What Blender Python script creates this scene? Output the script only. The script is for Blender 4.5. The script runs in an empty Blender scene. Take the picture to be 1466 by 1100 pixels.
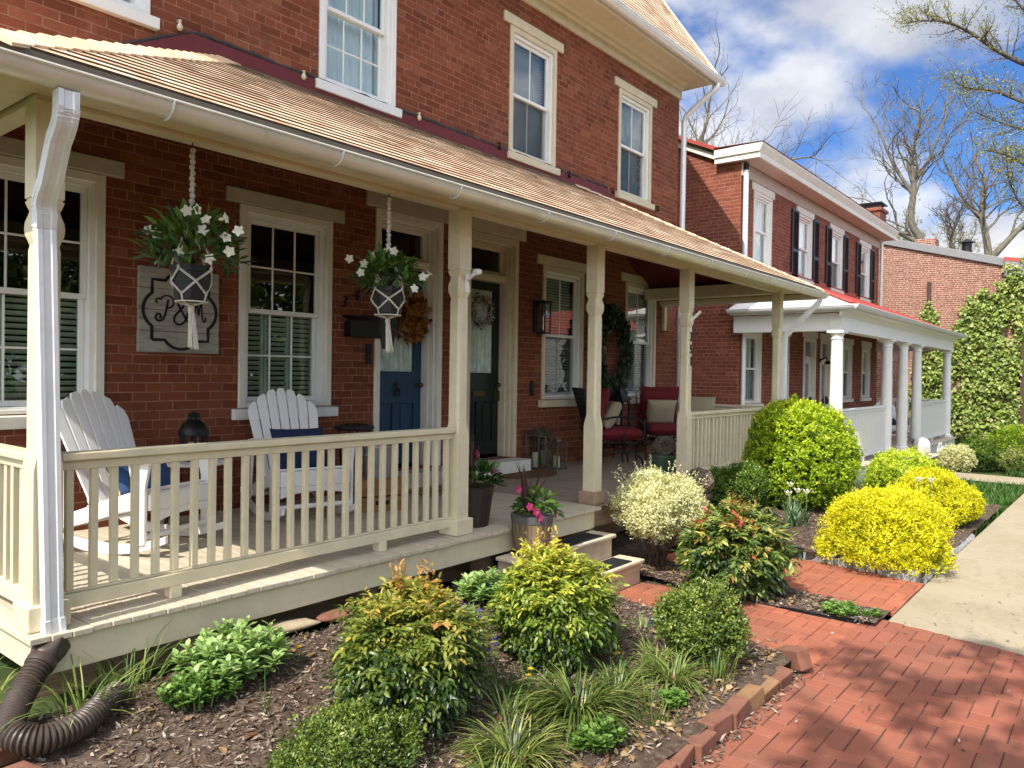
import bpy, math, random
import numpy as np
from mathutils import Vector, Matrix, noise
R = math.radians
PI = math.pi
random.seed(7)
rng = np.random.default_rng(11)
sc = bpy.context.scene
COL = sc.collection

# ------------------------------------------------------------------ scene objects
def tag(o, label=None, cat=None, group=None, kind=None):
    if label: o['label'] = label
    if cat: o['category'] = cat
    if group: o['group'] = group
    if kind: o['kind'] = kind
    return o

def thing(name, label, cat, loc=(0, 0, 0), rz=0, group=None):
    o = bpy.data.objects.new(name, None)
    COL.objects.link(o)
    o.location = loc
    o.rotation_euler = (0, 0, rz)
    o.empty_display_size = .1
    return tag(o, label, cat, group)

def children(o):
    return [c for c in bpy.data.objects if c.parent == o]

def copy_tree(o, parent=None):
    c = o.copy()
    COL.objects.link(c)
    c.parent = parent
    for ch in children(o):
        copy_tree(ch, c)
    return c

class MB:
    """collects faces and links them as one mesh object"""
    def __init__(s):
        s.v = []; s.f = []; s.m = []; s.cur = 0
    def add(s, vs, fs):
        b = len(s.v)
        s.v.extend([tuple(p) for p in vs])
        s.f.extend([tuple(i + b for i in f) for f in fs])
        s.m.extend([s.cur] * len(fs))
    def box(s, x0, x1, y0, y1, z0, z1):
        s.add([(x0, y0, z0), (x1, y0, z0), (x1, y1, z0), (x0, y1, z0), (x0, y0, z1), (x1, y0, z1), (x1, y1, z1), (x0, y1, z1)],
              [(0, 3, 2, 1), (4, 5, 6, 7), (0, 1, 5, 4), (1, 2, 6, 5), (2, 3, 7, 6), (3, 0, 4, 7)])
    def obox(s, c, size, M):
        h = Vector(size) * .5
        vs = [Vector(c) + M @ Vector((h.x * a, h.y * b, h.z * d)) for d in (-1, 1) for a, b in ((-1, -1), (1, -1), (1, 1), (-1, 1))]
        s.add(vs, [(0, 3, 2, 1), (4, 5, 6, 7), (0, 1, 5, 4), (1, 2, 6, 5), (2, 3, 7, 6), (3, 0, 4, 7)])
    def bar(s, a, b, w, h, up=(0, 0, 1)):
        a = Vector(a); b = Vector(b); d = b - a
        z = d.normalized(); x = z.cross(Vector(up))
        if x.length < 1e-4: x = z.cross(Vector((1, 0, 0)))
        x.normalize(); y = x.cross(z)
        M = Matrix((x, y, z)).transposed()
        s.obox((a + b) / 2, (w, h, d.length), M)
    def prism(s, poly, d0, d1, axis='y'):
        """poly in the plane across axis; axis x: (y,z), y: (x,z), z: (x,y)"""
        n = len(poly)
        def P(p, d):
            return (d, p[0], p[1]) if axis == 'x' else (p[0], d, p[1]) if axis == 'y' else (p[0], p[1], d)
        vs = [P(p, d0) for p in poly] + [P(p, d1) for p in poly]
        s.add(vs, [tuple(range(n))[::-1], tuple(range(n, 2 * n))] + [(i, (i + 1) % n, n + (i + 1) % n, n + i) for i in range(n)])
    def lathe(s, prof, c=(0, 0, 0), n=24, M=None):
        vs = []; fs = []
        for r, z in prof:
            for k in range(n):
                a = 2 * PI * k / n
                p = Vector((r * math.cos(a), r * math.sin(a), z))
                if M is not None: p = M @ p
                vs.append(p + Vector(c))
        for i in range(len(prof) - 1):
            for k in range(n):
                fs.append((i * n + k, i * n + (k + 1) % n, (i + 1) * n + (k + 1) % n, (i + 1) * n + k))
        if prof[0][0] > 1e-6: fs.append(tuple(range(n))[::-1])
        if prof[-1][0] > 1e-6: fs.append(tuple((len(prof) - 1) * n + k for k in range(n)))
        s.add(vs, fs)
    def tube(s, pts, r, n=8, cap=True, flat=None):
        """tube along points; r number or list"""
        P = [Vector(p) for p in pts]
        m = len(P)
        rr = r if isinstance(r, (list, tuple)) else [r] * m
        prev = None; vs = []; fs = []
        for i in range(m):
            t = (P[min(i + 1, m - 1)] - P[max(i - 1, 0)])
            t = t.normalized() if t.length > 1e-9 else Vector((0, 0, 1))
            if prev is None:
                a = t.cross(Vector((0, 0, 1)))
                if a.length < 1e-3: a = t.cross(Vector((1, 0, 0)))
            else:
                a = prev - t * prev.dot(t)
                if a.length < 1e-6: a = t.cross(Vector((1, 0, 0)))
            a.normalize(); prev = a; b = t.cross(a)
            for k in range(n):
                w = 2 * PI * k / n
                vs.append(P[i] + (a * math.cos(w) + b * math.sin(w) * (flat or 1)) * rr[i])
        for i in range(m - 1):
            for k in range(n):
                fs.append((i * n + k, i * n + (k + 1) % n, (i + 1) * n + (k + 1) % n, (i + 1) * n + k))
        if cap:
            fs.append(tuple(range(n))[::-1]); fs.append(tuple((m - 1) * n + k for k in range(n)))
        s.add(vs, fs)
    def loft(s, secs):
        """list of closed rings with equal counts"""
        n = len(secs[0]); vs = [p for q in secs for p in q]; fs = []
        for i in range(len(secs) - 1):
            for k in range(n):
                fs.append((i * n + k, i * n + (k + 1) % n, (i + 1) * n + (k + 1) % n, (i + 1) * n + k))
        fs.append(tuple(range(n))[::-1]); fs.append(tuple((len(secs) - 1) * n + k for k in range(n)))
        s.add(vs, fs)
    def ring(s, x0, x1, z0, z1, w, y0, y1, wt=None, wb=None):
        """rectangular picture frame in a wall plane"""
        wt = wt or w; wb = w if wb is None else wb
        s.box(x0, x0 + w, y0, y1, z0, z1)
        s.box(x1 - w, x1, y0, y1, z0, z1)
        s.box(x0 + w, x1 - w, y0, y1, z1 - wt, z1)
        if wb > 0: s.box(x0 + w, x1 - w, y0, y1, z0, z0 + wb)
    def build(s, name, mat, parent=None, smooth=None, bevel=0, M=None):
        me = bpy.data.meshes.new(name)
        vs = s.v if M is None else [tuple(M @ Vector(p)) for p in s.v]
        me.from_pydata(vs, [], s.f)
        mats = mat if isinstance(mat, (list, tuple)) else [mat]
        for m in mats: me.materials.append(m)
        if len(mats) > 1: me.polygons.foreach_set('material_index', s.m)
        box_uv(me)
        if smooth:
            me.polygons.foreach_set('use_smooth', [True] * len(me.polygons))
            me.set_sharp_from_angle(angle=R(smooth))
        me.update()
        o = bpy.data.objects.new(name, me)
        COL.objects.link(o)
        if parent: o.parent = parent
        if bevel:
            b = o.modifiers.new('edge', 'BEVEL'); b.width = bevel; b.segments = 2; b.limit_method = 'ANGLE'; b.angle_limit = R(50)
            b.harden_normals = False
        return o

def box_uv(me):
    n = len(me.loops)
    if n == 0: return
    co = np.empty(len(me.vertices) * 3); me.vertices.foreach_get('co', co); co = co.reshape(-1, 3)
    li = np.empty(n, dtype=np.int32); me.loops.foreach_get('vertex_index', li)
    nf = len(me.polygons)
    nor = np.empty(nf * 3); me.polygons.foreach_get('normal', nor); nor = np.abs(nor.reshape(-1, 3))
    lt = np.empty(nf, dtype=np.int32); me.polygons.foreach_get('loop_total', lt)
    ax = np.argmax(nor + np.array([0, 1e-3, 2e-3]), axis=1)
    axl = np.repeat(ax, lt)
    p = co[li]
    uv = np.empty((n, 2))
    for a, (i, j) in enumerate(((1, 2), (0, 2), (0, 1))):
        k = axl == a
        uv[k, 0] = p[k, i]; uv[k, 1] = p[k, j]
    l = me.uv_layers.new(name='UVMap')
    l.data.foreach_set('uv', uv.ravel())

# ------------------------------------------------------------------ materials
class NT:
    def __init__(s, name):
        s.mat = bpy.data.materials.new(name); s.mat.use_nodes = True
        s.t = s.mat.node_tree; s.t.nodes.clear()
        s.out = s.n('ShaderNodeOutputMaterial')
    def n(s, typ, **kw):
        nd = s.t.nodes.new(typ)
        for k, v in kw.items():
            if k.startswith('i_'):
                key = k[2:].replace('_', ' ')
                nd.inputs[int(key) if key.isdigit() else key].default_value = v
            else: setattr(nd, k, v)
        return nd
    def l(s, a, b): s.t.links.new(a, b)
    def uv(s): return s.n('ShaderNodeUVMap').outputs[0]
    def obj(s): return s.n('ShaderNodeTexCoord').outputs['Object']
    def noise(s, vec, scale, detail=4, rough=.55, dist=0):
        nd = s.n('ShaderNodeTexNoise'); nd.inputs['Scale'].default_value = scale; nd.inputs['Detail'].default_value = detail
        nd.inputs['Roughness'].default_value = rough; nd.inputs['Distortion'].default_value = dist
        if vec is not None: s.l(vec, nd.inputs['Vector'])
        return nd.outputs['Fac']
    def ramp(s, fac, stops, interp='LINEAR'):
        nd = s.n('ShaderNodeValToRGB'); cr = nd.color_ramp; cr.interpolation = interp
        while len(cr.elements) < len(stops): cr.elements.new(.5)
        for e, (p, c) in zip(cr.elements, stops):
            e.position = p; e.color = (*c, 1) if len(c) == 3 else c
        s.l(fac, nd.inputs[0]); return nd.outputs[0]
    def mix(s, fac, a, b, typ='MIX'):
        nd = s.n('ShaderNodeMix', data_type='RGBA', blend_type=typ)
        for sock, v in ((nd.inputs[0], fac), (nd.inputs[6], a), (nd.inputs[7], b)):
            if isinstance(v, (int, float)): sock.default_value = v
            elif isinstance(v, tuple): sock.default_value = (*v, 1) if len(v) == 3 else v
            else: s.l(v, sock)
        return nd.outputs[2]
    def math(s, op, a, b=0., c=None):
        nd = s.n('ShaderNodeMath', operation=op)
        for i, v in enumerate((a, b, c)):
            if v is None: continue
            if isinstance(v, (int, float)): nd.inputs[i].default_value = v
            else: s.l(v, nd.inputs[i])
        return nd.outputs[0]
    def bump(s, h, strength=.3, dist=.01, normal=None):
        nd = s.n('ShaderNodeBump'); nd.inputs['Strength'].default_value = strength; nd.inputs['Distance'].default_value = dist
        s.l(h, nd.inputs['Height'])
        if normal is not None: s.l(normal, nd.inputs['Normal'])
        return nd.outputs[0]
    def bsdf(s, col, rough=.5, normal=None, metal=0., spec=.5, **kw):
        nd = s.n('ShaderNodeBsdfPrincipled')
        for key, v in (('Base Color', col), ('Roughness', rough), ('Metallic', metal), ('Specular IOR Level', spec)):
            if isinstance(v, (int, float)): nd.inputs[key].default_value = v
            elif isinstance(v, tuple): nd.inputs[key].default_value = (*v, 1)
            else: s.l(v, nd.inputs[key])
        for k, v in kw.items(): nd.inputs[k.replace('_', ' ')].default_value = v
        if normal is not None: s.l(normal, nd.inputs['Normal'])
        return nd.outputs[0]
    def done(s, sh):
        s.l(sh, s.out.inputs[0]); return s.mat

def paint(name, col, rough=.5, var=.12, bump=.15, dirt=.0, dirtcol=(.12, .10, .07), scale=6, metal=0., spec=.4):
    t = NT(name); o = t.obj()
    n1 = t.noise(o, scale, 5, .6); n2 = t.noise(o, scale * 14, 4)
    a = tuple(c * (1 - var) for c in col); b = tuple(min(1, c * (1 + var * .6)) for c in col)
    c = t.ramp(n1, [(.3, a), (.7, b)])
    if dirt:
        m = t.noise(o, scale * .6, 8, .72, .4)
        k = t.ramp(m, [(.56, (0, 0, 0)), (.78, (dirt, dirt, dirt))])
        c = t.mix(k, c, dirtcol)
        ch = t.noise(o, scale * 6, 6, .7); ch2 = t.noise(o, scale * .9, 3)
        kc = t.math('MULTIPLY', t.math('GREATER_THAN', ch, .66), t.math('GREATER_THAN', ch2, .52))
        c = t.mix(t.math('MULTIPLY', kc, min(.6, dirt * 1.6)), c, dirtcol)
    nm = t.bump(n2, bump, .004)
    return t.done(t.bsdf(c, rough, nm, metal, spec))

def brick(name, cols, mortar, bw=.215, bh=.0735, ms=.009, wear=.25, bumpd=.006, stain=(.1, .05, .04), mvar=.4):
    t = NT(name); uv = t.uv(); o = t.obj()
    # uneven courses: warp the coordinates a little
    wn = t.n('ShaderNodeTexNoise'); wn.inputs['Scale'].default_value = 3.2; wn.inputs['Detail'].default_value = 3
    t.l(uv, wn.inputs['Vector'])
    wsub = t.n('ShaderNodeVectorMath', operation='SUBTRACT'); t.l(wn.outputs['Color'], wsub.inputs[0]); wsub.inputs[1].default_value = (.5, .5, .5)
    wsc = t.n('ShaderNodeVectorMath', operation='SCALE'); t.l(wsub.outputs[0], wsc.inputs[0]); wsc.inputs['Scale'].default_value = .014
    wad = t.n('ShaderNodeVectorMath', operation='ADD'); t.l(uv, wad.inputs[0]); t.l(wsc.outputs[0], wad.inputs[1])
    w2 = t.n('ShaderNodeTexNoise'); w2.inputs['Scale'].default_value = 45; w2.inputs['Detail'].default_value = 2
    t.l(uv, w2.inputs['Vector'])
    ws2 = t.n('ShaderNodeVectorMath', operation='SCALE'); t.l(w2.outputs['Color'], ws2.inputs[0]); ws2.inputs['Scale'].default_value = .006
    wa2 = t.n('ShaderNodeVectorMath', operation='ADD'); t.l(wad.outputs[0], wa2.inputs[0]); t.l(ws2.outputs[0], wa2.inputs[1])
    b = t.n('ShaderNodeTexBrick', offset=.5, squash=.5, squash_frequency=6)
    b.inputs['Scale'].default_value = 1; b.inputs['Brick Width'].default_value = bw; b.inputs['Row Height'].default_value = bh
    b.inputs['Mortar Size'].default_value = ms * .5; b.inputs['Mortar Smooth'].default_value = .35; b.inputs['Bias'].default_value = 0
    b.inputs['Color1'].default_value = (0, 0, 0, 1); b.inputs['Color2'].default_value = (1, 1, 1, 1); b.inputs['Mortar'].default_value = (.5, .5, .5, 1)
    t.l(wa2.outputs[0], b.inputs['Vector'])
    per = b.outputs['Color']; fac = b.outputs['Fac']
    k = len(cols) - 1
    c = t.ramp(per, [(i / k, q) for i, q in enumerate(cols)])
    fine = t.noise(o, 60, 5, .65)
    c = t.mix(t.ramp(fine, [(.35, (.0, .0, .0)), (.75, (.45, .45, .45))]), c, tuple(q * .62 for q in cols[0]))
    big = t.noise(o, .9, 5, .6)
    c = t.mix(t.ramp(big, [(.42, (0, 0, 0)), (.72, (wear, wear, wear))]), c, stain)
    pat = t.noise(o, 2.3, 6, .68, .5)
    c = t.mix(t.ramp(pat, [(.56, (0, 0, 0)), (.74, (.42, .42, .42))]), c, tuple(q * 1.25 + .04 for q in cols[-1]))
    pat2 = t.noise(o, .55, 4, .6)
    c = t.mix(t.ramp(pat2, [(.52, (0, 0, 0)), (.72, (.38, .38, .38))]), c, tuple(q * .5 for q in cols[0]))
    mn = t.noise(o, 6, 5)
    mc = t.ramp(mn, [(.3, tuple(q * (1 - mvar) for q in mortar)), (.7, tuple(min(1, q * (1 + mvar)) for q in mortar))])
    c = t.mix(fac, c, mc)
    # a few pale paint flecks
    fl = t.noise(o, 7.5, 2); fl2 = t.noise(o, 31, 2)
    fk = t.math('MULTIPLY', t.math('GREATER_THAN', fl, .66), t.math('GREATER_THAN', fl2, .66))
    c = t.mix(t.math('MULTIPLY', fk, .5), c, (.45, .36, .30))
    h = t.math('SUBTRACT', t.math('MULTIPLY', fine, .35), fac)
    h = t.math('ADD', h, t.math('MULTIPLY', per, .25))
    nm = t.bump(h, .8, bumpd)
    return t.done(t.bsdf(c, .88, nm, spec=.25))

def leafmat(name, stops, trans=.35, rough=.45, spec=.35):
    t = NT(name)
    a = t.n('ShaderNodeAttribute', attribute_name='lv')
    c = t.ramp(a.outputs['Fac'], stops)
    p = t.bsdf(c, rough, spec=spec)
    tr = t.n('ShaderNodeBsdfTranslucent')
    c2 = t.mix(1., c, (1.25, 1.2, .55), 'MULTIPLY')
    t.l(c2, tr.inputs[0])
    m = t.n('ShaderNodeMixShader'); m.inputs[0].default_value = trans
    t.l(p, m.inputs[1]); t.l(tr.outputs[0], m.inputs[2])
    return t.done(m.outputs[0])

def wood(name, cols, rough=.7, grain=(2, 40, 40), dirt=.3, dirtcol=(.05, .04, .03), bump=.25):
    t = NT(name); o = t.obj()
    mp = t.n('ShaderNodeMapping'); mp.inputs['Scale'].default_value = grain; t.l(o, mp.inputs[0])
    n = t.noise(mp.outputs[0], 1, 6, .6, .6)
    c = t.ramp(n, [(.25 + .5 * i / max(1, len(cols) - 1), q) for i, q in enumerate(cols)])
    n2 = t.noise(o, 3.5, 7, .7, .3)
    c = t.mix(t.ramp(n2, [(.5, (0, 0, 0)), (.75, (dirt, dirt, dirt))]), c, dirtcol)
    return t.done(t.bsdf(c, rough, t.bump(n, bump, .003), spec=.3))

def glass_mat(name, tint=(.9, .95, .95), refl=1.0):
    t = NT(name)
    fr = t.n('ShaderNodeFresnel'); fr.inputs[0].default_value = 1.5
    bf = t.n('ShaderNodeNewGeometry').outputs['Backfacing']
    f = t.math('MULTIPLY', t.math('MINIMUM', t.math('MULTIPLY', fr.outputs[0], 2.6 * refl), .85), t.math('SUBTRACT', 1., bf))
    g = t.n('ShaderNodeBsdfGlossy'); g.inputs['Roughness'].default_value = .01
    wn = t.noise(t.obj(), 1.7, 2); t.l(t.bump(wn, .06, .05), g.inputs['Normal'])
    tr = t.n('ShaderNodeBsdfTransparent'); tr.inputs[0].default_value = (*tint, 1)
    m = t.n('ShaderNodeMixShader'); t.l(f, m.inputs[0]); t.l(tr.outputs[0], m.inputs[1]); t.l(g.outputs[0], m.inputs[2])
    return t.done(m.outputs[0])

M = {}
M['brick_main'] = brick('red_brick', [(.145, .040, .019), (.24, .070, .032), (.19, .053, .025), (.30, .098, .050)], (.275, .135, .086), ms=.0115, wear=.3)
M['brick_near'] = brick('dark_red_brick', [(.17, .045, .027), (.27, .075, .043), (.21, .058, .036), (.33, .11, .065)], (.34, .18, .125), ms=.011, wear=.35)
M['brick_far'] = brick('pink_brick', [(.18, .07, .05), (.28, .11, .08), (.23, .09, .066), (.32, .145, .11)], (.55, .46, .35), bw=.21, bh=.068, ms=.014, wear=.15)
M['cream'] = paint('cream_paint', (.64, .565, .385), .5, .10, .3, .34, (.30, .25, .16))
M['cream_trim'] = paint('cream_trim_paint', (.62, .545, .385), .55, .10, .2, .26, (.3, .25, .17))
M['white'] = paint('white_trim_paint', (.72, .69, .61), .5, .08, .15, .28, (.35, .30, .22))
M['vinyl'] = paint('white_vinyl', (.78, .78, .75), .35, .03, .02)
M['chairwhite'] = paint('white_chair_paint', (.80, .79, .77), .4, .03, .04)
M['stone'] = paint('grey_stone_lintel', (.46, .42, .33), .85, .15, .5, .3, (.2, .18, .14))
M['gutter'] = paint('gutter_enamel', (.72, .69, .60), .33, .09, .05, .38, (.28, .25, .2), metal=.25, spec=.6)
M['spout'] = paint('white_aluminium', (.76, .77, .78), .35, .06, .04, .25, (.4, .33, .25), metal=.15, spec=.6)
M['darkred'] = paint('dark_red_paint', (.14, .018, .018), .55, .12, .1, .25, (.06, .02, .02))
M['tar'] = paint('roof_tar', (.045, .04, .045), .8, .4, 1.0, .5, (.2, .19, .18), scale=25)
M['glass'] = glass_mat('window_glass')
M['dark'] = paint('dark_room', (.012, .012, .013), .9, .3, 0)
M['blind'] = paint('window_blind', (.56, .60, .52), .6, .05, .05)
M['blindblue'] = paint('blue_grey_window_blind', (.62, .66, .68), .6, .05, .05)  # blind in its own blue-grey tone
M['shutter_in'] = paint('grey_green_shutter', (.44, .48, .38), .6, .06, .05)
M['curtain'] = paint('net_curtain', (.74, .78, .78), .8, .1, .3, scale=3)
M['black'] = paint('black_metal', (.012, .012, .013), .45, .2, .1, metal=.3)
M['iron'] = paint('bronze_iron', (.02, .017, .014), .5, .3, .2, metal=.4)
# ------------------------------------------------------------------ camera, sun, sky
YAW = math.atan2(883, 1100); PIT = R(.75); ROL = R(.88)
fw = Vector((math.cos(YAW), math.sin(YAW), 0)); rt = Vector((math.sin(YAW), -math.cos(YAW), 0)); up = Vector((0, 0, 1))
fw2 = fw * math.cos(PIT) - up * math.sin(PIT); up2 = up * math.cos(PIT) + fw * math.sin(PIT)
r3 = rt * math.cos(ROL) + up2 * math.sin(ROL); u3 = up2 * math.cos(ROL) - rt * math.sin(ROL)
cam = bpy.data.cameras.new('camera'); camo = bpy.data.objects.new('camera', cam); COL.objects.link(camo)
Mc = Matrix((r3, u3, -fw2)).transposed().to_4x4(); Mc.translation = Vector((0, 0, 1.8)); camo.matrix_world = Mc
cam.sensor_width = 36; cam.lens = 36 * 1100 / 1466; cam.clip_end = 600; cam.clip_start = .05
sc.camera = camo
SUN_EL = R(49); SUN_AZ = R(5)          # sun comes from -X, slightly from the street side
to_sun = Vector((-math.cos(SUN_AZ) * math.cos(SUN_EL), -math.sin(SUN_AZ) * math.cos(SUN_EL), math.sin(SUN_EL)))
sl = bpy.data.lights.new('sun', 'SUN'); sl.energy = 3.0; sl.angle = R(.55); sl.color = (1, .94, .84)
slo = bpy.data.objects.new('sun', sl); COL.objects.link(slo)
slo.rotation_euler = to_sun.to_track_quat('Z', 'Y').to_euler(); slo.location = (-10, -3, 15)

w = bpy.data.worlds.new('World'); sc.world = w; w.use_nodes = True
nt = w.node_tree; nt.nodes.clear()
def wn(t, **k):
    n = nt.nodes.new(t)
    for a, b in k.items(): setattr(n, a, b)
    return n
sky = wn('ShaderNodeTexSky', sky_type='NISHITA'); sky.sun_disc = False; sky.sun_elevation = SUN_EL
sky.sun_rotation = math.atan2(to_sun.x, to_sun.y); sky.air_density = 1.0; sky.dust_density = .3; sky.ozone_density = 2.0
tc = wn('ShaderNodeTexCoord'); sep = wn('ShaderNodeSeparateXYZ'); nt.links.new(tc.outputs['Generated'], sep.inputs[0])
def wm(op, a, b=0.):
    n = wn('ShaderNodeMath', operation=op)
    for i, v in enumerate((a, b)):
        if isinstance(v, (int, float)): n.inputs[i].default_value = v
        else: nt.links.new(v, n.inputs[i])
    return n.outputs[0]
zz = wm('ADD', wm('MAXIMUM', sep.outputs[2], 0.), .30)
cx_ = wm('DIVIDE', sep.outputs[0], zz); cy_ = wm('DIVIDE', sep.outputs[1], zz)
cmb = wn('ShaderNodeCombineXYZ'); nt.links.new(cx_, cmb.inputs[0]); nt.links.new(cy_, cmb.inputs[1])
CLOUD_OFF = (5.5, 9.9, 0.)
mp_ = wn('ShaderNodeMapping'); mp_.inputs['Location'].default_value = CLOUD_OFF; nt.links.new(cmb.outputs[0], mp_.inputs[0])
def wnoise(s, d, r, dist=0.):
    n = wn('ShaderNodeTexNoise'); n.inputs['Scale'].default_value = s; n.inputs['Detail'].default_value = d; n.inputs['Roughness'].default_value = r
    n.inputs['Distortion'].default_value = dist; nt.links.new(mp_.outputs[0], n.inputs['Vector']); return n.outputs['Fac']
def wramp(f, st):
    n = wn('ShaderNodeValToRGB')
    while len(n.color_ramp.elements) < len(st): n.color_ramp.elements.new(.5)
    for e, (p, c) in zip(n.color_ramp.elements, st): e.position = p; e.color = (c, c, c, 1) if isinstance(c, (int, float)) else (*c, 1)
    nt.links.new(f, n.inputs[0]); return n.outputs[0]
cover = wramp(wm('ADD', wnoise(1.25, 9, .52, .15), wm('MULTIPLY', wm('MAXIMUM', wm('SUBTRACT', sep.outputs[0], sep.outputs[1]), 0.), -.06)), [(.415, 0.), (.475, .75), (.56, 1.)])
shade = wramp(wnoise(2.6, 7, .55), [(.3, (4.3, 4.5, 5.0)), (.58, (9.8, 9.8, 9.8))])
tint = wn('ShaderNodeMix', data_type='RGBA', blend_type='MULTIPLY'); tint.inputs[0].default_value = 1
nt.links.new(sky.outputs[0], tint.inputs[6]); tint.inputs[7].default_value = (.20, .32, .50, 1)
# clouds brightened towards street and sun, an added lift for the shaded facades
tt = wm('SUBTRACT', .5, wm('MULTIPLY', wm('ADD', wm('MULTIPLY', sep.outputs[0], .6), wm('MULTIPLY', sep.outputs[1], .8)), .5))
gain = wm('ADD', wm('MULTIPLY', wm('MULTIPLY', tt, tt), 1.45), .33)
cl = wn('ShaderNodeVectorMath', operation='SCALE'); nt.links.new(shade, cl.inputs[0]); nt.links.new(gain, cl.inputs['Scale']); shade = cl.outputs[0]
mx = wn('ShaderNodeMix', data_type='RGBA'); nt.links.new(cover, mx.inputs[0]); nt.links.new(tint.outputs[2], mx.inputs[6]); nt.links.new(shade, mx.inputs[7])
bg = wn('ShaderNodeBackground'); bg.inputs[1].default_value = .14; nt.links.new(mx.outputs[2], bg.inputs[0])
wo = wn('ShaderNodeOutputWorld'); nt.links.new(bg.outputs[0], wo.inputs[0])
sc.view_settings.view_transform = 'Standard'; sc.view_settings.look = 'None'; sc.view_settings.exposure = 1.16; sc.view_settings.gamma = 1
sc.cycles.max_bounces = 8; sc.cycles.transparent_max_bounces = 16
# ------------------------------------------------------------------ building helpers
def wall_holes(mb, x0, x1, z0, z1, holes, y, depth=.14):
    """wall facing -Y at plane y with rectangular holes (x0,x1,z0,z1) and reveals"""
    xs = sorted({x0, x1, *[h[0] for h in holes], *[h[1] for h in holes]})
    zs = sorted({z0, z1, *[h[2] for h in holes], *[h[3] for h in holes]})
    xs = [x for x in xs if x0 <= x <= x1]; zs = [z for z in zs if z0 <= z <= z1]
    for a, b in zip(xs, xs[1:]):
        for c, d in zip(zs, zs[1:]):
            mx, mz = (a + b) / 2, (c + d) / 2
            if any(h[0] < mx < h[1] and h[2] < mz < h[3] for h in holes): continue
            mb.add([(a, y, c), (b, y, c), (b, y, d), (a, y, d)], [(0, 1, 2, 3)])
    for h in holes:
        a, b, c, d = h; e = y + depth
        mb.add([(a, y, c), (a, e, c), (a, e, d), (a, y, d)], [(0, 1, 2, 3)])
        mb.add([(b, y, c), (b, y, d), (b, e, d), (b, e, c)], [(0, 1, 2, 3)])
        mb.add([(a, y, c), (b, y, c), (b, e, c), (a, e, c)], [(0, 1, 2, 3)])
        mb.add([(a, y, d), (a, e, d), (b, e, d), (b, y, d)], [(0, 1, 2, 3)])

def screen_mat():
    t = NT('insect_screen')
    d = t.bsdf((.03, .032, .033), .7)
    tr = t.n('ShaderNodeBsdfTransparent'); m = t.n('ShaderNodeMixShader'); m.inputs[0].default_value = .42
    t.l(tr.outputs[0], m.inputs[1]); t.l(d, m.inputs[2]); return t.done(m.outputs[0])
M['screen'] = screen_mat()

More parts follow.
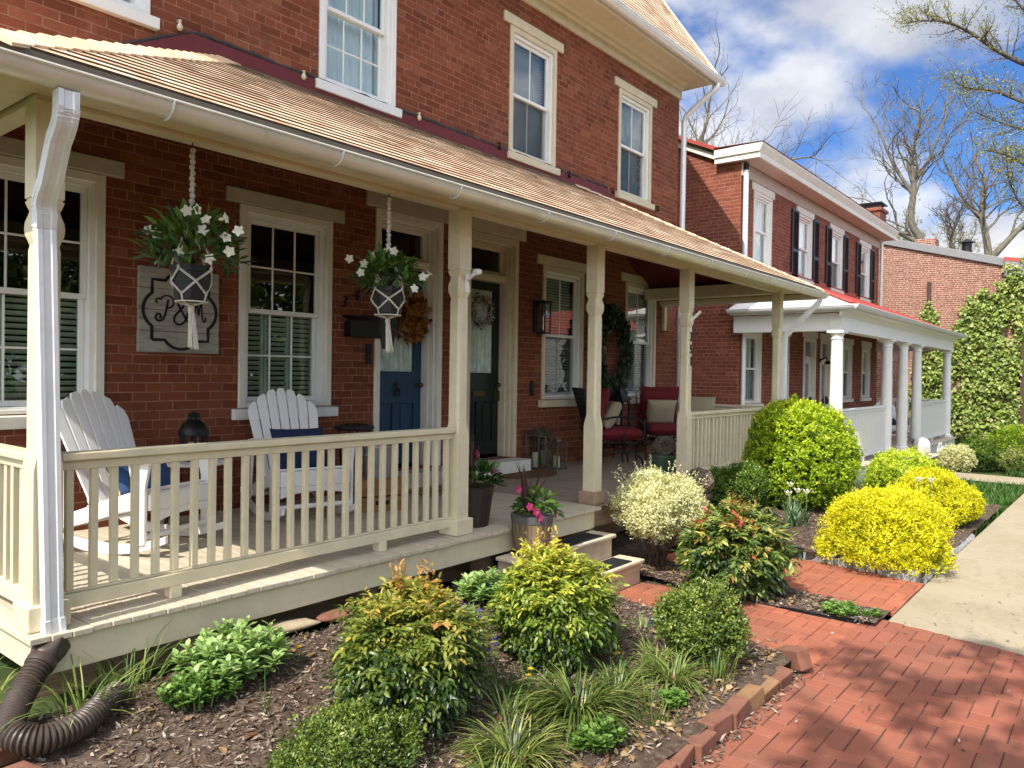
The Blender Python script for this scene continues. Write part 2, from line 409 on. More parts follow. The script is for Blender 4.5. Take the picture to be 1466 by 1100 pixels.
def window(house, x0, x1, z0, z1, y, case, sash, grid=(1, 1), inner='blind', lintel=None, sill=None, screen=True, lw=.13, label=None, lh=.125, sh=.1, inmat=None, cw=.105):
    f = MB()
    f.ring(x0 + .002, x1 - .002, z0 + .002, z1 - .002, cw * .62, y - .018, y + .11, wb=.03)
    g = MB(); g.ring(x0 + cw * .62, x1 - cw * .62, z0 + .03, z1 - cw * .62, cw * .38, y + .012, y + .11, wb=.02)
    fo = f.build('window', case, house, bevel=.006); g.build('inner_frame', sash, fo, bevel=.004)
    if label: fo['label'] = label
    ix0, ix1, iz0, iz1 = x0 + cw, x1 - cw, z0 + .05, z1 - cw
    zm = (iz0 + iz1) / 2
    if lintel:
        m = MB(); m.box(x0 - lw, x1 + lw, y - .03, y + .06, z1 + .002, z1 + lh); m.build('lintel', lintel, fo, bevel=.008)
    if sill:
        m = MB(); m.prism([(y + .1, z0 - sh), (y - .055, z0 - sh), (y - .06, z0 - .012), (y + .1, z0 + .006)], x0 - .055, x1 + .055, 'x'); m.build('sill', sill, fo, bevel=.006)
    s = .04
    u = MB(); u.ring(ix0 + .002, ix1 - .002, zm - .02, iz1 - .002, s, y + .05, y + .085)
    l = MB(); l.ring(ix0 + .002, ix1 - .002, iz0 + .002, zm + .02, s, y + .088, y + .12)
    gx0, gx1 = ix0 + s, ix1 - s
    for mb, za, zb, yy in ((u, zm + .02, iz1 - s, y + .062), (l, iz0 + s, zm - .02, y + .098)):
        for i in range(1, grid[0]):
            xx = gx0 + (gx1 - gx0) * i / grid[0]; mb.box(xx - .008, xx + .008, yy - .003, yy + .012, za, zb)
        for j in range(1, grid[1]):
            q = za + (zb - za) * j / grid[1]; mb.box(gx0, gx1, yy - .002, yy + .011, q - .008, q + .008)
    u.build('upper_sash', sash, fo, bevel=.003); l.build('lower_sash', sash, fo, bevel=.003)
    g = MB(); g.box(gx0 - .003, gx1 + .003, y + .0655, y + .0685, zm + .017, iz1 - s + .003); g.build('pane', M['glass'], fo)
    g = MB(); g.box(gx0 - .003, gx1 + .003, y + .1015, y + .1045, iz0 + s - .003, zm - .017); g.build('pane', M['glass'], fo)
    if screen:
        g = MB(); g.add([(ix0 + .01, y + .084, iz0 + .01), (ix1 - .01, y + .084, iz0 + .01), (ix1 - .01, y + .084, zm - .015), (ix0 + .01, y + .084, zm - .015)], [(0, 1, 2, 3)])
        g.build('screen', M['screen'], fo)
    b = MB()
    if inner == 'blind':
        z = iz1 - .02
        while z > iz0 + .02:
            b.obox(((x0 + x1) / 2, y + .17, z), (ix1 - ix0 + .03, .044, .0025), Matrix.Rotation(R(-32), 3, 'X')); z -= .038
        for q in (.2, .8):
            xx = ix0 + (ix1 - ix0) * q; b.box(xx - .001, xx + .001, y + .15, y + .152, iz0, iz1)
        b.build('blind', inmat or M['blind'], fo)
    elif inner == 'shutter':
        n = 3; wdt = (ix1 - ix0 + .04) / n
        for i in range(n):
            a = ix0 - .02 + wdt * i + .004; c = a + wdt - .008
            b.ring(a, c, iz0 - .02, zm + .03, .032, y + .16, y + .185)
            z = iz0 + .03
            while z < zm:
                b.obox(((a + c) / 2, y + .1725, z), (c - a - .06, .04, .005), Matrix.Rotation(R(-40), 3, 'X')); z += .045
        b.build('shutter', inmat or M['shutter_in'], fo)
    elif inner == 'curtain':
        n = 60; pts = []
        for i in range(n + 1):
            xx = ix0 - .02 + (ix1 - ix0 + .04) * i / n
            pts.append((xx, y + .19 + .012 * math.sin(i * .9) + .006 * math.sin(i * 2.3)))
        vs = [(p[0], p[1], iz0 - .02) for p in pts] + [(p[0], p[1] + .004, iz1 + .02) for p in pts]
        b.add(vs, [(i, i + 1, n + 2 + i, n + 1 + i) for i in range(n)])
        b.build('curtain', inmat or M['curtain'], fo, smooth=60)
    return fo

def text_mesh(body, size, depth, mat, name, loc, rot, parent=None, shear=0, bold=0):
    cu = bpy.data.curves.new('txt', 'FONT'); cu.body = body; cu.size = size; cu.extrude = depth; cu.align_x = 'CENTER'; cu.align_y = 'CENTER'
    cu.shear = shear; cu.offset = bold
    o = bpy.data.objects.new('txt', cu); COL.objects.link(o)
    dg = bpy.context.evaluated_depsgraph_get()
    me = bpy.data.meshes.new_from_object(o.evaluated_get(dg)); bpy.data.objects.remove(o)
    me.transform(Matrix.Translation(loc) @ Matrix(rot).to_4x4()); me.name = name
    me.materials.clear(); me.materials.append(mat)
    r = bpy.data.objects.new(name, me); COL.objects.link(r)
    if parent: r.parent = parent
    return r
FACE_STREET = Matrix.Rotation(R(90), 3, 'X')

def shingle_mat():
    t = NT('tan_shingle'); o = t.obj(); a = t.n('ShaderNodeAttribute', attribute_name='lv')
    n = t.noise(o, 160, 3, .7); n2 = t.noise(o, 1.3, 4)
    c = t.ramp(a.outputs['Fac'], [(0, (.44, .26, .16)), (.3, (.64, .42, .275)), (.6, (.76, .54, .36)), (.85, (.83, .67, .48)), (1, (.52, .32, .21))])
    c = t.mix(t.ramp(n, [(.3, (.0, .0, .0)), (.7, (.5, .5, .5))]), c, t.mix(.5, c, (.40, .27, .18)))
    c = t.mix(t.ramp(n2, [(.4, (0, 0, 0)), (.75, (.4, .4, .4))]), c, (.42, .30, .21))
    return t.done(t.bsdf(c, .92, t.bump(n, .5, .002), spec=.2))
M['shingle'] = shingle_mat(); M['shingle_edge'] = paint('asphalt_edge_and_shadow', (.11, .075, .05), .95, .3, .3)  # dark asphalt edge, also painting the shadow gap between courses

def set_lv(o, vals, per):
    """float attribute lv on points: one value per element of 'per' vertices"""
    at = o.data.attributes.new('lv', 'FLOAT', 'POINT')
    at.data.foreach_set('value', np.repeat(np.asarray(vals, dtype=np.float32), per))

def shingles(name, parent, origin, eu, ev, nrm, run, umin, umax, expo=.125, seed=1, thick=(.0085, .0085)):
    """individual overlapping tabs on a roof plane. umin/umax: functions of the slope distance v"""
    rs = random.Random(seed); mb = MB(); lv = []
    origin = Vector(origin); eu = Vector(eu).normalized(); ev = Vector(ev).normalized(); nrm = Vector(nrm).normalized()
    v = 0.
    while v < run - .02:
        u = umin(v) - rs.random() * .2; ue = umax(v)
        while u < ue:
            wd = rs.choice((.12, .17, .22, .3, .33)); a = max(u, umin(v + expo)); b = min(u + wd - .002, umax(v + expo))
            if b - a > .02:
                th = rs.choice(thick) + rs.uniform(-.001, .001); dr = rs.uniform(-.003, .003); top = min(v + expo + .03, run)
                q = []
                for (uu, vv, hh) in ((a, v + dr, .005), (b, v + dr, .005), (b, top, 0), (a, top, 0), (a, v + dr, th + .006), (b, v + dr, th + .006), (b, top, .004), (a, top, .004)):
                    q.append(origin + eu * uu + ev * vv + nrm * hh)
                mb.cur = 1; mb.add(q, [(0, 3, 2, 1), (0, 1, 5, 4), (1, 2, 6, 5), (2, 3, 7, 6), (3, 0, 4, 7)]); b_ = len(mb.v) - 8; mb.cur = 0; mb.f.append((b_ + 4, b_ + 5, b_ + 6, b_ + 7)); mb.m.append(0)
                lv.append(min(1, max(0, rs.gauss(.5, .30))))
            u += wd
        v += expo
    o = mb.build(name, [M['shingle'], M['shingle_edge']], parent)
    set_lv(o, lv, 8)
    return o

# ------------------------------------------------------------------ the red brick double house
HX0, HX1, HY, HZ = .9, 11.86, 6., 6.62
house = thing('brick_house', 'nearest house, red brick with cream trim and a long shingled front porch', 'house', (6.4, 6., 0.))
HM = Matrix.Translation(-Vector(house.location))
def hb(mb, name, mat, parent=None, **k):
    """build a part of the house (world coordinates in, local out)"""
    return mb.build(name, mat, parent or house, M=None if parent else HM, **k)
# keep the maths simple: house geometry is written in world coordinates, so put the empty at the origin
house.location = (0, 0, 0)
lowW = [(1.56, 2.58), (3.69, 4.68), (8.08, 9.05), (10.19, 11.16)]
upW = [(1.90, 2.90), (4.495, 5.46), (7.33, 8.31), (9.905, 10.915)]
LZ0, LZ1, UZ0, UZ1 = 1.468, 3.235, 4.54, 6.085
doors = [(5.22, 6.20), (6.60, 7.56)]
DZ0, DZ1 = .76, 3.47
holes = [(a, b, LZ0, LZ1) for a, b in lowW] + [(a, b, UZ0, UZ1) for a, b in upW] + [(a, b, DZ0, DZ1) for a, b in doors]
wl = MB(); wall_holes(wl, HX0, HX1, -.3, HZ, holes, HY)
RS = 1.48; EY, EZ = 5.44, 6.72          # main roof: slope, eave line
RIDY = 9.6; RIDZ = EZ + RS * (RIDY - EY); BY = 13.2
for X, fl in ((HX0, 1), (HX1, -1)):
    zt = EZ + RS * (HY - EY) - .05
    ring_ = [(X, HY, -.3), (X, HY, HZ), (X, HY, zt), (X, RIDY, RIDZ - .05), (X, BY, zt), (X, BY, -.3)]
    wl.add(ring_, [tuple(range(6))[::fl]])
wl.add([(HX0, BY, -.3), (HX1, BY, -.3), (HX1, BY, HZ), (HX0, BY, HZ)], [(0, 3, 2, 1)])
wl.build('wall', M['brick_main'], house)
# floors and partitions that close the rooms behind the glass
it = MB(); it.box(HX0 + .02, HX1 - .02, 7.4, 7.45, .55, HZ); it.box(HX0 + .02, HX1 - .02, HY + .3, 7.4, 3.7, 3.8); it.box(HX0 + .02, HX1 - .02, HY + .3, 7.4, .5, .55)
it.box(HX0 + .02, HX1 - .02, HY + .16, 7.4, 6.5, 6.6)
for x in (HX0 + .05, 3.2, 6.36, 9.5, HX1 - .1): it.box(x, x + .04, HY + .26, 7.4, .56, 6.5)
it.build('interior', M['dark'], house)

window(house, *lowW[0], LZ0, LZ1, HY, M['white'], M['vinyl'], (3, 2), 'shutter', M['stone'], M['white'], False)
window(house, *lowW[1], LZ0, LZ1, HY, M['white'], M['vinyl'], (3, 2), 'shutter', M['stone'], M['vinyl'], False)
window(house, *lowW[2], LZ0, LZ1, HY, M['cream_trim'], M['vinyl'], (2, 1), 'blind', M['cream_trim'], M['cream_trim'], True)
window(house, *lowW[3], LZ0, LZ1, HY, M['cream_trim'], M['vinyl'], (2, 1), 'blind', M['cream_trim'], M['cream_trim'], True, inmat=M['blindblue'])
window(house, *upW[0], UZ0, UZ1, HY, M['vinyl'], M['vinyl'], (3, 2), 'curtain', M['white'], M['vinyl'], True)
window(house, *upW[1], UZ0, UZ1, HY, M['vinyl'], M['vinyl'], (3, 2), 'curtain', M['white'], M['vinyl'], False)
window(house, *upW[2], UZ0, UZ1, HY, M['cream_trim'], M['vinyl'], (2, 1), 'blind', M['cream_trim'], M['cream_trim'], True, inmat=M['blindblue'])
window(house, *upW[3], UZ0, UZ1, HY, M['cream_trim'], M['vinyl'], (2, 1), 'blind', M['cream_trim'], M['cream_trim'], True)

# ---- doors
M['bluedoor'] = paint('blue_door_paint', (.012, .045, .095), .42, .1, .06)
M['blackdoor'] = paint('black_green_door_paint', (.008, .013, .013), .35, .2, .06)
M['lace'] = paint('lace_curtain', (.88, .88, .80), .9, .25, 1.2, scale=9)
M['brass'] = paint('aged_brass', (.12, .085, .04), .35, .3, .1, metal=.9)
def door(x0, x1, case, slab, lintel, label):
    f = MB(); y = HY
    f.ring(x0 + .002, x1 - .002, DZ0 + .002, DZ1 - .002, .07, y - .02, y + .2, wb=0)
    f.ring(x0 + .07, x1 - .07, DZ0 + .002, DZ1 - .07, .028, y + .03, y + .2, wb=0)
    f.ring(x0 + .098, x1 - .098, DZ0 + .002, DZ1 - .098, .02, y + .09, y + .2, wb=0)
    d0, d1 = x0 + .105, x1 - .105; zt = 2.93
    f.box(x0 + .1, x1 - .1, y + .1, y + .25, zt, zt + .05); f.box(x0 + .1, x1 - .1, y + .085, y + .25, zt + .05, zt + .085)
    f.ring(x0 + .11, x1 - .11, zt + .085, DZ1 - .11, .045, y + .15, y + .2)
    do = f.build('door', case, house, bevel=.006); do['label'] = label
    m = MB(); m.box(x0 - .13, x1 + .13, y - .03, y + .06, DZ1 + .002, DZ1 + .165); m.build('lintel', lintel, do, bevel=.008)
    m = MB(); m.box(x0 + .15, x1 - .15, y + .175, y + .18, zt + .12, DZ1 - .15); m.build('transom_pane', M['glass'], do)
    gz0, gz1 = 1.80, 2.83; st = .115
    s = MB(); ya, yb = y + .2, y + .245
    s.ring(d0, d1, .80, zt - .003, st, ya, yb, wt=zt - gz1, wb=.16)
    s.box(d0 + st, d1 - st, ya, yb, gz0 - .34, gz0)          # lock rail
    xm = (d0 + d1) / 2; s.box(xm - .045, xm + .045, ya, yb, .96, gz0 - .34)
    for a, b in ((d0 + st, xm - .045), (xm + .045, d1 - st)):
        s.box(a, b, ya + .018, yb, .96, gz0 - .34); s.box(a + .04, b - .04, ya + .006, ya + .018, 1.0, gz0 - .38)
    s.ring(d0 + st - .012, d1 - st + .012, gz0 - .012, gz1 + .012, .02, ya - .008, ya + .01)
    so = s.build('door_leaf', slab, do, bevel=.004)
    m = MB(); m.box(d0 + st, d1 - st, ya + .015, ya + .019, gz0, gz1); m.build('door_pane', M['glass'], do)
    n = 46; m = MB(); pts = [(d0 + st - .01 + (d1 - d0 - 2 * st + .02) * i / n, ya + .034 + .008 * math.sin(i * 1.1) + .004 * math.sin(i * 2.7)) for i in range(n + 1)]
    m.add([(p[0], p[1], gz0 - .02) for p in pts] + [(p[0], p[1], gz1 + .02) for p in pts], [(i, i + 1, n + 2 + i, n + 1 + i) for i in range(n)])
    m.build('lace_curtain', M['lace'], do, smooth=60)
    m = MB(); m.lathe([(0, 0), (.022, .002), (.022, .008), (.01, .012), (.01, .035), (.026, .045), (.028, .06), (.018, .072), (0, .075)], (d1 - .055, ya, 1.66), 16, Matrix.Rotation(R(90), 3, 'X')); m.build('handle', M['brass'], do, smooth=40)
    return do, d0, d1, ya, gz0
bd, b0, b1, bya, bgz = door(*doors[0], M['white'], M['bluedoor'], M['stone'], 'blue panelled front door with a curtained pane')
kn = MB(); kn.lathe([(0, 0), (.03, .003), (.03, .012), (0, .02)], ((b0 + b1) / 2, bya, bgz - .13), 14, Matrix.Rotation(R(90), 3, 'X'))
kn.tube([((b0 + b1) / 2 + .035 * math.sin(a), bya - .025, bgz - .17 - .045 * math.cos(a) * -1 - .045) for a in [i * 2 * PI / 16 for i in range(17)]], .008, 8)
kn.lathe([(0, 0), (.016, .004), (.01, .02), (0, .024)], ((b0 + b1) / 2, bya - .014, bgz - .2), 10, Matrix.Rotation(R(90), 3, 'X'))
kn.build('knocker', M['iron'], bd, smooth=40)
kd, k0, k1, kya, kgz = door(*doors[1], M['cream_trim'], M['blackdoor'], M['cream_trim'], 'black panelled front door with a deep cream frame')
m = MB(); m.ring((k0 + k1) / 2 - .12, (k0 + k1) / 2 + .12, 1.52, 1.585, .012, kya - .01, kya); m.box((k0 + k1) / 2 - .105, (k0 + k1) / 2 + .105, kya - .006, kya + .002, 1.533, 1.572); m.build('letter_plate', M['brass'], kd, bevel=.002)
m = MB(); m.box(k1 - .075, k1 - .04, kya - .012, kya, 1.42, 1.62); m.tube([(k1 - .057, kya - .01, 1.60), (k1 - .057, kya - .055, 1.58), (k1 - .057, kya - .055, 1.47), (k1 - .057, kya - .01, 1.45)], .009, 8); m.build('door_pull', M['brass'], kd, bevel=.003)
for a, b, mat in ((5.16, 6.26, M['stone']), (6.5, 7.56, M['white'])):
    m = MB(); m.box(a, b, 5.74, 6.2, .595, .755); m.build('door_step', mat, house, bevel=.012)

# ---- house numbers 349 on the wall
for ch, x, z in (('3', 4.815, 2.475), ('4', 4.965, 2.55), ('9', 5.105, 2.62)):
    text_mesh(ch, .17, .006, M['black'], 'house_number', (x, HY - .012, z), FACE_STREET, house, shear=.25)
for x, z, mt in ((5.14, 1.98, M['black']), (7.87, 1.62, M['black'])):
    m = MB(); m.box(x - .032, x + .032, HY - .03, HY, z - .1, z + .1); b_ = m.build('doorbell', mt, house, bevel=.008)
    m = MB(); m.lathe([(0, 0), (.014, 0), (.012, .006), (0, .008)], (x, HY - .03, z - .03), 12, Matrix.Rotation(R(90), 3, 'X')); m.build('button', M['brass'], b_, smooth=40)

# ---- frieze, soffit, eaves gutter and main roof
m = MB(); m.box(HX0 - .02, HX1 + .02, HY - .035, HY, 6.46, 6.66)
m.prism([(HY - .035, 6.60), (HY - .075, 6.63), (HY - .085, 6.66), (HY - .14, 6.69), (HY - .035, 6.69)], HX0 - .02, HX1 + .02, 'x')
m.box(.45, 12.12, 5.47, HY - .002, 6.69, 6.71); m.box(HX1, 12.12, HY, BY, 6.69, 6.705)
m.build('soffit', M['cream_trim'], house)
m = MB(); m.box(.45, 12.14, 5.445, 5.47, 6.62, 6.76); m.build('fascia', M['white'], house, bevel=.004)
def half_round(mb, a, b, r, th=.004, n=9):
    """open half-round gutter from a to b (horizontal), closed at both ends"""
    a = Vector(a); b = Vector(b); d = (b - a).normalized(); s = d.cross(Vector((0, 0, 1)))
    angs = [PI + PI * i / n for i in range(n + 1)]
    ringA = [a + s * (r * math.cos(t)) + Vector((0, 0, r * math.sin(t))) for t in angs]
    inA = [a + s * ((r - th) * math.cos(t)) + Vector((0, 0, (r - th) * math.sin(t))) for t in reversed(angs)]
    sec = ringA + inA; sec2 = [p + (b - a) for p in sec]; k = len(sec)
    mb.add(sec + sec2, [(i, (i + 1) % k, k + (i + 1) % k, k + i) for i in range(k)])
    for q in (ringA, [p + (b - a) for p in ringA]): mb.add(q, [tuple(range(n + 1))])
    for sgn in (-1, 1):      # rolled bead
        mb.tube([a + s * r * sgn, b + s * r * sgn], r * .13, 8)
m = MB(); half_round(m, (.45, 5.37, 6.70), (12.16, 5.37, 6.70), .075); m.build('eaves_gutter', M['spout'], house, smooth=40)
m = MB()
rf = [(.4, EY, EZ + .03), (12.14, EY, EZ + .03), (12.14, RIDY, RIDZ + .03), (.4, RIDY, RIDZ + .03)]
m.add(rf + [(x, y, z - .06) for x, y, z in rf], [(0, 1, 2, 3), (4, 7, 6, 5), (0, 4, 5, 1), (1, 5, 6, 2), (3, 2, 6, 7), (0, 3, 7, 4)])
m.add([(.4, RIDY, RIDZ + .03), (12.14, RIDY, RIDZ + .03), (12.14, BY + .5, EZ), (.4, BY + .5, EZ)], [(0, 1, 2, 3)])
m.build('roof_deck', M['dark'], house)
ev = Vector((0, 1, RS)).normalized()
shingles('main_roof', house, (0, EY - .02, EZ + .035), (1, 0, 0), ev, (0, -RS, 1), math.hypot(RIDY - EY, RIDZ - EZ), lambda v: 7.5, lambda v: 12.16, seed=5)
m = MB(); m.prism([(EY - .03, EZ + .0), (EY - .03, EZ + .09), (RIDY, RIDZ + .09), (RIDY, RIDZ - .06)], 12.12, 12.15, 'x'); m.build('rake_board', M['cream_trim'], house)
# rainwater pipe down the right corner of the house
def rect_pipe(mb, pts, w, h):
    for a, b in zip(pts, pts[1:]): mb.tube([a, b], [w / 2, w / 2], 10)
m = MB(); m.tube([(11.98, 5.37, 6.64), (11.98, 5.37, 6.58), (11.96, 5.45, 6.50), (11.92, 5.78, 6.27), (11.90, 5.90, 6.16), (11.90, 5.925, 6.05), (11.90, 5.925, 3.4), (11.90, 5.925, .1)], .045, 12)
for z in (4.9, 6.02): m.lathe([(.046, -.01), (.052, -.008), (.052, .008), (.046, .01)], (11.90, 5.925, z), 12)
m.build('downspout', M['spout'], house, smooth=40)

# ------------------------------------------------------------------ porch (parts of the house)
PX0, PX1 = 1.0, 11.3; PEY, PEZ, PS = 3.5, 3.06, .53
DK = .6
RUN = math.hypot(HY - PEY, (HY - PEY) * PS); CS = math.cos(math.atan(PS))
evp = Vector((0, 1, PS)); nrp = Vector((0, -PS, 1))
shingles('porch_roof', house, (0, PEY - .03, PEZ + .012), (1, 0, 0), evp, nrp, RUN + .02, lambda v: PX0 + v * CS, lambda v: PX1 - v * CS, seed=2)
shingles('porch_roof', house, (PX0 - .03, HY, PEZ + .012), (0, -1, 0), (1, 0, PS), (-PS, 0, 1), RUN, lambda v: 0., lambda v: HY - PEY - v * CS, seed=3)
shingles('porch_roof', house, (PX1 + .03, PEY, PEZ + .012), (0, 1, 0), (-1, 0, PS), (PS, 0, 1), RUN, lambda v: v * CS, lambda v: HY - PEY, seed=4)
# hip caps: bent shingles lapping up each hip
for xs, sg in ((PX0, 1), (PX1, -1)):
    mb = MB(); lv = []; d = Vector((sg, 1, PS)); L = (HY - PEY); n = 21
    hv = d.normalized(); f1 = Vector((-sg * .5, .5, 0)); side1 = (Vector((sg, -1, -PS))).normalized(); side2 = (Vector((-sg, 1, -PS))).normalized()
    for i in range(n):
        a = Vector((xs, PEY - .03, PEZ + .03)) + d * (L * i / n); b = Vector((xs, PEY - .03, PEZ + .03)) + d * (L * (i + 1.25) / n)
        lift = Vector((0, 0, .014)); w_ = .15
        q = [a + lift, a + lift * .6 + side1 * w_, b + side1 * w_, b, b + side2 * w_, a + lift * .6 + side2 * w_]
        q2 = [p - Vector((0, 0, .015)) for p in q]
        mb.add(q + q2, [(0, 1, 2, 3), (0, 3, 4, 5), (6, 7, 1, 0), (11, 6, 0, 5), (1, 7, 8, 2), (5, 4, 10, 11), (9, 8, 7, 6), (11, 10, 9, 6)]); lv.append(random.gauss(.6, .15))
    set_lv(mb.build('hip_cap', M['shingle'], house), lv, 12)
# boards under the shingles, painted dark red
m = MB(); c0 = .0
A = [(PX0, PEY, PEZ), (PX1, PEY, PEZ), (PX1 - 2.5, HY, PEZ + 2.5 * PS), (PX0 + 2.5, HY, PEZ + 2.5 * PS), (PX0, HY, PEZ), (PX1, HY, PEZ)]
lo = [(x, y, z - .05) for x, y, z in A]
m.add(A + lo, [(0, 1, 2, 3), (0, 3, 4), (1, 5, 2), (9, 8, 7, 6), (10, 9, 6), (8, 11, 7), (0, 6, 7, 1), (0, 4, 10, 6), (1, 7, 11, 5)])
m.build('porch_ceiling', M['darkred'], house)
M['brownedge'] = paint('brown_drip_edge', (.12, .10, .075), .6, .15, .1)
# fascia, soffit strip, beam
m = MB(); m.box(PX0 - .01, PX1 + .01, PEY - .005, PEY + .025, PEZ - .10, PEZ - .012); m.box(PX0 - .012, PX0 + .015, PEY + .026, HY, PEZ - .1, PEZ - .012); m.box(PX1 - .015, PX1 + .012, PEY + .026, HY, PEZ - .1, PEZ - .012); m.build('porch_fascia', M['cream'], house, bevel=.004)
m = MB(); m.box(PX0 - .03, PX1 + .03, PEY - .055, PEY - .045, PEZ - .045, PEZ + .006); m.build('drip_edge', M['brownedge'], house)
m = MB(); m.box(PX0 + .02, PX1 - .02, PEY + .026, 3.845, PEZ - .035, PEZ - .02); m.box(PX0 + .02, 1.34, 3.846, HY, PEZ - .035, PEZ - .02); m.box(10.90, PX1 - .02, 3.846, HY, PEZ - .035, PEZ - .02); m.build('porch_soffit', M['cream'], house)
BX0, BX1 = 1.41, 10.84
m = MB(); m.box(BX0 - .06, BX1 + .06, 3.85, 3.95, 3.0, 3.17); m.box(BX0 - .05, BX0 + .05, 3.951, HY, 3.0, 3.17); m.box(BX1 - .05, BX1 + .05, 3.951, HY, 3.0, 3.17)
m.box(BX0 - .06, BX1 + .06, 3.838, 3.85, 3.06, 3.17)
m.build('porch_beam', M['cream'], house, bevel=.005)
m = MB(); m.box(11.36, 11.44, HY - .06, HY, 2.55, 3.15); m.build('wall_bracket', M['cream'], house, bevel=.008)
# half-round gutters with wire straps
for a, b in (((PX0 - .07, 3.425, 3.0), (PX1 + .07, 3.425, 3.005)), ((PX0 - .08, HY, 3.005), (PX0 - .08, 3.42, 3.0)), ((PX1 + .08, 3.42, 3.005), (PX1 + .08, HY, 3.0))):
    m = MB(); half_round(m, a, b, .068); g = m.build('porch_gutter', M['gutter'], house, smooth=40)
    a = Vector(a); b = Vector(b); L = (b - a).length; n = int(L / .92)
    dd = (b - a).normalized(); ss = dd.cross(Vector((0, 0, 1)))
    for i in range(n):
        c = a + dd * (L * (i + .85) / n) if L > 5 else a + dd * (L * (i + .5) / n)
        m = MB(); m.tube([c + ss * (.072 * math.cos(t)) + Vector((0, 0, .072 * math.sin(t))) for t in [PI + PI * q / 14 for q in range(15)]], .006, 6)
        m.tube([c + ss * -.07, c + ss * .02 + dd * .02 + Vector((0, 0, .015)), c + ss * .075], .004, 5)
        m.build('strap', M['spout'], g, smooth=60)

# posts: plinth, square foot, chamfered shaft, turned-looking roundel, square head
def post(x, y, label=None):
    mb = MB(); secs = []
    for z, w_, c in ((DK + .12, .064, .002), (1.33, .064, .002), (1.355, .064, .008), (1.43, .056, .019), (2.33, .055, .019), (2.352, .050, .016), (2.372, .056, .018), (2.40, .066, .020), (2.43, .069, .022),
                     (2.46, .066, .020), (2.49, .056, .016), (2.51, .051, .014), (2.535, .058, .006), (2.555, .062, .003), (2.557, .056, .003), (2.566, .056, .003), (2.568, .062, .002), (3.0, .062, .002)):
        secs.append([Vector((x + a * w_ + (0 if k else 0) - a * (c if q else 0), y + b * w_ - b * (0 if q else c), z)) for a, b, q, k in
                     ((-1, -1, 0, 0), (-1, -1, 1, 0), (1, -1, 1, 0), (1, -1, 0, 0), (1, 1, 0, 0), (1, 1, 1, 0), (-1, 1, 1, 0), (-1, 1, 0, 0))])
    mb.loft(secs)
    o = mb.build('porch_post', M['cream'], house, smooth=25)
    m = MB(); m.box(x - .092, x + .092, y - .092, y + .092, DK + .002, DK + .12); m.build('plinth', M['cream'] if x < 5 else M['barewood'], o, bevel=.008)
    if label: o['label'] = label
    return o
M['barewood'] = wood('weathered_tan_wood', [(.20, .13, .08), (.33, .23, .15), (.42, .32, .22)], .75)
POSTX = [1.41, 4.215, 6.08, 7.98, 10.84]
posts = [post(x, 3.9) for x in POSTX]
posts[3]['label'] = 'porch post carrying the numbers 351'
for ch, z in (('3', 2.245), ('5', 2.105), ('1', 1.97)):
    text_mesh(ch, .14, .005, M['black'], 'house_number', (7.99, 3.9 - .062, z), FACE_STREET, posts[3], bold=.002)
# railings
def railing(p, q, n, blocks=(), rails=(1.352, 1.398), mat=None, lab=None):
    p = Vector(p); q = Vector(q); d = (q - p); L = d.length; d.normalize(); s = Vector((-d.y, d.x, 0)); Mx = Matrix((d, s, Vector((0, 0, 1)))).transposed(); mid = (p + q) / 2
    mat = mat or M['cream']
    m = MB(); m.obox(mid + Vector((0, 0, rails[1] - .019)), (L, .10, .038), Mx); m.obox(mid + Vector((0, 0, rails[1] - .062)), (L, .045, .046), Mx)
    o = m.build('railing', mat, house, bevel=.006)
    if lab: o['label'] = lab
    m = MB(); m.obox(mid + Vector((0, 0, .695)), (L, .055, .065), Mx); m.obox(mid + Vector((0, 0, .735)), (L, .03, .012), Mx); m.build('bottom_rail', mat, o, bevel=.005)
    bal = None
    for i in range(n):
        c = p + d * (L * (i + .5) / n)
        if bal is None:
            m = MB(); m.obox((0, 0, (rails[1] - .085 + .742) / 2), (.034, .034, rails[1] - .085 - .742), Mx)
            bal = m.build('baluster', mat, o, bevel=.003); b_ = bal
        else:
            b_ = bal.copy(); COL.objects.link(b_)
        b_.location = (c.x, c.y, 0); b_.rotation_euler = (random.gauss(0, .003), random.gauss(0, .003), 0)
    for t in blocks:
        c = p + d * (L * t); m = MB(); m.obox(c + Vector((0, 0, .632)), (.06, .075, .062), Mx); m.build('rail_block', mat, o, bevel=.004)
    return o
railing((1.475, 3.9, 0), (4.15, 3.9, 0), 26, (.21, .745), lab='cream porch railing between the first two posts')
railing((8.045, 3.9, 0), (10.775, 3.9, 0), 26, (.25, .75))
railing((1.41, 3.965, 0), (1.41, 5.99, 0), 19, (.5,))
railing((10.84, 3.965, 0), (10.84, 5.99, 0), 19, (.5,))
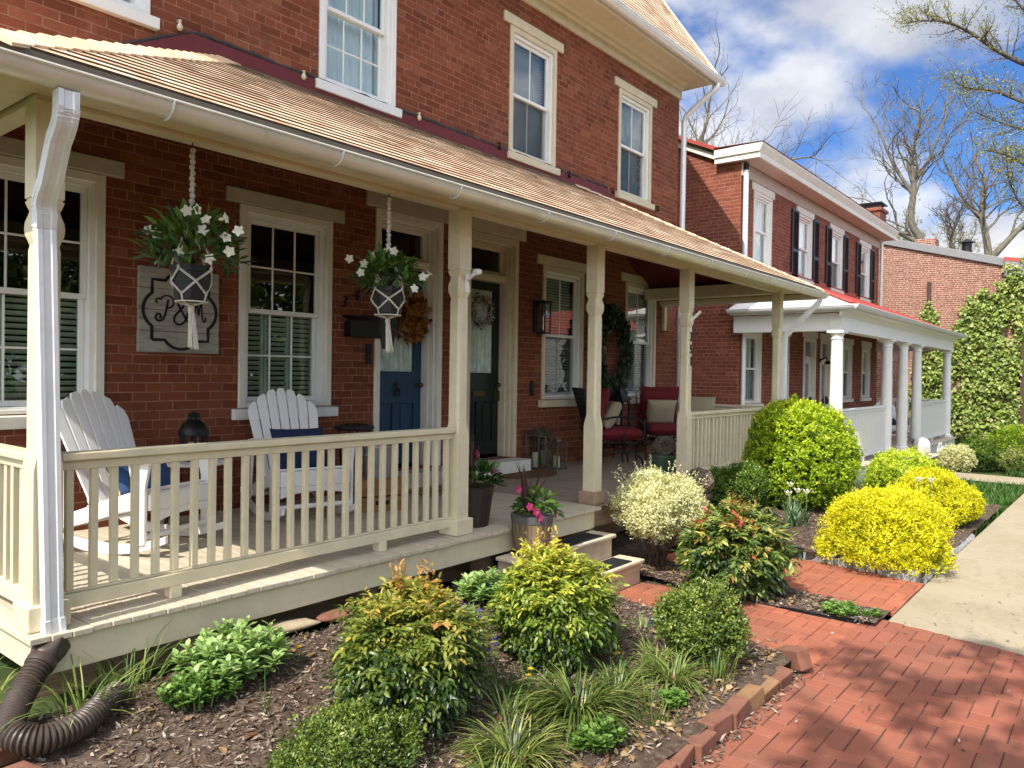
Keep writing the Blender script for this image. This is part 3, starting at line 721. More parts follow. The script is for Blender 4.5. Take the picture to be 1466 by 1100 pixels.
# deck: separate boards running out from the wall
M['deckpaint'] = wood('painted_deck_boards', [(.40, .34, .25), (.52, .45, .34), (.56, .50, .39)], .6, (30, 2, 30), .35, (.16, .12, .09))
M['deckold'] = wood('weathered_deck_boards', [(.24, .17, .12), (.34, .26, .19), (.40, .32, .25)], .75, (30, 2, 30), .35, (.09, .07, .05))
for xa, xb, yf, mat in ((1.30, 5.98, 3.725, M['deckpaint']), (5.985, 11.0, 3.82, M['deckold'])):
    mb = MB(); x = xa
    while x < xb - .02:
        e = min(x + .088, xb); j = random.uniform(-.006, .006); h = random.uniform(-.0015, .0015)
        mb.box(x + .0015, e - .0015, yf + j, HY - .002, DK - .028 + h, DK + h); x = e
    mb.build('porch_deck', mat, house, bevel=.004)
m = MB(); m.box(1.345, 5.90, 3.755, 3.785, .415, DK - .031); m.box(1.345, 1.375, 3.786, HY - .01, .415, DK - .031); m.box(5.87, 5.90, 3.786, 3.95, .30, DK - .031); m.build('porch_skirt', M['cream'], house, bevel=.004)
m = MB(); m.box(5.95, 11.0, 3.87, 3.90, .38, DK - .031); m.box(1.5, 11.0, 4.3, 4.34, .1, DK - .031); m.box(10.93, 10.96, 3.9, HY, .2, DK - .031)
for x in (2.2, 3.4, 4.6, 6.08, 7.98, 9.4, 10.84): m.box(x - .06, x + .06, 3.92, 4.04, -.1, DK - .031)
m.build('porch_framing', M['barewood'], house)
# steps
M['treadpaint'] = wood('painted_step_tread', [(.45, .37, .26), (.60, .51, .38), (.64, .56, .43)], .6, (3, 40, 40), .45, (.2, .15, .1))
M['riser'] = wood('tan_step_riser', [(.42, .32, .22), (.52, .41, .29), (.58, .48, .36)], .65, (3, 30, 30), .5, (.22, .17, .11))
for x0, x1, y0, y1, zt, zb in ((4.50, 5.87, 3.50, 3.755, .40, .24), (4.46, 5.95, 3.26, 3.52, .205, -.02)):
    m = MB(); m.box(x0, x1, y0, y1 - .004, zt - .03, zt); t_ = m.build('step_tread', M['treadpaint'], house, bevel=.008)
    m = MB(); m.box(x0 + .03, x1 - .03, y0 + .03, y1 - .006, zb - .25 if zt > .3 else zb, zt - .032); m.build('step_riser', M['riser'], house, bevel=.004)

# flashing board and tar line where the porch roof meets the wall
wz = PEZ + 2.5 * PS
m = MB()
m.box(3.24, 9.55, HY - .03, HY - .001, wz - .06, wz + .135)
m.prism([(3.24, wz - .06), (3.24, wz + .14), (2.1, wz + .14 - 1.14 * PS), (2.1, wz - .06 - 1.14 * PS)], HY - .03, HY - .001, 'y')
m.prism([(9.55, wz - .06), (9.55, wz + .135), (9.78, wz - .06)], HY - .03, HY - .001, 'y')
m.build('flashing', M['darkred'], house, bevel=.003)
mb = MB(); pts = []
for i in range(90):
    x = 2.1 + (9.6 - 2.1) * i / 89; z = wz + .148 + (min(0, x - 3.24) * PS) + random.uniform(-.008, .008); pts.append((x, HY - .015, z))
mb.tube(pts, [random.uniform(.012, .026) for _ in pts], 6)
mb.build('tar_line', M['tar'], house, smooth=60)
for x, z, mt in ((3.12, wz + 0.150, M['cream']), (4.30, wz + 0.120, M['cream']), (5.77, wz + 0.140, M['cream']), (7.12, wz + 0.150, M['black']), (8.60, wz + 0.120, M['black']), (9.72, wz + 0.120, M['black']), (11.1, wz + 0.100, M['black'])):
    m = MB(); m.lathe([(0, -.042), (.014, -.038), (.024, -.02), (.022, 0), (.012, .015), (.010, .03), (.014, .034), (.014, .045), (0, .05)], (x, HY - .045, z), 12); m.tube([(x, HY - .005, z + .04), (x, HY - .03, z + .048), (x, HY - .045, z + .04)], .006, 6)
    m.build('wire_knob', mt, house, smooth=50)
# left downspout with crimped elbows
def rect_tube(mb, pts, w_, h_, ribs=True):
    n = 12; P = [Vector(p) for p in pts]; secs = []
    for i, p in enumerate(P):
        t = (P[min(i + 1, len(P) - 1)] - P[max(i - 1, 0)]).normalized(); a = Vector((1, 0, 0)); a = (a - t * a.dot(t)).normalized(); b = t.cross(a)
        prof = [(-1, -1), (-.5, -1), (-.35, -.82), (.35, -.82), (.5, -1), (1, -1), (1, 1), (.5, 1), (.35, .82), (-.35, .82), (-.5, 1), (-1, 1)]
        secs.append([p + a * (u * w_ / 2) + b * (v * h_ / 2) for u, v in prof])
    mb.loft(secs)
m = MB()
arc = [(1.315, 3.425, 2.93), (1.315, 3.425, 2.86)]
for i in range(9):
    t = i / 8; arc.append((1.315 + .008 * t, 3.425 + .07 * t * t + .02 * t, 2.86 - .10 * t)); 
    if i % 1 == 0: arc.append((1.316 + .008 * t, 3.428 + .07 * t * t + .02 * t + .004, 2.852 - .10 * t))
arc += [(1.34, 3.64, 2.625)]
for i in range(9):
    t = i / 8; arc.append((1.342 + .02 * t, 3.66 + .11 * (1 - (1 - t) ** 2), 2.60 - .12 * t))
arc += [(1.366, 3.785, 2.42)]
rect_tube(m, arc, .082, .062)
o = m.build('downspout', M['spout'], house, smooth=20); o['label'] = 'white downspout with crimped elbows in front of the left porch post'
m = MB(); rect_tube(m, [(1.368, 3.787, 2.45), (1.415, 3.787, .53)], .076, .058); m.build('pipe', M['spout'], o, smooth=20)
m = MB(); rect_tube(m, [(1.412, 3.787, .66), (1.415, 3.787, .62), (1.417, 3.785, .56), (1.417, 3.78, .52)], .086, .068); m.build('collar', M['spout'], o, smooth=20)
for k in range(9):      # crimps on the elbow
    t = k / 8; c = Vector((1.317 + .008 * t, 3.43 + .07 * t * t + .02 * t, 2.855 - .10 * t))
    m = MB(); m.obox(c, (.088, .066, .006), Matrix.Rotation(R(-45 * t), 3, 'X')); m.build('crimp', M['spout'], o, bevel=.002)
for k in range(7):
    t = k / 6; c = Vector((1.344 + .02 * t, 3.665 + .11 * (1 - (1 - t) ** 2), 2.595 - .12 * t))
    m = MB(); m.obox(c, (.086, .066, .006), Matrix.Rotation(R(-45 * (1 - t)), 3, 'X')); m.build('crimp', M['spout'], o, bevel=.002)
m = MB(); rect_tube(m, [(11.2, 3.42, 2.95), (11.2, 3.44, 2.88), (10.99, 3.82, 2.42), (10.98, 3.84, 2.36), (10.98, 3.84, .0)], .08, .06)
o = m.build('downspout', M['spout'], house, smooth=20)
# ------------------------------------------------------------------ leaves
def leaves(name, P, D, N, L, W, lv, mat, parent=None, hi=False, fold=.25, bend=.25):
    """one leaf per row: base point P, direction D, surface normal hint N, length L, width W, colour value lv"""
    P = np.asarray(P, float); D = np.asarray(D, float); N = np.asarray(N, float); n = len(P)
    L = np.broadcast_to(np.asarray(L, float), (n,))[:, None]; W = np.broadcast_to(np.asarray(W, float), (n,))[:, None]
    D = D / (np.linalg.norm(D, axis=1, keepdims=True) + 1e-9)
    S = np.cross(D, N); S /= (np.linalg.norm(S, axis=1, keepdims=True) + 1e-9); N = np.cross(S, D)
    if hi:
        k = 8
        V = np.stack([P, P + D * L * .3 + S * W * .42 + N * W * fold * .6, P + D * L * .68 + S * W * .40 + N * (W * fold * .5 - L * bend * .25), P + D * L - N * L * bend * .6,
                      P + D * L * .68 - S * W * .40 + N * (W * fold * .5 - L * bend * .25), P + D * L * .3 - S * W * .42 + N * W * fold * .6,
                      P + D * L * .3 - N * L * bend * .02, P + D * L * .68 - N * L * bend * .28], 1)
        F = [(0, 6, 1), (1, 6, 7, 2), (2, 7, 3), (0, 5, 6), (5, 4, 7, 6), (4, 3, 7)]
    else:
        k = 4
        V = np.stack([P, P + D * L * .48 + S * W * .5 + N * W * fold, P + D * L - N * L * bend * .3, P + D * L * .48 - S * W * .5 + N * W * fold], 1)
        F = [(0, 2, 1), (0, 3, 2)]
    V = V.reshape(-1, 3)
    fl = []
    off = np.arange(n) * k
    me = bpy.data.meshes.new(name)
    nl = sum(len(f) for f in F)
    loops = np.concatenate([np.array(f) for f in F]); starts = np.cumsum([0] + [len(f) for f in F][:-1]); tot = np.array([len(f) for f in F])
    me.vertices.add(n * k); me.vertices.foreach_set('co', V.ravel())
    me.loops.add(n * nl); me.loops.foreach_set('vertex_index', (off[:, None] + loops[None]).ravel().astype(np.int32))
    me.polygons.add(n * len(F)); me.polygons.foreach_set('loop_start', (np.arange(n)[:, None] * nl + starts[None]).ravel().astype(np.int32))
    me.polygons.foreach_set('loop_total', np.tile(tot, n).astype(np.int32))
    me.polygons.foreach_set('use_smooth', np.ones(n * len(F), dtype=bool))
    me.update(calc_edges=True); me.validate()
    at = me.attributes.new('lv', 'FLOAT', 'POINT'); at.data.foreach_set('value', np.repeat(np.clip(np.broadcast_to(lv, (n,)), 0, 1), k).astype(np.float32))
    me.materials.append(mat)
    o = bpy.data.objects.new(name, me); COL.objects.link(o)
    if parent: o.parent = parent
    return o

def unit(n):
    v = rng.normal(size=(n, 3)); return v / np.linalg.norm(v, axis=1, keepdims=True)

def blades(name, specs, mat, parent=None, seg=5):
    """arching grass-like blades. specs: list of (base, dir2d angle, length, width, lean, droop, lv)"""
    mb = MB(); lv = []
    for (b, a, L, w_, lean, droop, c) in specs:
        d = Vector((math.cos(a), math.sin(a), 0)); s = Vector((-d.y, d.x, 0)); p = Vector(b); el = PI / 2 - lean; q = []
        for i in range(seg + 1):
            t = i / seg; ww = w_ * (.75 + .5 * t if t < .3 else .9 * (1 - ((t - .3) / .7) ** 2) + .02) * .5
            q += [p - s * ww + Vector((0, 0, ww * .5)), p + s * ww + Vector((0, 0, ww * .5))] if i % 2 == 9 else [p - s * ww, p + s * ww]
            p = p + (d * math.cos(el) + Vector((0, 0, math.sin(el)))) * (L / seg); el -= droop / seg
        mb.add(q, [(2 * i, 2 * i + 1, 2 * i + 3, 2 * i + 2) for i in range(seg)]); lv.append(c)
    o = mb.build(name, mat, parent, smooth=80)
    set_lv(o, np.clip(lv, 0, 1), 2 * (seg + 1))
    return o

# ------------------------------------------------------------------ ground
def gz(x): return 0. if x < 8 else -.014 * (min(x, 45) - 8)
def P2L(y): return float(np.interp(y, [1.3, 1.4, 1.71, 2.0, 2.2, 3.6], [6.47, 6.46, 6.40, 6.53, 6.58, 6.6]))
def P2R(y): return float(np.interp(y, [1.3, 1.4, 2.02, 2.5, 3.6], [7.58, 7.6, 7.72, 7.76, 7.8]))
def P1R(y): return float(np.interp(y, [1.4, 1.75, 2.4, 3.3], [5.99, 5.98, 6.0, 5.94]))
def in_path1(x, y): return 4.83 < x < P1R(y) and 1.5 < y < 3.32
def in_path2(x, y): return P2L(y) < x < P2R(y) and 1.37 < y < 3.6
def bedz(x, y):
    if x < 4.9: return .085 + .11 * (y - 1.65) if y < 3.62 else .30 - .9 * (y - 3.62)
    if x < 7.6: return .018 + .03 * max(0, y - 2.4)
    return gz(x) + .05 + .05 * (y - 1.4)
def bz(x, y): return bedz(x, y)

def soil_mat():
    t = NT('mulch_soil'); o = t.obj(); n = t.noise(o, 22, 8, .7); n2 = t.noise(o, 2.2, 4); n3 = t.noise(o, 120, 3)
    c = t.ramp(n, [(.3, (.035, .022, .015)), (.5, (.10, .068, .05)), (.72, (.21, .155, .12))])
    c = t.mix(t.ramp(n2, [(.4, (0, 0, 0)), (.7, (.35, .35, .35))]), c, (.12, .10, .08))
    return t.done(t.bsdf(c, .95, t.bump(t.math('ADD', n, t.math('MULTIPLY', n3, .4)), 1., .02), spec=.15))
M['soil'] = soil_mat()
def earth_mat():
    t = NT('lawn_earth'); o = t.obj(); n = t.noise(o, .35, 6); n2 = t.noise(o, 18, 5)
    c = t.ramp(n, [(.35, (.035, .06, .018)), (.65, (.07, .10, .03))]); c = t.mix(t.ramp(n2, [(.4, (0, 0, 0)), (.7, (.5, .5, .5))]), c, (.05, .045, .025))
    return t.done(t.bsdf(c, .95, t.bump(n2, .6, .02), spec=.1))
M['earth'] = earth_mat()
m = MB(); xs = [-80, -20, 0, 8, 12, 20, 30, 45, 90, 400]; ys = [-200, -40, -10, 4, 10, 40, 300]
for i in range(len(xs) - 1):
    for j in range(len(ys) - 1):
        m.add([(a, b, gz(a) - .07) for a, b in ((xs[i], ys[j]), (xs[i + 1], ys[j]), (xs[i + 1], ys[j + 1]), (xs[i], ys[j + 1]))], [(0, 1, 2, 3)])
tag(m.build('ground', M['earth']), kind='structure')

# garden bed: an uneven sheet of mulch with the paths cut out
def bed_sheet(name, x0, x1, y0, y1, st=.06):
    nx, ny = int((x1 - x0) / st), int((y1 - y0) / st); idx = {}; vs = []; fs = []
    def vid(i, j):
        if (i, j) not in idx:
            x, y = x0 + i * st, y0 + j * st
            z = bz(x, y) + .022 * noise.noise((x * 3.1, y * 3.1, 0)) + .014 * noise.noise((x * 11, y * 11, 4))
            idx[i, j] = len(vs); vs.append((x, y, z))
        return idx[i, j]
    for i in range(nx):
        for j in range(ny):
            x, y = x0 + (i + .5) * st, y0 + (j + .5) * st
            if in_path1(x, y) or in_path2(x, y): continue
            if y < 1.58 and x < 5.98: continue
            if 4.8 < x < 5.97 and y < 3.3: continue
            fs.append((vid(i, j), vid(i + 1, j), vid(i + 1, j + 1), vid(i, j + 1)))
    m = MB(); m.add(vs, fs); return tag(m.build(name, M['soil'], smooth=80), kind='structure')
bed_sheet('garden_bed', 1.13, 13.2, 1.40, 4.6)
# pavers
def paver_mat(name, cols, tint):
    t = NT(name); o = t.obj(); a = t.n('ShaderNodeAttribute', attribute_name='lv'); n = t.noise(o, 70, 5, .7); n2 = t.noise(o, 1.6, 6, .65)
    c = t.ramp(a.outputs['Fac'], [(i / (len(cols) - 1), q) for i, q in enumerate(cols)])
    c = t.mix(t.ramp(n, [(.35, (0, 0, 0)), (.7, (.4, .4, .4))]), c, tint)
    c = t.mix(t.ramp(n2, [(.42, (0, 0, 0)), (.72, (.55, .55, .55))]), c, (.17, .085, .058))
    n4 = t.noise(o, 5.5, 7, .7, .6); c = t.mix(t.ramp(n4, [(.60, (0, 0, 0)), (.74, (.5, .5, .5))]), c, (.36, .22, .15))
    return t.done(t.bsdf(c, .85, t.bump(n, .5, .002), spec=.25))
M['paver'] = paver_mat('red_clay_paver', [(.18, .056, .034), (.235, .075, .044), (.28, .09, .055), (.22, .074, .048), (.26, .078, .043)], (.31, .12, .08))
M['paver2'] = paver_mat('orange_clay_paver', [(.25, .076, .042), (.31, .098, .053), (.35, .115, .063), (.27, .085, .048), (.33, .102, .056)], (.40, .155, .095))
M['joint'] = paint('joint_sand', (.07, .05, .038), .95, .4, .4, .3, (.2, .16, .1), scale=20)
def pavers(name, bricks, mat, z, gx=.0012, gy=.003):
    mb = MB(); lv = []
    for (x, y, w_, h_) in bricks:
        a, b = x + gx * random.uniform(.4, 1.4), x + w_ - gx * random.uniform(.4, 1.4); c, d = y + gy * random.uniform(.3, 1.6), y + h_ - gy * random.uniform(.3, 1.6)
        t = z(x, y) + random.uniform(-.003, .0025) + .004 * noise.noise((x * 1.3, y * 1.3, 2)); k = [random.uniform(-.0015, .0015) for _ in range(4)]; e = .003
        mb.add([(a, c, t - .03), (b, c, t - .03), (b, d, t - .03), (a, d, t - .03), (a, c, t + k[0] - e), (b, c, t + k[1] - e), (b, d, t + k[2] - e), (a, d, t + k[3] - e),
                (a + e, c + e, t + k[0]), (b - e, c + e, t + k[1]), (b - e, d - e, t + k[2]), (a + e, d - e, t + k[3])],
               [(0, 1, 5, 4), (1, 2, 6, 5), (2, 3, 7, 6), (3, 0, 4, 7), (4, 5, 9, 8), (5, 6, 10, 9), (6, 7, 11, 10), (7, 4, 8, 11), (8, 9, 10, 11)]); lv.append(random.random())
    o = mb.build(name, mat); set_lv(o, lv, 12); return tag(o, kind='structure')
Wb = .1015; br = []
for i in range(-50, 70):
    for j in range(-45, 20):
        r = (i + j) % 4; x, y = .05 + i * Wb, .03 + j * Wb
        if not (-4 < x < 6.24 and -4 < y < 1.53): continue
        if r == 0: br.append((x, y, 2 * Wb, Wb))
        elif r == 2: br.append((x, y, Wb, 2 * Wb))
def apron_cut(q):
    x, y, w_, h_ = q
    lim = 6.235 - max(0, 1.37 - (y + h_ / 2)) * .19
    x1, y1 = min(x + w_, lim), min(y + h_, 1.535)
    return (x, y, x1 - x, y1 - y) if x1 - x > .02 and y1 - y > .02 else None
pavers('brick_driveway', [q for q in map(apron_cut, br) if q], M['paver'], lambda x, y: 0., .0012, .0027)
bw2 = []
for i in range(-1, 18):
    for j in range(-3, 12):
        x, y = 4.84 + i * .2035, 1.505 + j * .2035
        for k in (0, 1):
            q = (x, y + k * .10175, .2035, .10175) if (i + j) % 2 else (x + k * .10175, y, .10175, .2035)
            mx_, my_ = q[0] + q[2] / 2, q[1] + q[3] / 2
            x0_, x1_, y1_ = q[0], q[0] + q[2], q[1] + q[3]
            for lo, hi, ylo, yhi in ((4.78, P1R(my_), 1.5, 3.33), (P2L(my_), P2R(my_), 1.372, 3.6)):
                a_, b_, c_, d_ = max(x0_, lo), min(x1_, hi), max(q[1], ylo), min(y1_, yhi)
                if b_ - a_ > .02 and d_ - c_ > .02: bw2.append((a_, c_, b_ - a_, d_ - c_))
pavers('brick_path', bw2, M['paver2'], lambda x, y: .002, .0012, .0018)
m = MB(); m.box(-4, 6.24, -4, 1.56, -.06, -.007); m.box(4.80, 7.8, 1.5, 3.6, -.061, -.0075); tag(m.build('joint_sand', M['joint']), kind='structure')
# concrete sidewalk in slabs
def concrete_mat():
    t = NT('tan_concrete'); o = t.obj(); n = t.noise(o, 1.1, 7, .62); n2 = t.noise(o, 190, 3); n3 = t.noise(o, 9, 6, .7)
    c = t.ramp(n, [(.3, (.28, .235, .155)), (.55, (.345, .295, .21)), (.75, (.32, .28, .21))])
    c = t.mix(t.ramp(n3, [(.46, (0, 0, 0)), (.72, (.6, .6, .6))]), c, (.33, .26, .17)); n5 = t.noise(o, .5, 8, .75, 1.2); c = t.mix(t.ramp(n5, [(.485, (0, 0, 0)), (.5, (.45, .45, .45)), (.515, (0, 0, 0))]), c, (.2, .16, .11)); c = t.mix(t.ramp(n2, [(.45, (0, 0, 0)), (.75, (.45, .45, .45))]), c, (.30, .25, .17))
    return t.done(t.bsdf(c, .9, t.bump(n2, .5, .003), spec=.2))
M['concrete'] = concrete_mat()
m = MB(); xs = [6.22, 9.05, 12.03, 15.05, 18.05, 21, 24, 27, 30, 33, 36, 40, 44, 50]
for a, b in zip(xs, xs[1:]):
    e = .009; q = [(a + e - (.37 if a < 7 else 0), -.6), (b - e, -.6), (b - e, 1.365), (a + e, 1.365)]
    m.add([(x, y, gz(x) - .1) for x, y in q] + [(x, y, gz(x) + .004) for x, y in q], [(4, 5, 6, 7), (0, 1, 5, 4), (1, 2, 6, 5), (2, 3, 7, 6), (3, 0, 4, 7)])
tag(m.build('sidewalk', M['concrete'], bevel=.006), kind='structure')
m = MB(); m.add([(x, y, gz(x) + .012) for x, y in ((17.0, 1.38), (18.5, 1.38), (18.6, 3.1), (19.2, 3.5), (17.6, 3.5), (17.1, 2.6))], [tuple(range(6))]); tag(m.build('garden_walk', M['concrete']), kind='structure')
m = MB(); m.add([(x, y, gz(x) - .005) for x, y in ((9, -.6), (50, -.6), (50, -9), (9, -9))], [(0, 3, 2, 1)]); 
M['asphalt'] = paint('asphalt', (.05, .05, .05), .9, .2, .8, scale=30); tag(m.build('road', M['asphalt']), kind='structure')

# mulch chips and leaf litter
def inbed(x, y):
    if in_path1(x, y) or in_path2(x, y): return False
    if x < 4.82: return 1.66 < y < 3.9 and x > 1.15
    if x < 5.97: return False
    return 1.45 < y < 3.8
def pts_in_bed(n, boxes):
    out = []
    while len(out) < n:
        b = random.choices(boxes, [(q[1] - q[0]) * (q[3] - q[2]) * q[4] for q in boxes])[0]
        x, y = random.uniform(b[0], b[1]), random.uniform(b[2], b[3])
        if inbed(x, y): out.append((x, y, bz(x, y) + .022 * noise.noise((x * 3.1, y * 3.1, 0)) + .014 * noise.noise((x * 11, y * 11, 4))))
    return np.array(out)
BX = [(1.15, 4.82, 1.66, 3.9, 1.), (5.97, 6.6, 1.45, 3.6, 1.2), (7.7, 10.5, 1.45, 3.8, .35)]
chipmat = leafmat('wood_chips', [(0, (.035, .024, .017)), (.35, (.11, .078, .058)), (.7, (.25, .19, .15)), (.9, (.37, .31, .25)), (1, (.46, .40, .31))], 0., .9, .1)
p = pts_in_bed(32000, BX); q = np.stack([rng.uniform(2.4, 4.95, 420), 1.515 + rng.normal(0, .022, 420), np.full(420, .006)], 1); q2 = np.stack([rng.uniform(3.5, 7.6, 260), rng.uniform(.2, 3.2, 260), np.full(260, .009)], 1); p = np.concatenate([p, q, q2]); n = len(p)
a = rng.uniform(0, 2 * PI, n); el = rng.normal(0, .35, n)
D = np.stack([np.cos(a) * np.cos(el), np.sin(a) * np.cos(el), np.sin(el)], 1); N = np.stack([rng.normal(0, .5, n), rng.normal(0, .5, n), np.ones(n)], 1)
p[:, 2] += rng.uniform(.0, .012, n)
tag(leaves('mulch_chips', p, D, N, rng.uniform(.012, .055, n), rng.uniform(.006, .016, n), rng.beta(2, 2.2, n), chipmat, bend=.05, fold=.1), kind='stuff')
littermat = leafmat('dry_leaf', [(0, (.16, .08, .035)), (.5, (.34, .22, .11)), (1, (.52, .42, .26))], .25, .7, .2)
p = pts_in_bed(420, [(1.2, 4.8, 1.7, 3.6, 1.)]); q = pts_in_bed(700, [(2.3, 4.7, 1.66, 2.2, 1.), (6.0, 6.4, 1.6, 3.4, .8)]); p = np.concatenate([p, q]); n = len(p); p[:, 2] += .01
N = np.stack([rng.normal(0, .6, n), rng.normal(0, .6, n), np.ones(n)], 1); a = rng.uniform(0, 2 * PI, n); D = np.stack([np.cos(a), np.sin(a), rng.normal(.1, .25, n)], 1)
tag(leaves('leaf_litter', p, D, N, rng.uniform(.02, .075, n), rng.uniform(.012, .04, n), rng.random(n), littermat, hi=True, fold=.3, bend=.3), kind='stuff')

# edging bricks, each a thing
M['edgebrick'] = paint('old_edging_brick', (.21, .09, .058), .9, .35, .8, .4, (.14, .09, .06), scale=9)
M['edgebrick2'] = paint('yellowish_edging_brick', (.25, .14, .07), .9, .3, .8, .4, (.2, .12, .07), scale=9)
eb = [(4.80, 1.585, .13, R(62), 'tilted clay edging brick at the corner of the garden bed beside the path', M['edgebrick'])]
lbl = ['second', 'third', 'fourth', 'fifth', 'sixth', 'seventh', 'eighth', 'ninth', 'tenth']
x = 4.60
for k in range(9):
    eb.append((x - .1, 1.575 + random.uniform(-.02, .02), .052 + random.uniform(-.014, .01), random.gauss(0, .09), f'clay edging brick along the driveway, {lbl[k]} from the tilted corner brick', M['edgebrick2'] if k in (1, 2) else M['edgebrick'])); x -= .212
for k, (x, y, z, rz, lab, mt) in enumerate(eb):
    m = MB(); tilt = Matrix.Rotation(random.gauss(0, .10), 3, 'X') @ Matrix.Rotation(R(14) if k == 0 else random.gauss(0, .07), 3, 'Y')
    m.obox((0, 0, 0), (.203, .092, 0.125 if k == 0 else .10), tilt); o = m.build('edging_brick', mt, bevel=.008); o.location = (x, y, z - (.015 if k else .06)); o.rotation_euler = (0, 0, rz)
    tag(o, lab, 'brick', 'clay bricks edging the garden bed')
for x, y, z, lab in ((1.085, 3.47, .285, 'clay edging brick beside the corrugated pipe at the left edge'), (1.11, 3.20, .245, 'clay edging brick in the bottom left corner, nearest the viewer')):
    m = MB(); m.obox((0, 0, 0), (.1, .21, .07), Matrix.Rotation(random.gauss(0, .08), 3, 'Y')); o = m.build('edging_brick', M['edgebrick'], bevel=.008); o.location = (x, y, z); o.rotation_euler = (0, 0, R(12)); tag(o, lab, 'brick', 'clay bricks edging the garden bed')
# granite kerb stones around the right-hand bed
M['granite'] = paint('granite', (.30, .30, .29), .85, .25, .8, .3, (.2, .19, .17), scale=22)
ks = [(8.30, 2.98, .42), (8.02, 2.66, .34), (7.83, 2.33, .34), (7.745, 1.96, .36), (7.66, 1.60, .34)]
kl = ['rough granite kerb stone at the far end of the curved row by the brick path', 'rough granite kerb stone, second in the curved row from the tulip bed', 'rough granite kerb stone in the middle of the curved row by the path', 'rough granite kerb stone disappearing under the large yellow shrub', 'rough granite kerb stone hidden at the corner of path and sidewalk']
pr = None
def kerb(x, y, z, L, rz, lab):
    m = MB(); nx = 6; secs = []
    for i in range(nx + 1):
        t = i / nx - .5; j = [random.uniform(-.012, .012) for _ in range(8)]
        secs.append([Vector((t * L, -.055 + j[0], -.1)), Vector((t * L, -.06 + j[1], .04 + j[2])), Vector((t * L, -.035 + j[3], .07 + j[4] * .7)), Vector((t * L, .03 + j[5], .072 + j[6] * .7)), Vector((t * L, .06 + j[7], .04)), Vector((t * L, .055, -.1))])
    m.loft(secs); o = m.build('kerb_stone', M['granite'], bevel=.006); o.location = (x, y, z); o.rotation_euler = (0, 0, rz); return tag(o, lab, 'kerb stone', 'granite kerb stones edging the right hand bed')
for k, (x, y, L) in enumerate(ks):
    nx_ = ks[min(k + 1, 4)]; pv = ks[max(k - 1, 0)]
    kerb(x, y, gz(x) + .03, L, math.atan2(nx_[1] - pv[1], nx_[0] - pv[0]), kl[k])
for k, x in enumerate((7.95, 8.5, 9.05, 9.6, 10.15)): kerb(x, 1.43, gz(x) - .03, .5, 0, 'grey kerb stone along the sidewalk edge, ' + ['first', 'second', 'third', 'fourth', 'fifth'][k] + ' beneath the yellow shrubs')
# black plastic lawn edging round the tip of the mulch strip
M['plastic'] = paint('black_plastic', (.02, .023, .028), .45, .2, .05)
m = MB(); pl = [(6.0, 2.35, .012), (6.01, 2.0, .014), (6.0, 1.75, .02), (6.02, 1.58, .03), (6.07, 1.46, .03), (6.13, 1.43, .02)]; m.tube(pl, .011, 8)
for a_, b_ in zip(pl, pl[1:]): m.bar((a_[0], a_[1], a_[2] - .02), (b_[0], b_[1], b_[2] - .02), .004, .034)
tag(m.build('lawn_edging', M['plastic'], smooth=50), 'black plastic lawn edging round the tip of the mulch strip', 'edging')
m = MB(); pl = [(6.36, 1.80, .012), (6.37, 1.70, .014), (6.40, 1.55, .012), (6.44, 1.45, .008)]; m.tube(pl, .013, 8)
tag(m.build('lawn_edging', M['plastic'], smooth=50), 'short black plastic edging between the weeds and the right-hand brick path', 'edging')
# stones lying at the porch foot
M['fieldstone'] = paint('field_stone', (.36, .29, .19), .9, .25, .8, .3, (.2, .15, .1), scale=10)
for x, y, z, sx, sy, sz, lab in ((2.62, 3.74, .33, .20, .08, .03, 'flat tan stone lying at the foot of the porch skirt'), (2.98, 3.72, .32, .14, .08, .035, 'broken reddish stone beside the porch skirt behind the first shrub'), (4.40, 3.62, .28, .11, .08, .07, 'rounded brown stone beside the wooden steps')):
    m = MB(); pr_ = []; secs = []
    for i in range(7):
        t = -1 + 2 * i / 6; r_ = math.sqrt(max(.02, 1 - t * t)); secs.append([Vector((sx * r_ * math.cos(q) * (1 + .15 * math.sin(3 * q + i)), sy * r_ * math.sin(q) * (1 + .1 * math.cos(2 * q)), sz * t)) for q in [2 * PI * k / 12 for k in range(12)]])
    m.loft(secs); o = m.build('stone', M['fieldstone'] if 'red' not in lab else M['edgebrick'], smooth=60); o.location = (x, y, z); o.rotation_euler = (0, 0, random.uniform(-.3, .3)); tag(o, lab, 'stone')
# ------------------------------------------------------------------ second house with the white columned porch
nh = thing('brick_house', 'dark red brick house with black shutters and a white columned porch', 'house')
NX0, NX1, NY = 14.55, 25.2, 6.
nup = [(15.2, 16.22), (17.85, 18.87), (20.36, 21.38), (23.09, 24.11)]
nlow = [(14.87, 15.77), (16.55, 17.45), (21.62, 22.5), (23.5, 24.4)]
ndoor = [(18.42, 19.34), (19.70, 20.62)]
NL0, NL1, NU0, NU1 = 1.27, 2.74, 4.13, 5.60
wl = MB(); wall_holes(wl, NX0, NX1, -.6, 6.1, [(a, b, NU0, NU1) for a, b in nup] + [(a, b, NL0, NL1) for a, b in nlow] + [(a, b, .2, 2.78) for a, b in ndoor], NY)
NS = .47
for X, fl in ((NX0, 1), (NX1, -1)):
    q = [(X, NY, -.6), (X, NY, 6.1), (X, 6.45, 6.2), (X, 9.8, 6.2 + 3.35 * NS), (X, 13.2, 6.2), (X, 13.2, -.6)]; wl.add(q, [tuple(range(6))[::fl]])
wl.build('wall', M['brick_near'], nh)
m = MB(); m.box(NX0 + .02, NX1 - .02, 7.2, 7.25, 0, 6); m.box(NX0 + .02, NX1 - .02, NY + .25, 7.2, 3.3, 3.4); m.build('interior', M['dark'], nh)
M['shutter'] = paint('black_blue_shutter', (.016, .02, .027), .45, .15, .1)
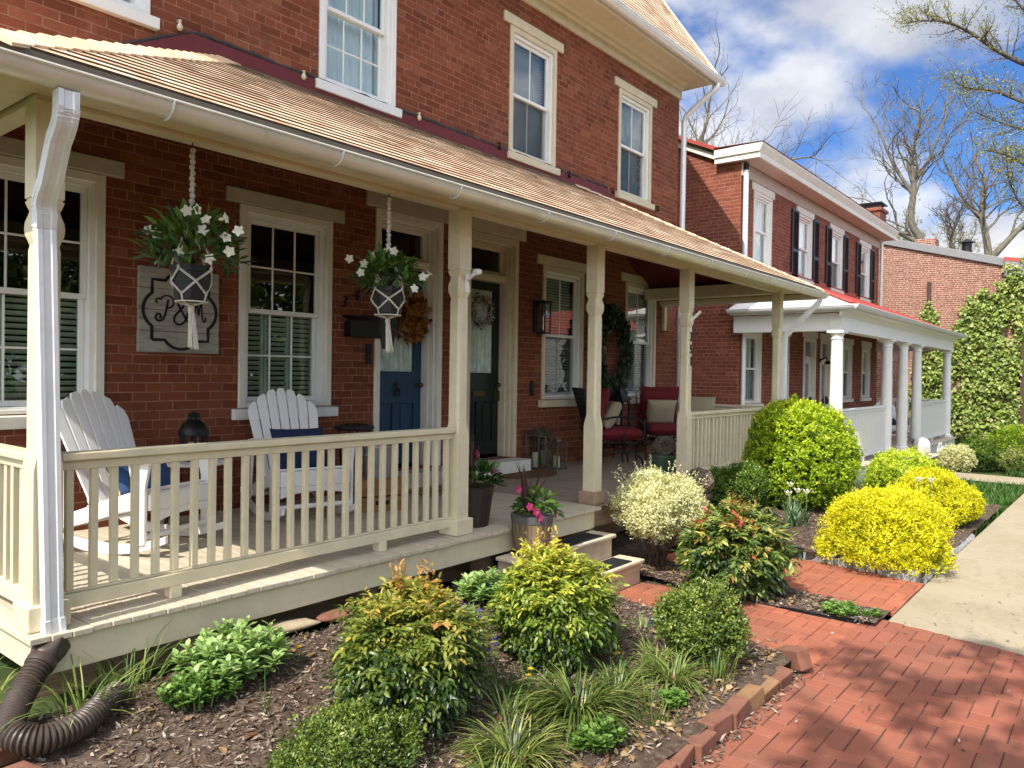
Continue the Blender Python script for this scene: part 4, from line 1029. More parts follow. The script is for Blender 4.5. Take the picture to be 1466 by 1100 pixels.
for i, (a, b) in enumerate(nup):
    fo = window(nh, a, b, NU0, NU1, NY, M['white'], M['vinyl'], (1, 1), 'curtain', M['white'], M['white'], i > 1, lw=.10, lh=.15, cw=.10)
    if i:
        for x0 in (a - .45, b + .03):
            m = MB(); m.ring(x0, x0 + .42, NU0 - .02, NU1 + .02, .05, NY - .05, NY - .012); m.box(x0 + .05, x0 + .37, NY - .048, NY - .014, (NU0 + NU1) / 2 - .2, (NU0 + NU1) / 2 - .13)
            z = NU0 + .05
            while z < NU1 - .04: m.obox((x0 + .21, NY - .03, z), (.33, .035, .005), Matrix.Rotation(R(-35), 3, 'X')); z += .04
            m.build('shutter', M['shutter'], fo)
for a, b in nlow: window(nh, a, b, NL0, NL1, NY, M['white'], M['vinyl'], (2, 1), 'curtain', M['white'], M['white'], True, lw=.08, lh=.16, cw=.10)
for (a, b), mt in zip(ndoor, (M['vinyl'], M['white'])):
    f = MB(); f.ring(a + .002, b - .002, .2, 2.778, .09, NY - .02, NY + .13, wb=0); f.box(a + .09, b - .09, NY + .02, NY + .13, 2.27, 2.33); do = f.build('door', M['white'], nh, bevel=.006)
    m = MB(); m.box(a - .08, b + .08, NY - .03, NY + .06, 2.782, 2.93); m.build('lintel', M['white'], do)
    m = MB(); m.box(a + .1, b - .1, NY + .09, NY + .095, 2.33, 2.69); m.box(a + .2, b - .2, NY + .088, NY + .091, .95, 2.15); m.build('pane', M['glass'], do)
    m = MB(); m.ring(a + .095, b - .095, .2, 2.268, .11, NY + .08, NY + .12, wb=.72); m.build('door_leaf', mt, do, bevel=.005)
    m = MB(); m.box(b - .18, b - .13, NY + .045, NY + .08, 1.15, 1.35); m.tube([(b - .155, NY + .06, 1.3), (b - .155, NY + .02, 1.27), (b - .155, NY + .02, 1.13)], .012, 8); m.build('handle', M['black'], do)
# cornice
m = MB(); m.box(NX0 + .0, NX1 + .02, NY - .03, NY - .001, 5.76, 6.02); m.box(14.42, 25.45, 5.62, NY - .03, 6.03, 6.06); m.box(14.42, NX0, NY - .03, 6.45, 6.03, 6.06)
M['softpink'] = paint('aged_soffit_paint', (.50, .40, .34), .6, .1, .1, .1); m.build('soffit', M['softpink'], nh)
m = MB(); m.box(14.40, 25.48, 5.58, 5.62, 6.02, 6.13); m.prism([(5.58, 6.13), (5.52, 6.25), (5.52, 6.30), (5.62, 6.30), (5.62, 6.13)], 14.37, 25.5, 'x')
m.box(14.40, 14.43, 5.62, 6.5, 6.02, 6.13); m.prism([(5.62, 6.13), (5.62, 6.30), (6.5, 6.28), (6.5, 6.13)], 14.37, 14.40, 'x')
m.prism([(6.5, 6.12), (6.5, 6.24), (9.8, 6.24 + 3.3 * NS), (9.8, 6.12 + 3.3 * NS)], 14.47, 14.55, 'x'); m.build('cornice', M['white'], nh, bevel=.005)
M['redmetal'] = paint('red_metal_roof', (.36, .065, .05), .5, .15, .1, .3, (.2, .06, .05), spec=.4)
m = MB(); rp = [(5.50, 6.305), (6.5, 6.33), (9.8, 6.30 + 3.3 * NS), (13.4, 6.2)]
for X0, X1 in ((14.40, 25.5),):
    for (a, b), (c, d) in zip(rp, rp[1:]): m.add([(X0, a, b), (X1, a, b), (X1, c, d), (X0, c, d)], [(0, 1, 2, 3)])
m.add([(14.35, 5.50, 6.305), (14.41, 5.50, 6.305), (14.41, 6.5, 6.33), (14.35, 6.5, 6.33)], [(0, 1, 2, 3)])
m.prism([(6.4, 6.25), (6.4, 6.33), (9.8, 6.30 + 3.3 * NS), (9.8, 6.24 + 3.3 * NS)], 14.38, 14.40, 'x')
m.build('roof', M['redmetal'], nh)
m = MB(); m.tube([(14.62, 5.93, 6.0), (14.62, 5.93, 5.84)], .05, 12); m.build('pipe_collar', M['black'], nh, smooth=40)
m = MB(); m.tube([(14.62, 5.93, 5.86), (14.62, 5.93, 3.4)], .052, 12); m.build('downspout', M['spout'], nh, smooth=40)
m = MB(); m.tube([(14.66, 5.93, 3.05), (14.66, 5.93, -.2)], .042, 12); m.build('downspout', M['spout'], nh, smooth=40)
m = MB(); m.tube([(25.22, 5.93, 6.0), (25.22, 5.93, 3.4)], .05, 10); m.build('downspout', M['gutter'], nh, smooth=40)
# porch
M['colwhite'] = paint('white_column_paint', (.80, .79, .75), .4, .04, .03)
cols = [14.42, 18.1, 19.62, 21.12, 25.15]; CY = 4.1; ND = .17
for x in cols:
    m = MB(); m.lathe([(.115, ND + .09), (.118, ND + .5), (.116, 1.2), (.10, 2.45), (.098, 2.5), (.112, 2.51), (.112, 2.53), (.1, 2.54), (.1, 2.57), (.125, 2.60), (.135, 2.62)], (x, CY, 0), 28)
    c = m.build('column', M['colwhite'], nh, smooth=35)
    m = MB(); m.box(x - .16, x + .16, CY - .16, CY + .16, ND + .002, ND + .045); m.lathe([(.15, ND + .045), (.155, ND + .065), (.145, ND + .085), (.12, ND + .095)], (x, CY, 0), 28); m.build('base', M['colwhite'], c, smooth=35, bevel=.004)
    m = MB(); m.box(x - .145, x + .145, CY - .145, CY + .145, 2.621, 2.66); m.build('capital', M['colwhite'], c, bevel=.004)
m = MB(); m.box(14.28, 25.3, 3.99, 4.21, 2.662, 2.98); m.box(14.3, 14.52, 4.21, NY, 2.662, 2.98); m.box(25.05, 25.27, 4.21, NY, 2.662, 2.98); m.prism([(3.99, 2.9), (3.9, 3.0), (3.78, 3.02), (3.78, 3.06), (3.99, 3.06)], 14.1, 25.5, 'x'); m.box(14.1, 14.3, 4.0, NY, 2.99, 3.05); m.build('porch_beam', M['colwhite'], nh, bevel=.006)
m = MB(); half_round(m, (14.02, 3.72, 3.10), (25.6, 3.72, 3.10), .07); half_round(m, (14.02, NY, 3.08), (14.02, 3.7, 3.08), .07); m.build('porch_gutter', M['spout'], nh, smooth=40)
M['whiteroof'] = paint('white_metal_roof', (.78, .78, .76), .45, .05, .05)
NPS = .42; hx = 14.05 + 2.25
m = MB(); m.add([(14.05, 3.75, 3.10), (hx, NY, 3.10 + 2.25 * NPS), (14.05, NY, 3.10)], [(0, 1, 2)]); m.add([(14.05, 3.75, 3.07), (hx, NY, 3.07 + 2.25 * NPS), (14.05, NY, 3.07)], [(2, 1, 0)])
hv = Vector((-NPS, 0, 1)).normalized()
for y in (5.6, 5.0, 4.4): m.bar((14.05, y, 3.115), (14.05 + y - 3.75, y, 3.115 + (y - 3.75) * NPS), .02, .02)
m.build('porch_side_roof', M['whiteroof'], nh)
m = MB(); m.add([(14.05, 3.75, 3.10), (25.6, 3.75, 3.10), (25.6 - 2.25, NY, 3.10 + 2.25 * NPS), (hx, NY, 3.10 + 2.25 * NPS)], [(0, 1, 2, 3)]); m.add([(14.05, 3.75, 3.07), (25.6, 3.75, 3.07), (25.6 - 2.25, NY, 3.07 + 2.25 * NPS), (hx, NY, 3.07 + 2.25 * NPS)], [(3, 2, 1, 0)])
m.add([(25.6, 3.75, 3.10), (25.6, NY, 3.10), (25.6 - 2.25, NY, 3.10 + 2.25 * NPS)], [(0, 1, 2)])
x = 14.5
while x < 25.4:
    t = min(1, (x - 14.05) / 2.25, (25.6 - x) / 2.25); m.bar((x, 3.76, 3.115), (x, 3.75 + 2.25 * t, 3.115 + 2.25 * t * NPS), .022, .03); x += .3
m.bar((14.05, 3.75, 3.125), (hx, NY, 3.13 + 2.25 * NPS), .07, .03)
m.box(hx - .1, 24, NY - .05, NY - .002, 3.10 + 2.25 * NPS - .02, 3.22 + 2.25 * NPS); m.prism([(14.2, 3.2), (hx, 3.13 + 2.25 * NPS), (hx, 3.24 + 2.25 * NPS), (14.2, 3.3)], NY - .045, NY - .002, 'y')
m.build('porch_roof', M['redmetal'], nh)
m = MB(); m.box(14.2, 25.4, 3.86, NY - .002, ND - .035, ND); m.build('porch_deck', M['deckpaint'], nh, bevel=.004)
m = MB(); m.box(14.25, 25.35, 3.9, 3.93, -.19, ND - .037); m.box(14.25, 14.28, 3.93, NY, -.19, ND - .037); m.box(25.32, 25.35, 3.93, NY, -.19, ND - .037); m.build('porch_skirt', M['white'], nh)
def nrail(p, q, n):
    p = Vector(p); q = Vector(q); d = q - p; L = d.length; d.normalize(); Mx = Matrix((d, Vector((-d.y, d.x, 0)), Vector((0, 0, 1)))).transposed(); mid = (p + q) / 2
    m = MB(); m.obox(mid + Vector((0, 0, 1.225)), (L, .09, .045), Mx); m.obox(mid + Vector((0, 0, 1.17)), (L, .045, .05), Mx); o = m.build('railing', M['colwhite'], nh, bevel=.005)
    m = MB(); m.obox(mid + Vector((0, 0, .30)), (L, .06, .07), Mx); m.build('bottom_rail', M['colwhite'], o); b0 = None
    for i in range(n):
        c = p + d * (L * (i + .5) / n)
        if b0 is None: m = MB(); m.obox((0, 0, .74), (.03, .03, .81), Mx); b0 = b = m.build('baluster', M['colwhite'], o)
        else: b = b0.copy(); COL.objects.link(b)
        b.location = (c.x, c.y, 0)
    m = MB(); c = p + d * L * .1
    for t in (.08, .5): c = p + d * L * t; m.obox(c + Vector((0, 0, .217)), (.06, .06, .09), Mx)
    m.build('rail_block', M['colwhite'], o)
nrail((14.56, CY, 0), (17.98, CY, 0), 34); nrail((21.25, CY, 0), (25.02, CY, 0), 36); nrail((14.42, 4.25, 0), (14.42, 5.95, 0), 17); nrail((25.15, 4.25, 0), (25.15, 5.95, 0), 17)
m = MB(); m.box(19.5, 21.3, 3.55, 3.86, -.03, .0); m.box(19.53, 21.27, 3.58, 3.86, -.25, -.032); m.build('porch_steps', M['treadpaint'], nh, bevel=.008)
m = MB(); m.lathe([(0, 0), (.05, .01), (.05, .04), (.02, .05)], (19.52, 5.97, 2.25), 12, Matrix.Rotation(R(90), 3, 'X')); m.tube([(19.52, 5.95, 2.25), (19.52, 5.82, 2.32), (19.52, 5.76, 2.27)], .02, 8); m.lathe([(.03, .08), (.085, 0), (.08, -.01), (.02, .06)], (19.52, 5.76, 2.17), 14); m.build('porch_lamp', M['black'], nh, smooth=40)

# ------------------------------------------------------------------ third house: pale brick side wall
fh = thing('brick_house', 'pale pinkish brick house with a sloping grey roof edge and ivy on its side', 'house')
FX = 28.5
m = MB(); q = [(FX, 2.85, -.8), (FX, 2.85, 5.36), (FX, 9.5, 7.26), (FX, 9.5, -.8)]; m.add(q, [(0, 1, 2, 3)]); m.add([(FX, 2.85, -.8), (FX + 9, 2.85, -.8), (FX + 9, 2.85, 5.36), (FX, 2.85, 5.36)], [(0, 1, 2, 3)]); m.add([(FX, 9.5, -.8), (FX, 9.5, 7.26), (FX + 9, 9.5, 7.26), (FX + 9, 9.5, -.8)], [(0, 1, 2, 3)])
m.build('wall', M['brick_far'], fh)
M['brownpipe'] = paint('brown_downspout', (.075, .04, .032), .45, .1, .05)
M['greyfascia'] = paint('grey_metal_fascia', (.20, .20, .21), .5, .1, .05)
m = MB(); m.prism([(2.7, 5.30), (9.7, 7.30), (9.7, 7.55), (2.7, 5.55)], FX - .09, FX + 9, 'x'); m.build('roof', M['greyfascia'], fh, bevel=.01)
m = MB(); m.prism([(3.12, 5.57), (3.12, 5.69), (1.1, 5.36), (1.1, 5.25)], FX - .2, FX + 5, 'x'); m.build('porch_roof', M['redmetal'], fh)
m = MB(); m.box(FX - .21, FX + 5, 1.08, 3.10, 5.10, 5.24); m.prism([(3.10, 5.24), (3.10, 5.56), (1.08, 5.24)], FX - .21, FX - .02, 'x'); m.build('porch_fascia', M['greyfascia'], fh)
m = MB(); m.box(FX + .25, FX + .31, .6, 2.85, -.8, 4.92); m.build('shadowed_porch_wall', M['dark'], fh)  # near-black sheet paints the shadow on the siding under this porch roof
for y in (2.55, 1.2): 
    m = MB(); m.box(FX - .1, FX + .06, y - .08, y + .08, -.8, 5.09); m.build('porch_post', M['brownpipe'], fh)  # posts coloured dark to match the painted shadow behind them
m = MB(); m.tube([(FX - .06, 5.21, 5.05), (FX - .06, 5.21, -.5)], .06, 10); m.tube([(FX - .06, 5.21, 4.86), (FX - .06, 5.21, 4.80)], .068, 10); m.build('downspout', M['brownpipe'], fh, smooth=40)
m = MB(); m.box(29.6, 30.5, 7.05, 7.85, 6.4, 7.85); m.box(29.53, 30.57, 6.98, 7.92, 7.85, 7.95); ch = m.build('chimney', M['brick_near'], fh)
m = MB()
for a, b in ((29.7, 7.15), (30.4, 7.15), (29.7, 7.75), (30.4, 7.75)): m.box(a - .02, a + .02, b - .02, b + .02, 7.95, 8.12)
m.box(29.6, 30.5, 7.0, 7.9, 8.12, 8.16); m.build('chimney_cap', M['black'], ch)
m = MB(); m.box(31.2, 31.9, 5.55, 6.2, 6.2, 6.95); m.build('chimney', M['brick_far'], fh)
m = MB(); m.lathe([(.16, 6.1), (.16, 6.7), (.28, 6.72), (.05, 6.85)], (31.5, 4.6, 0), 14); m.build('roof_vent', M['black'], fh)
# ivy
ivy = thing('ivy', 'green ivy climbing over the corner of the pale brick house', 'ivy', (FX, 4., -.3))
poly = [(2.62, -.5), (2.60, 5.75), (2.95, 5.6), (3.1, 4.95), (3.35, 4.6), (3.65, 4.75), (3.9, 4.75), (4.15, 4.25), (4.6, 3.25), (4.95, 2.9), (5.6, 2.5), (5.9, -.5)]
def inpoly(a, b, pl):
    c = False; j = len(pl) - 1
    for i in range(len(pl)):
        if (pl[i][1] > b) != (pl[j][1] > b) and a < (pl[j][0] - pl[i][0]) * (b - pl[i][1]) / (pl[j][1] - pl[i][1]) + pl[i][0]: c = not c
        j = i
    return c
pp = []
while len(pp) < 11500:
    a, b = random.uniform(2.55, 6), random.uniform(-.5, 5.7)
    if random.random() < .05: a, b = random.gauss(5.2, .14), random.uniform(2.5, 4.7)
    nn = noise.noise((a * 2.2, b * 2.2, 1.)); 
    if not inpoly(a + .18 * noise.noise((a * 4, b * 4, 7)), b + .2 * noise.noise((a * 4, b * 4, 3)), poly) and not (abs(a - 5.2) < .3 and 2 < b < 4.6 - abs(a - 5.2) * 3): continue
    if nn < -.33 and random.random() < .8: continue
    pp.append((FX - .03 - abs(random.gauss(0, .10)) * (1 + 1.2 * max(0, nn)) - .16 * max(0, 1.2 - b) * random.random(), a, b))
p = np.array(pp) - np.array(ivy.location); n = len(p)
D = np.stack([-rng.uniform(.1, .9, n), rng.normal(0, .6, n), rng.normal(-.5, .5, n)], 1); N = np.stack([-np.ones(n), rng.normal(0, .5, n), rng.normal(.5, .5, n)], 1)
M['ivy'] = leafmat('ivy_leaf', [(0, (.06, .10, .018)), (.4, (.18, .26, .045)), (.75, (.34, .40, .10)), (.95, (.48, .48, .2)), (1, (.3, .2, .12))], .25, .4)
leaves('foliage', p, D, N, rng.uniform(.05, .17, n), rng.uniform(.045, .14, n), rng.beta(2.2, 2, n), M['ivy'], ivy, hi=False)
m = MB()
for k in range(26):
    y = random.uniform(2.7, 5.2); z = -.3; pts = []
    while z < random.uniform(1.5, 4.6): pts.append((-.02, y - 4., z + .3)); y += random.gauss(-.02, .08); z += .25
    if len(pts) > 2: m.tube(pts, .012, 5)
M['bark'] = paint('ivy_stem_bark', (.16, .11, .08), .9, .25, .6, scale=20)
m.build('stems', M['bark'], ivy)
# ------------------------------------------------------------------ things on the porch
def rot(rx=0, ry=0, rz=0): return Matrix.Rotation(rz, 3, 'Z') @ Matrix.Rotation(ry, 3, 'Y') @ Matrix.Rotation(rx, 3, 'X')
def sub(name, mb, mat, parent, **k): return mb.build(name, mat, parent, **k)
def plank(pts, x0, x1): return pts
def rocking_chair(label, loc, rz, group='white rocking chairs'):
    t = thing('rocking_chair', label, 'rocking chair', loc, rz, group); W = M['chairwhite']
    for s in (-1, 1):
        x = s * .30
        # curved rocker runner
        m = MB(); up_, lo_ = [], []
        for i in range(17):
            y = -.20 + 1.08 * i / 16; z = .42 * ((y - .30) ** 2) + .002
            lo_.append((y, z)); up_.append((y, z + .075 - .03 * abs(i - 8) / 8))
        m.prism(lo_ + up_[::-1], x - .014, x + .014, 'x'); sub('rocker', m, W, t, bevel=.004)
        m = MB(); m.prism([(-.05, .09), (.05, .07), (.05, .45), (.085, .60), (-.085, .60), (-.05, .45)], x + s * .015 - .013, x + s * .015 + .013, 'x'); sub('front_leg', m, W, t, bevel=.004)
        # side rail from the front apron down to the rear of the rocker
        m = MB(); m.prism([(-.06, .30), (-.06, .40), (.10, .405), (.42, .30), (.80, .17), (.78, .10), (.40, .20), (.12, .29)], x - s * .016 - .013, x - s * .016 + .013, 'x'); sub('side_rail', m, W, t, bevel=.004)
        m = MB(); m.prism([(x - .055, -.13), (x - .06, -.10), (x - .06, .15), (x - .035, .58), (x + .035, .60), (x + .06, .2), (x + .065, -.10), (x + .04, -.135)] if s > 0 else [(x + .055, -.13), (x + .06, -.10), (x + .06, .15), (x + .035, .58), (x - .035, .60), (x - .06, .2), (x - .065, -.10), (x - .04, -.135)][::-1], .602, .624, 'z'); sub('armrest', m, W, t, bevel=.005)
        m = MB(); m.prism([(.56, .60), (.62, .60), (.70, .13), (.63, .12)], x + s * .0 - .012, x + s * .0 + .012, 'x'); sub('rear_leg', m, W, t, bevel=.004)
    m = MB()
    for i in range(8):      # seat slats follow a dip
        y = -.045 + .068 * i; z = .405 - .0 * i if i < 1 else .415 - .022 * (i - 1) * .9
        m.obox((0, y, z), (.56, .060, .018), rot(rx=R(-2 if i < 1 else -16)))
    m.box(-.28, .28, -.085, -.066, .30, .405); sub('seat', m, W, t, bevel=.004)
    m = MB(); m.prism([(-.28, .21), (-.28, .298), (.28, .298), (.28, .21), (.20, .235), (.10, .25), (0, .255), (-.10, .25), (-.20, .235)], -.082, -.066, 'y'); sub('apron', m, W, t, bevel=.003)
    m = MB(); m.tube([(-.33, -.02, .13), (.33, -.02, .13)], .02, 10); sub('stretcher', m, W, t, smooth=40); m = MB(); m.tube([(-.32, .60, .16), (.32, .60, .16)], .018, 10); sub('stretcher', m, W, t, smooth=40)
    # fan back
    b0 = Vector((0, .44, .26)); tl = R(24); ax = Vector((0, math.sin(tl), math.cos(tl))); nn = Vector((0, -math.cos(tl), math.sin(tl)))
    m = MB(); ns = 7
    for i in range(ns):
        u = (i - 3); xb, xt = u * .070, u * .089; Ltop = .86 - .016 * u * u; hw0, hw1 = .031, .040
        q = []
        for k, (t_, ) in enumerate([(0,), (.5,), (.94,), (1,)]):
            pass
        prof = [(xb - hw0, 0), (xb + hw0, 0), (xt + hw1, Ltop - .03 - (.02 if u >= 0 else -.0) - .012 * u), (xt + hw1 * .6, Ltop - .012 * u * .6), (xt - hw1 * .6, Ltop + .012 * u * .6), (xt - hw1, Ltop - .03 + .012 * u)]
        f_ = [b0 + Vector((a, 0, 0)) + ax * b for a, b in prof]; g_ = [p - nn * .016 for p in f_]; k = len(prof)
        m.add(f_ + g_, [tuple(range(k)), tuple(range(2 * k - 1, k - 1, -1))] + [(j, k + j, k + (j + 1) % k, (j + 1) % k) for j in range(k)])
    sub('backrest', m, W, t, bevel=.004)
    m = MB()
    for hh, ww in ((.06, .46), (.38, .60), (.64, .58)): m.obox(b0 + ax * hh - nn * .032, (ww, .02, .06), rot(rx=-tl)); 
    sub('back_brace', m, W, t, bevel=.003)
    return t
chL = rocking_chair('white slatted rocking chair at the left, catching the sun beside the corner post', (2.60, 4.96, DK), R(21))
chR = rocking_chair('white slatted rocking chair standing under the window with its back to the wall', (3.78, 5.06, DK), R(-16))
def cushion(name, label, loc, rot_, size, mat, trim=None, cat='cushion', group=None, tilt=None):
    n = 16; a, b, c = size; vs = []; fs = []
    def P(u, v, s):
        e = (max(0, 1 - u ** 4) * max(0, 1 - v ** 4)) ** .45; k = 1 - .05 * (1 - abs(u)) * (abs(v) ** 3) - .05 * (1 - abs(v)) * 0
        return (u * a / 2 * (1 - .06 * (1 - v * v) * 0 - .05 * (1 - abs(v) ** 3) * (abs(u) ** 4)), v * b / 2 * (1 - .05 * (1 - abs(u) ** 3) * (abs(v) ** 4)), s * c / 2 * e + .004 * noise.noise((u * 3, v * 3, s + a)))
    for s in (1, -1):
        base = len(vs)
        for i in range(n + 1):
            for j in range(n + 1): vs.append(P(-1 + 2 * i / n, -1 + 2 * j / n, s))
        for i in range(n):
            for j in range(n):
                q = (base + i * (n + 1) + j, base + (i + 1) * (n + 1) + j, base + (i + 1) * (n + 1) + j + 1, base + i * (n + 1) + j + 1); fs.append(q if s > 0 else q[::-1])
    m = MB(); m.add(vs, fs)
    if trim:
        o = thing(name, label, cat, loc, 0, group); o.rotation_euler = rot_; m.build('cover', mat, o, smooth=70)
        m = MB(); pts = []
        for (u0, v0), (u1, v1) in (((-1, -1), (1, -1)), ((1, -1), (1, 1)), ((1, 1), (-1, 1)), ((-1, 1), (-1, -1))):
            for k in range(12): t = k / 12; pts.append(P(u0 + (u1 - u0) * t, v0 + (v1 - v0) * t, 0))
        pts.append(pts[0]); m.tube(pts, .008, 6); m.build('piping', trim, o, smooth=60)
    else:
        o = m.build(name, mat, smooth=70); o.location = loc; o.rotation_euler = rot_; tag(o, label, cat if label else None, group)
    return o
M['navy'] = paint('navy_fabric', (.012, .026, .075), .85, .15, .5, scale=40)
M['blue'] = paint('sunlit_navy_fabric', (.03, .075, .18), .85, .15, .5, scale=40)  # navy cushion in brighter blue, sunlight put into the colour
M['rope'] = paint('tan_rope_trim', (.45, .36, .22), .9, .3, .6, scale=60)
M['red'] = paint('red_fabric', (.14, .009, .013), .8, .12, .3, scale=30)
M['tan'] = paint('tan_linen', (.40, .33, .22), .9, .1, .6, scale=50)
def on_chair(ch, p): return ch.matrix_basis @ Vector(p)
bpy.context.view_layer.update()
cushion('cushion', 'navy lumbar cushion in a sunlit blue with rope trim on the sunlit rocking chair', on_chair(chL, (.0, .30, .50)), (R(58), 0, R(21)), (.50, .34, .13), M['blue'], M['rope'])
cushion('cushion', 'dark navy cushion in the shade on the rocking chair under the window', on_chair(chR, (.02, .34, .54)), (R(62), 0, R(-16)), (.46, .40, .13), M['navy'])
# little round table and black lantern between the rocking chairs
M['brownwood'] = wood('brown_stained_wood', [(.05, .028, .016), (.09, .05, .028)], .6)
TB = (3.08, 5.60, DK)
t = thing('side_table', 'small round white topped table between the rocking chairs', 'side table', TB)
m = MB(); m.lathe([(0, .47), (.24, .47), (.25, .477), (.25, .493), (.24, .50), (0, .50)], (0, 0, 0), 36); sub('tabletop', m, M['chairwhite'], t, smooth=40)
for k in range(3):
    a = 2 * PI * k / 3 + .5; m = MB(); m.tube([(.10 * math.cos(a), .10 * math.sin(a), .47), (.2 * math.cos(a), .2 * math.sin(a), 0)], [.02, .013], 10); sub('leg', m, M['brownwood'], t, smooth=40)
def candle_mat():
    t = NT('ivory_candle'); return t.done(t.bsdf((.62, .55, .38), .5, spec=.4, Subsurface_Weight=.2))
M['candle'] = candle_mat()
t = thing('lantern', 'black dome topped lantern on the round white table', 'lantern', (TB[0] - .02, TB[1] - .03, DK + .501))
m = MB(); m.lathe([(.10, 0), (.105, .005), (.105, .03), (.095, .035)], n=8); 
for k in range(8): a = 2 * PI * (k + .5) / 8; m.tube([(.095 * math.cos(a), .095 * math.sin(a), .03), (.095 * math.cos(a), .095 * math.sin(a), .2)], .009, 6)
m.lathe([(.106, .19), (.112, .195), (.112, .215), (.10, .25), (.078, .285), (.045, .31), (.03, .315), (.03, .33), (0, .33)], n=24); sub('body', m, M['black'], t, smooth=35)
m = MB(); m.box(-.03, .03, -.014, .014, .33, .365); m.tube([(-.05, 0, .31), (-.045, 0, .35), (0, 0, .37), (.045, 0, .35), (.05, 0, .31)], .006, 6); sub('handle', m, M['black'], t)
m = MB(); m.lathe([(0, .035), (.04, .035), (.04, .14), (0, .138)], n=18); sub('candle', m, M['candle'], t, smooth=40)
# wall sign with monogram
M['signwood'] = wood('grey_washed_planks', [(.19, .18, .16), (.33, .31, .28), (.42, .40, .36)], .85, (3, 30, 30), .5, (.10, .08, .07), .5)
sx, sz, sw = 3.152, 2.262, .67
t = thing('wall_sign', 'grey plank wall sign with the black scripted letters P & M in a scalloped border', 'sign', (sx, HY - .02, sz))
m = MB()
for i in range(4): h = sw / 4; m.box(-sw / 2 + random.uniform(0, .004), sw / 2 - random.uniform(0, .004), -.022, .018, -sw / 2 + h * i + .0015, -sw / 2 + h * (i + 1) - .0015)
sub('plank_board', m, M['signwood'], t, bevel=.003)
def ribbon(mb, pts, w_, y0, y1):
    n = len(pts)
    L_, Rr = [], []
    for i in range(n):
        a = Vector(pts[max(i - 1, 0)]); b = Vector(pts[min(i + 1, n - 1)]); d = (b - a).normalized(); nn = Vector((-d.y, d.x)); ww = w_[i] if isinstance(w_, list) else w_
        p = Vector(pts[i]); L_.append(p + nn * ww / 2); Rr.append(p - nn * ww / 2)
    for i in range(n - 1):
        q = [L_[i], L_[i + 1], Rr[i + 1], Rr[i]]
        mb.add([(p.x, y0, p.y) for p in q] + [(p.x, y1, p.y) for p in q], [(0, 1, 2, 3), (7, 6, 5, 4), (0, 4, 5, 1), (2, 6, 7, 3)])
def arc_(cx_, cy_, r, a0, a1, n=14, ry=None): return [(cx_ + r * math.cos(R(a0 + (a1 - a0) * i / n)), cy_ + (ry or r) * math.sin(R(a0 + (a1 - a0) * i / n))) for i in range(n + 1)]
m = MB(); q_ = .235; cr = .155
bd_ = [(-q_, -q_)] + [(-cr, -q_)] + arc_(0, -.15, .155, 213, 327, 16) + [(cr, -q_), (q_, -q_), (q_, -cr)] + arc_(.15, 0, .155, -57, 57, 16) + [(q_, cr), (q_, q_), (cr, q_)] + arc_(0, .15, .155, 33, 147, 16) + [(-cr, q_), (-q_, q_), (-q_, cr)] + arc_(-.15, 0, .155, 123, 237, 16) + [(-q_, -cr), (-q_, -q_)]
ribbon(m, bd_, .024, -.027, -.021); sub('border', m, M['black'], t)
def sm(pts, n=8):
    out = []
    P = [Vector(p) for p in pts]
    for i in range(len(P) - 1):
        p0, p1, p2, p3 = P[max(i - 1, 0)], P[i], P[i + 1], P[min(i + 2, len(P) - 1)]
        for k in range(n):
            s = k / n; out.append(.5 * ((2 * p1) + (p2 - p0) * s + (2 * p0 - 5 * p1 + 4 * p2 - p3) * s * s + (3 * p1 - p0 - 3 * p2 + p3) * s ** 3))
    out.append(P[-1]); return [tuple(p) for p in out]
m = MB()
# P with curls
ribbon(m, sm([(-.105, .085), (-.115, .03), (-.13, -.035), (-.15, -.075), (-.185, -.085), (-.205, -.065), (-.195, -.035), (-.17, -.035), (-.165, -.058), (-.18, -.062)]), .017, -.026, -.021)
ribbon(m, sm([(-.19, .055), (-.205, .07), (-.19, .09), (-.165, .085), (-.155, .10), (-.125, .115), (-.085, .11), (-.062, .08), (-.068, .04), (-.098, .02), (-.118, .028)]), .013, -.026, -.021)
# ampersand
ribbon(m, sm([(.095, -.02), (.06, -.015), (.045, -.06), (.01, -.10), (-.03, -.105), (-.055, -.075), (-.045, -.035), (-.01, .005), (.025, .05), (.025, .095), (.0, .115), (-.025, .095), (-.02, .05), (.02, -.02), (.055, -.075), (.09, -.09)]), .017, -.026, -.021)
# M with curls
ribbon(m, sm([(.085, -.085), (.07, -.06), (.085, -.04), (.105, -.055), (.115, -.02), (.125, .05), (.13, .10), (.14, .04), (.15, -.02), (.16, .04), (.172, .10), (.178, .02), (.185, -.05), (.20, -.075), (.215, -.05), (.2, -.04)]), .013, -.026, -.021)
sub('monogram', m, M['black'], t)
# mailbox
t = thing('mailbox', 'black wall mailbox with a scrolled lid beside the blue door', 'mailbox', (5.05, HY, 2.14))
m = MB(); m.box(-.22, .22, -.12, -.003, 0, .15); sub('box', m, M['black'], t, bevel=.01)
m = MB(); m.prism([(-.125, .135), (-.13, .16), (-.06, .20), (0, .215), (0, .19), (-.06, .17)], -.235, .235, 'x'); m.tube([(-.14, -.125, .19), (-.07, -.125, .21), (0, -.125, .2), (.07, -.125, .21), (.14, -.125, .19)], .012, 8); sub('lid', m, M['black'], t, bevel=.004)
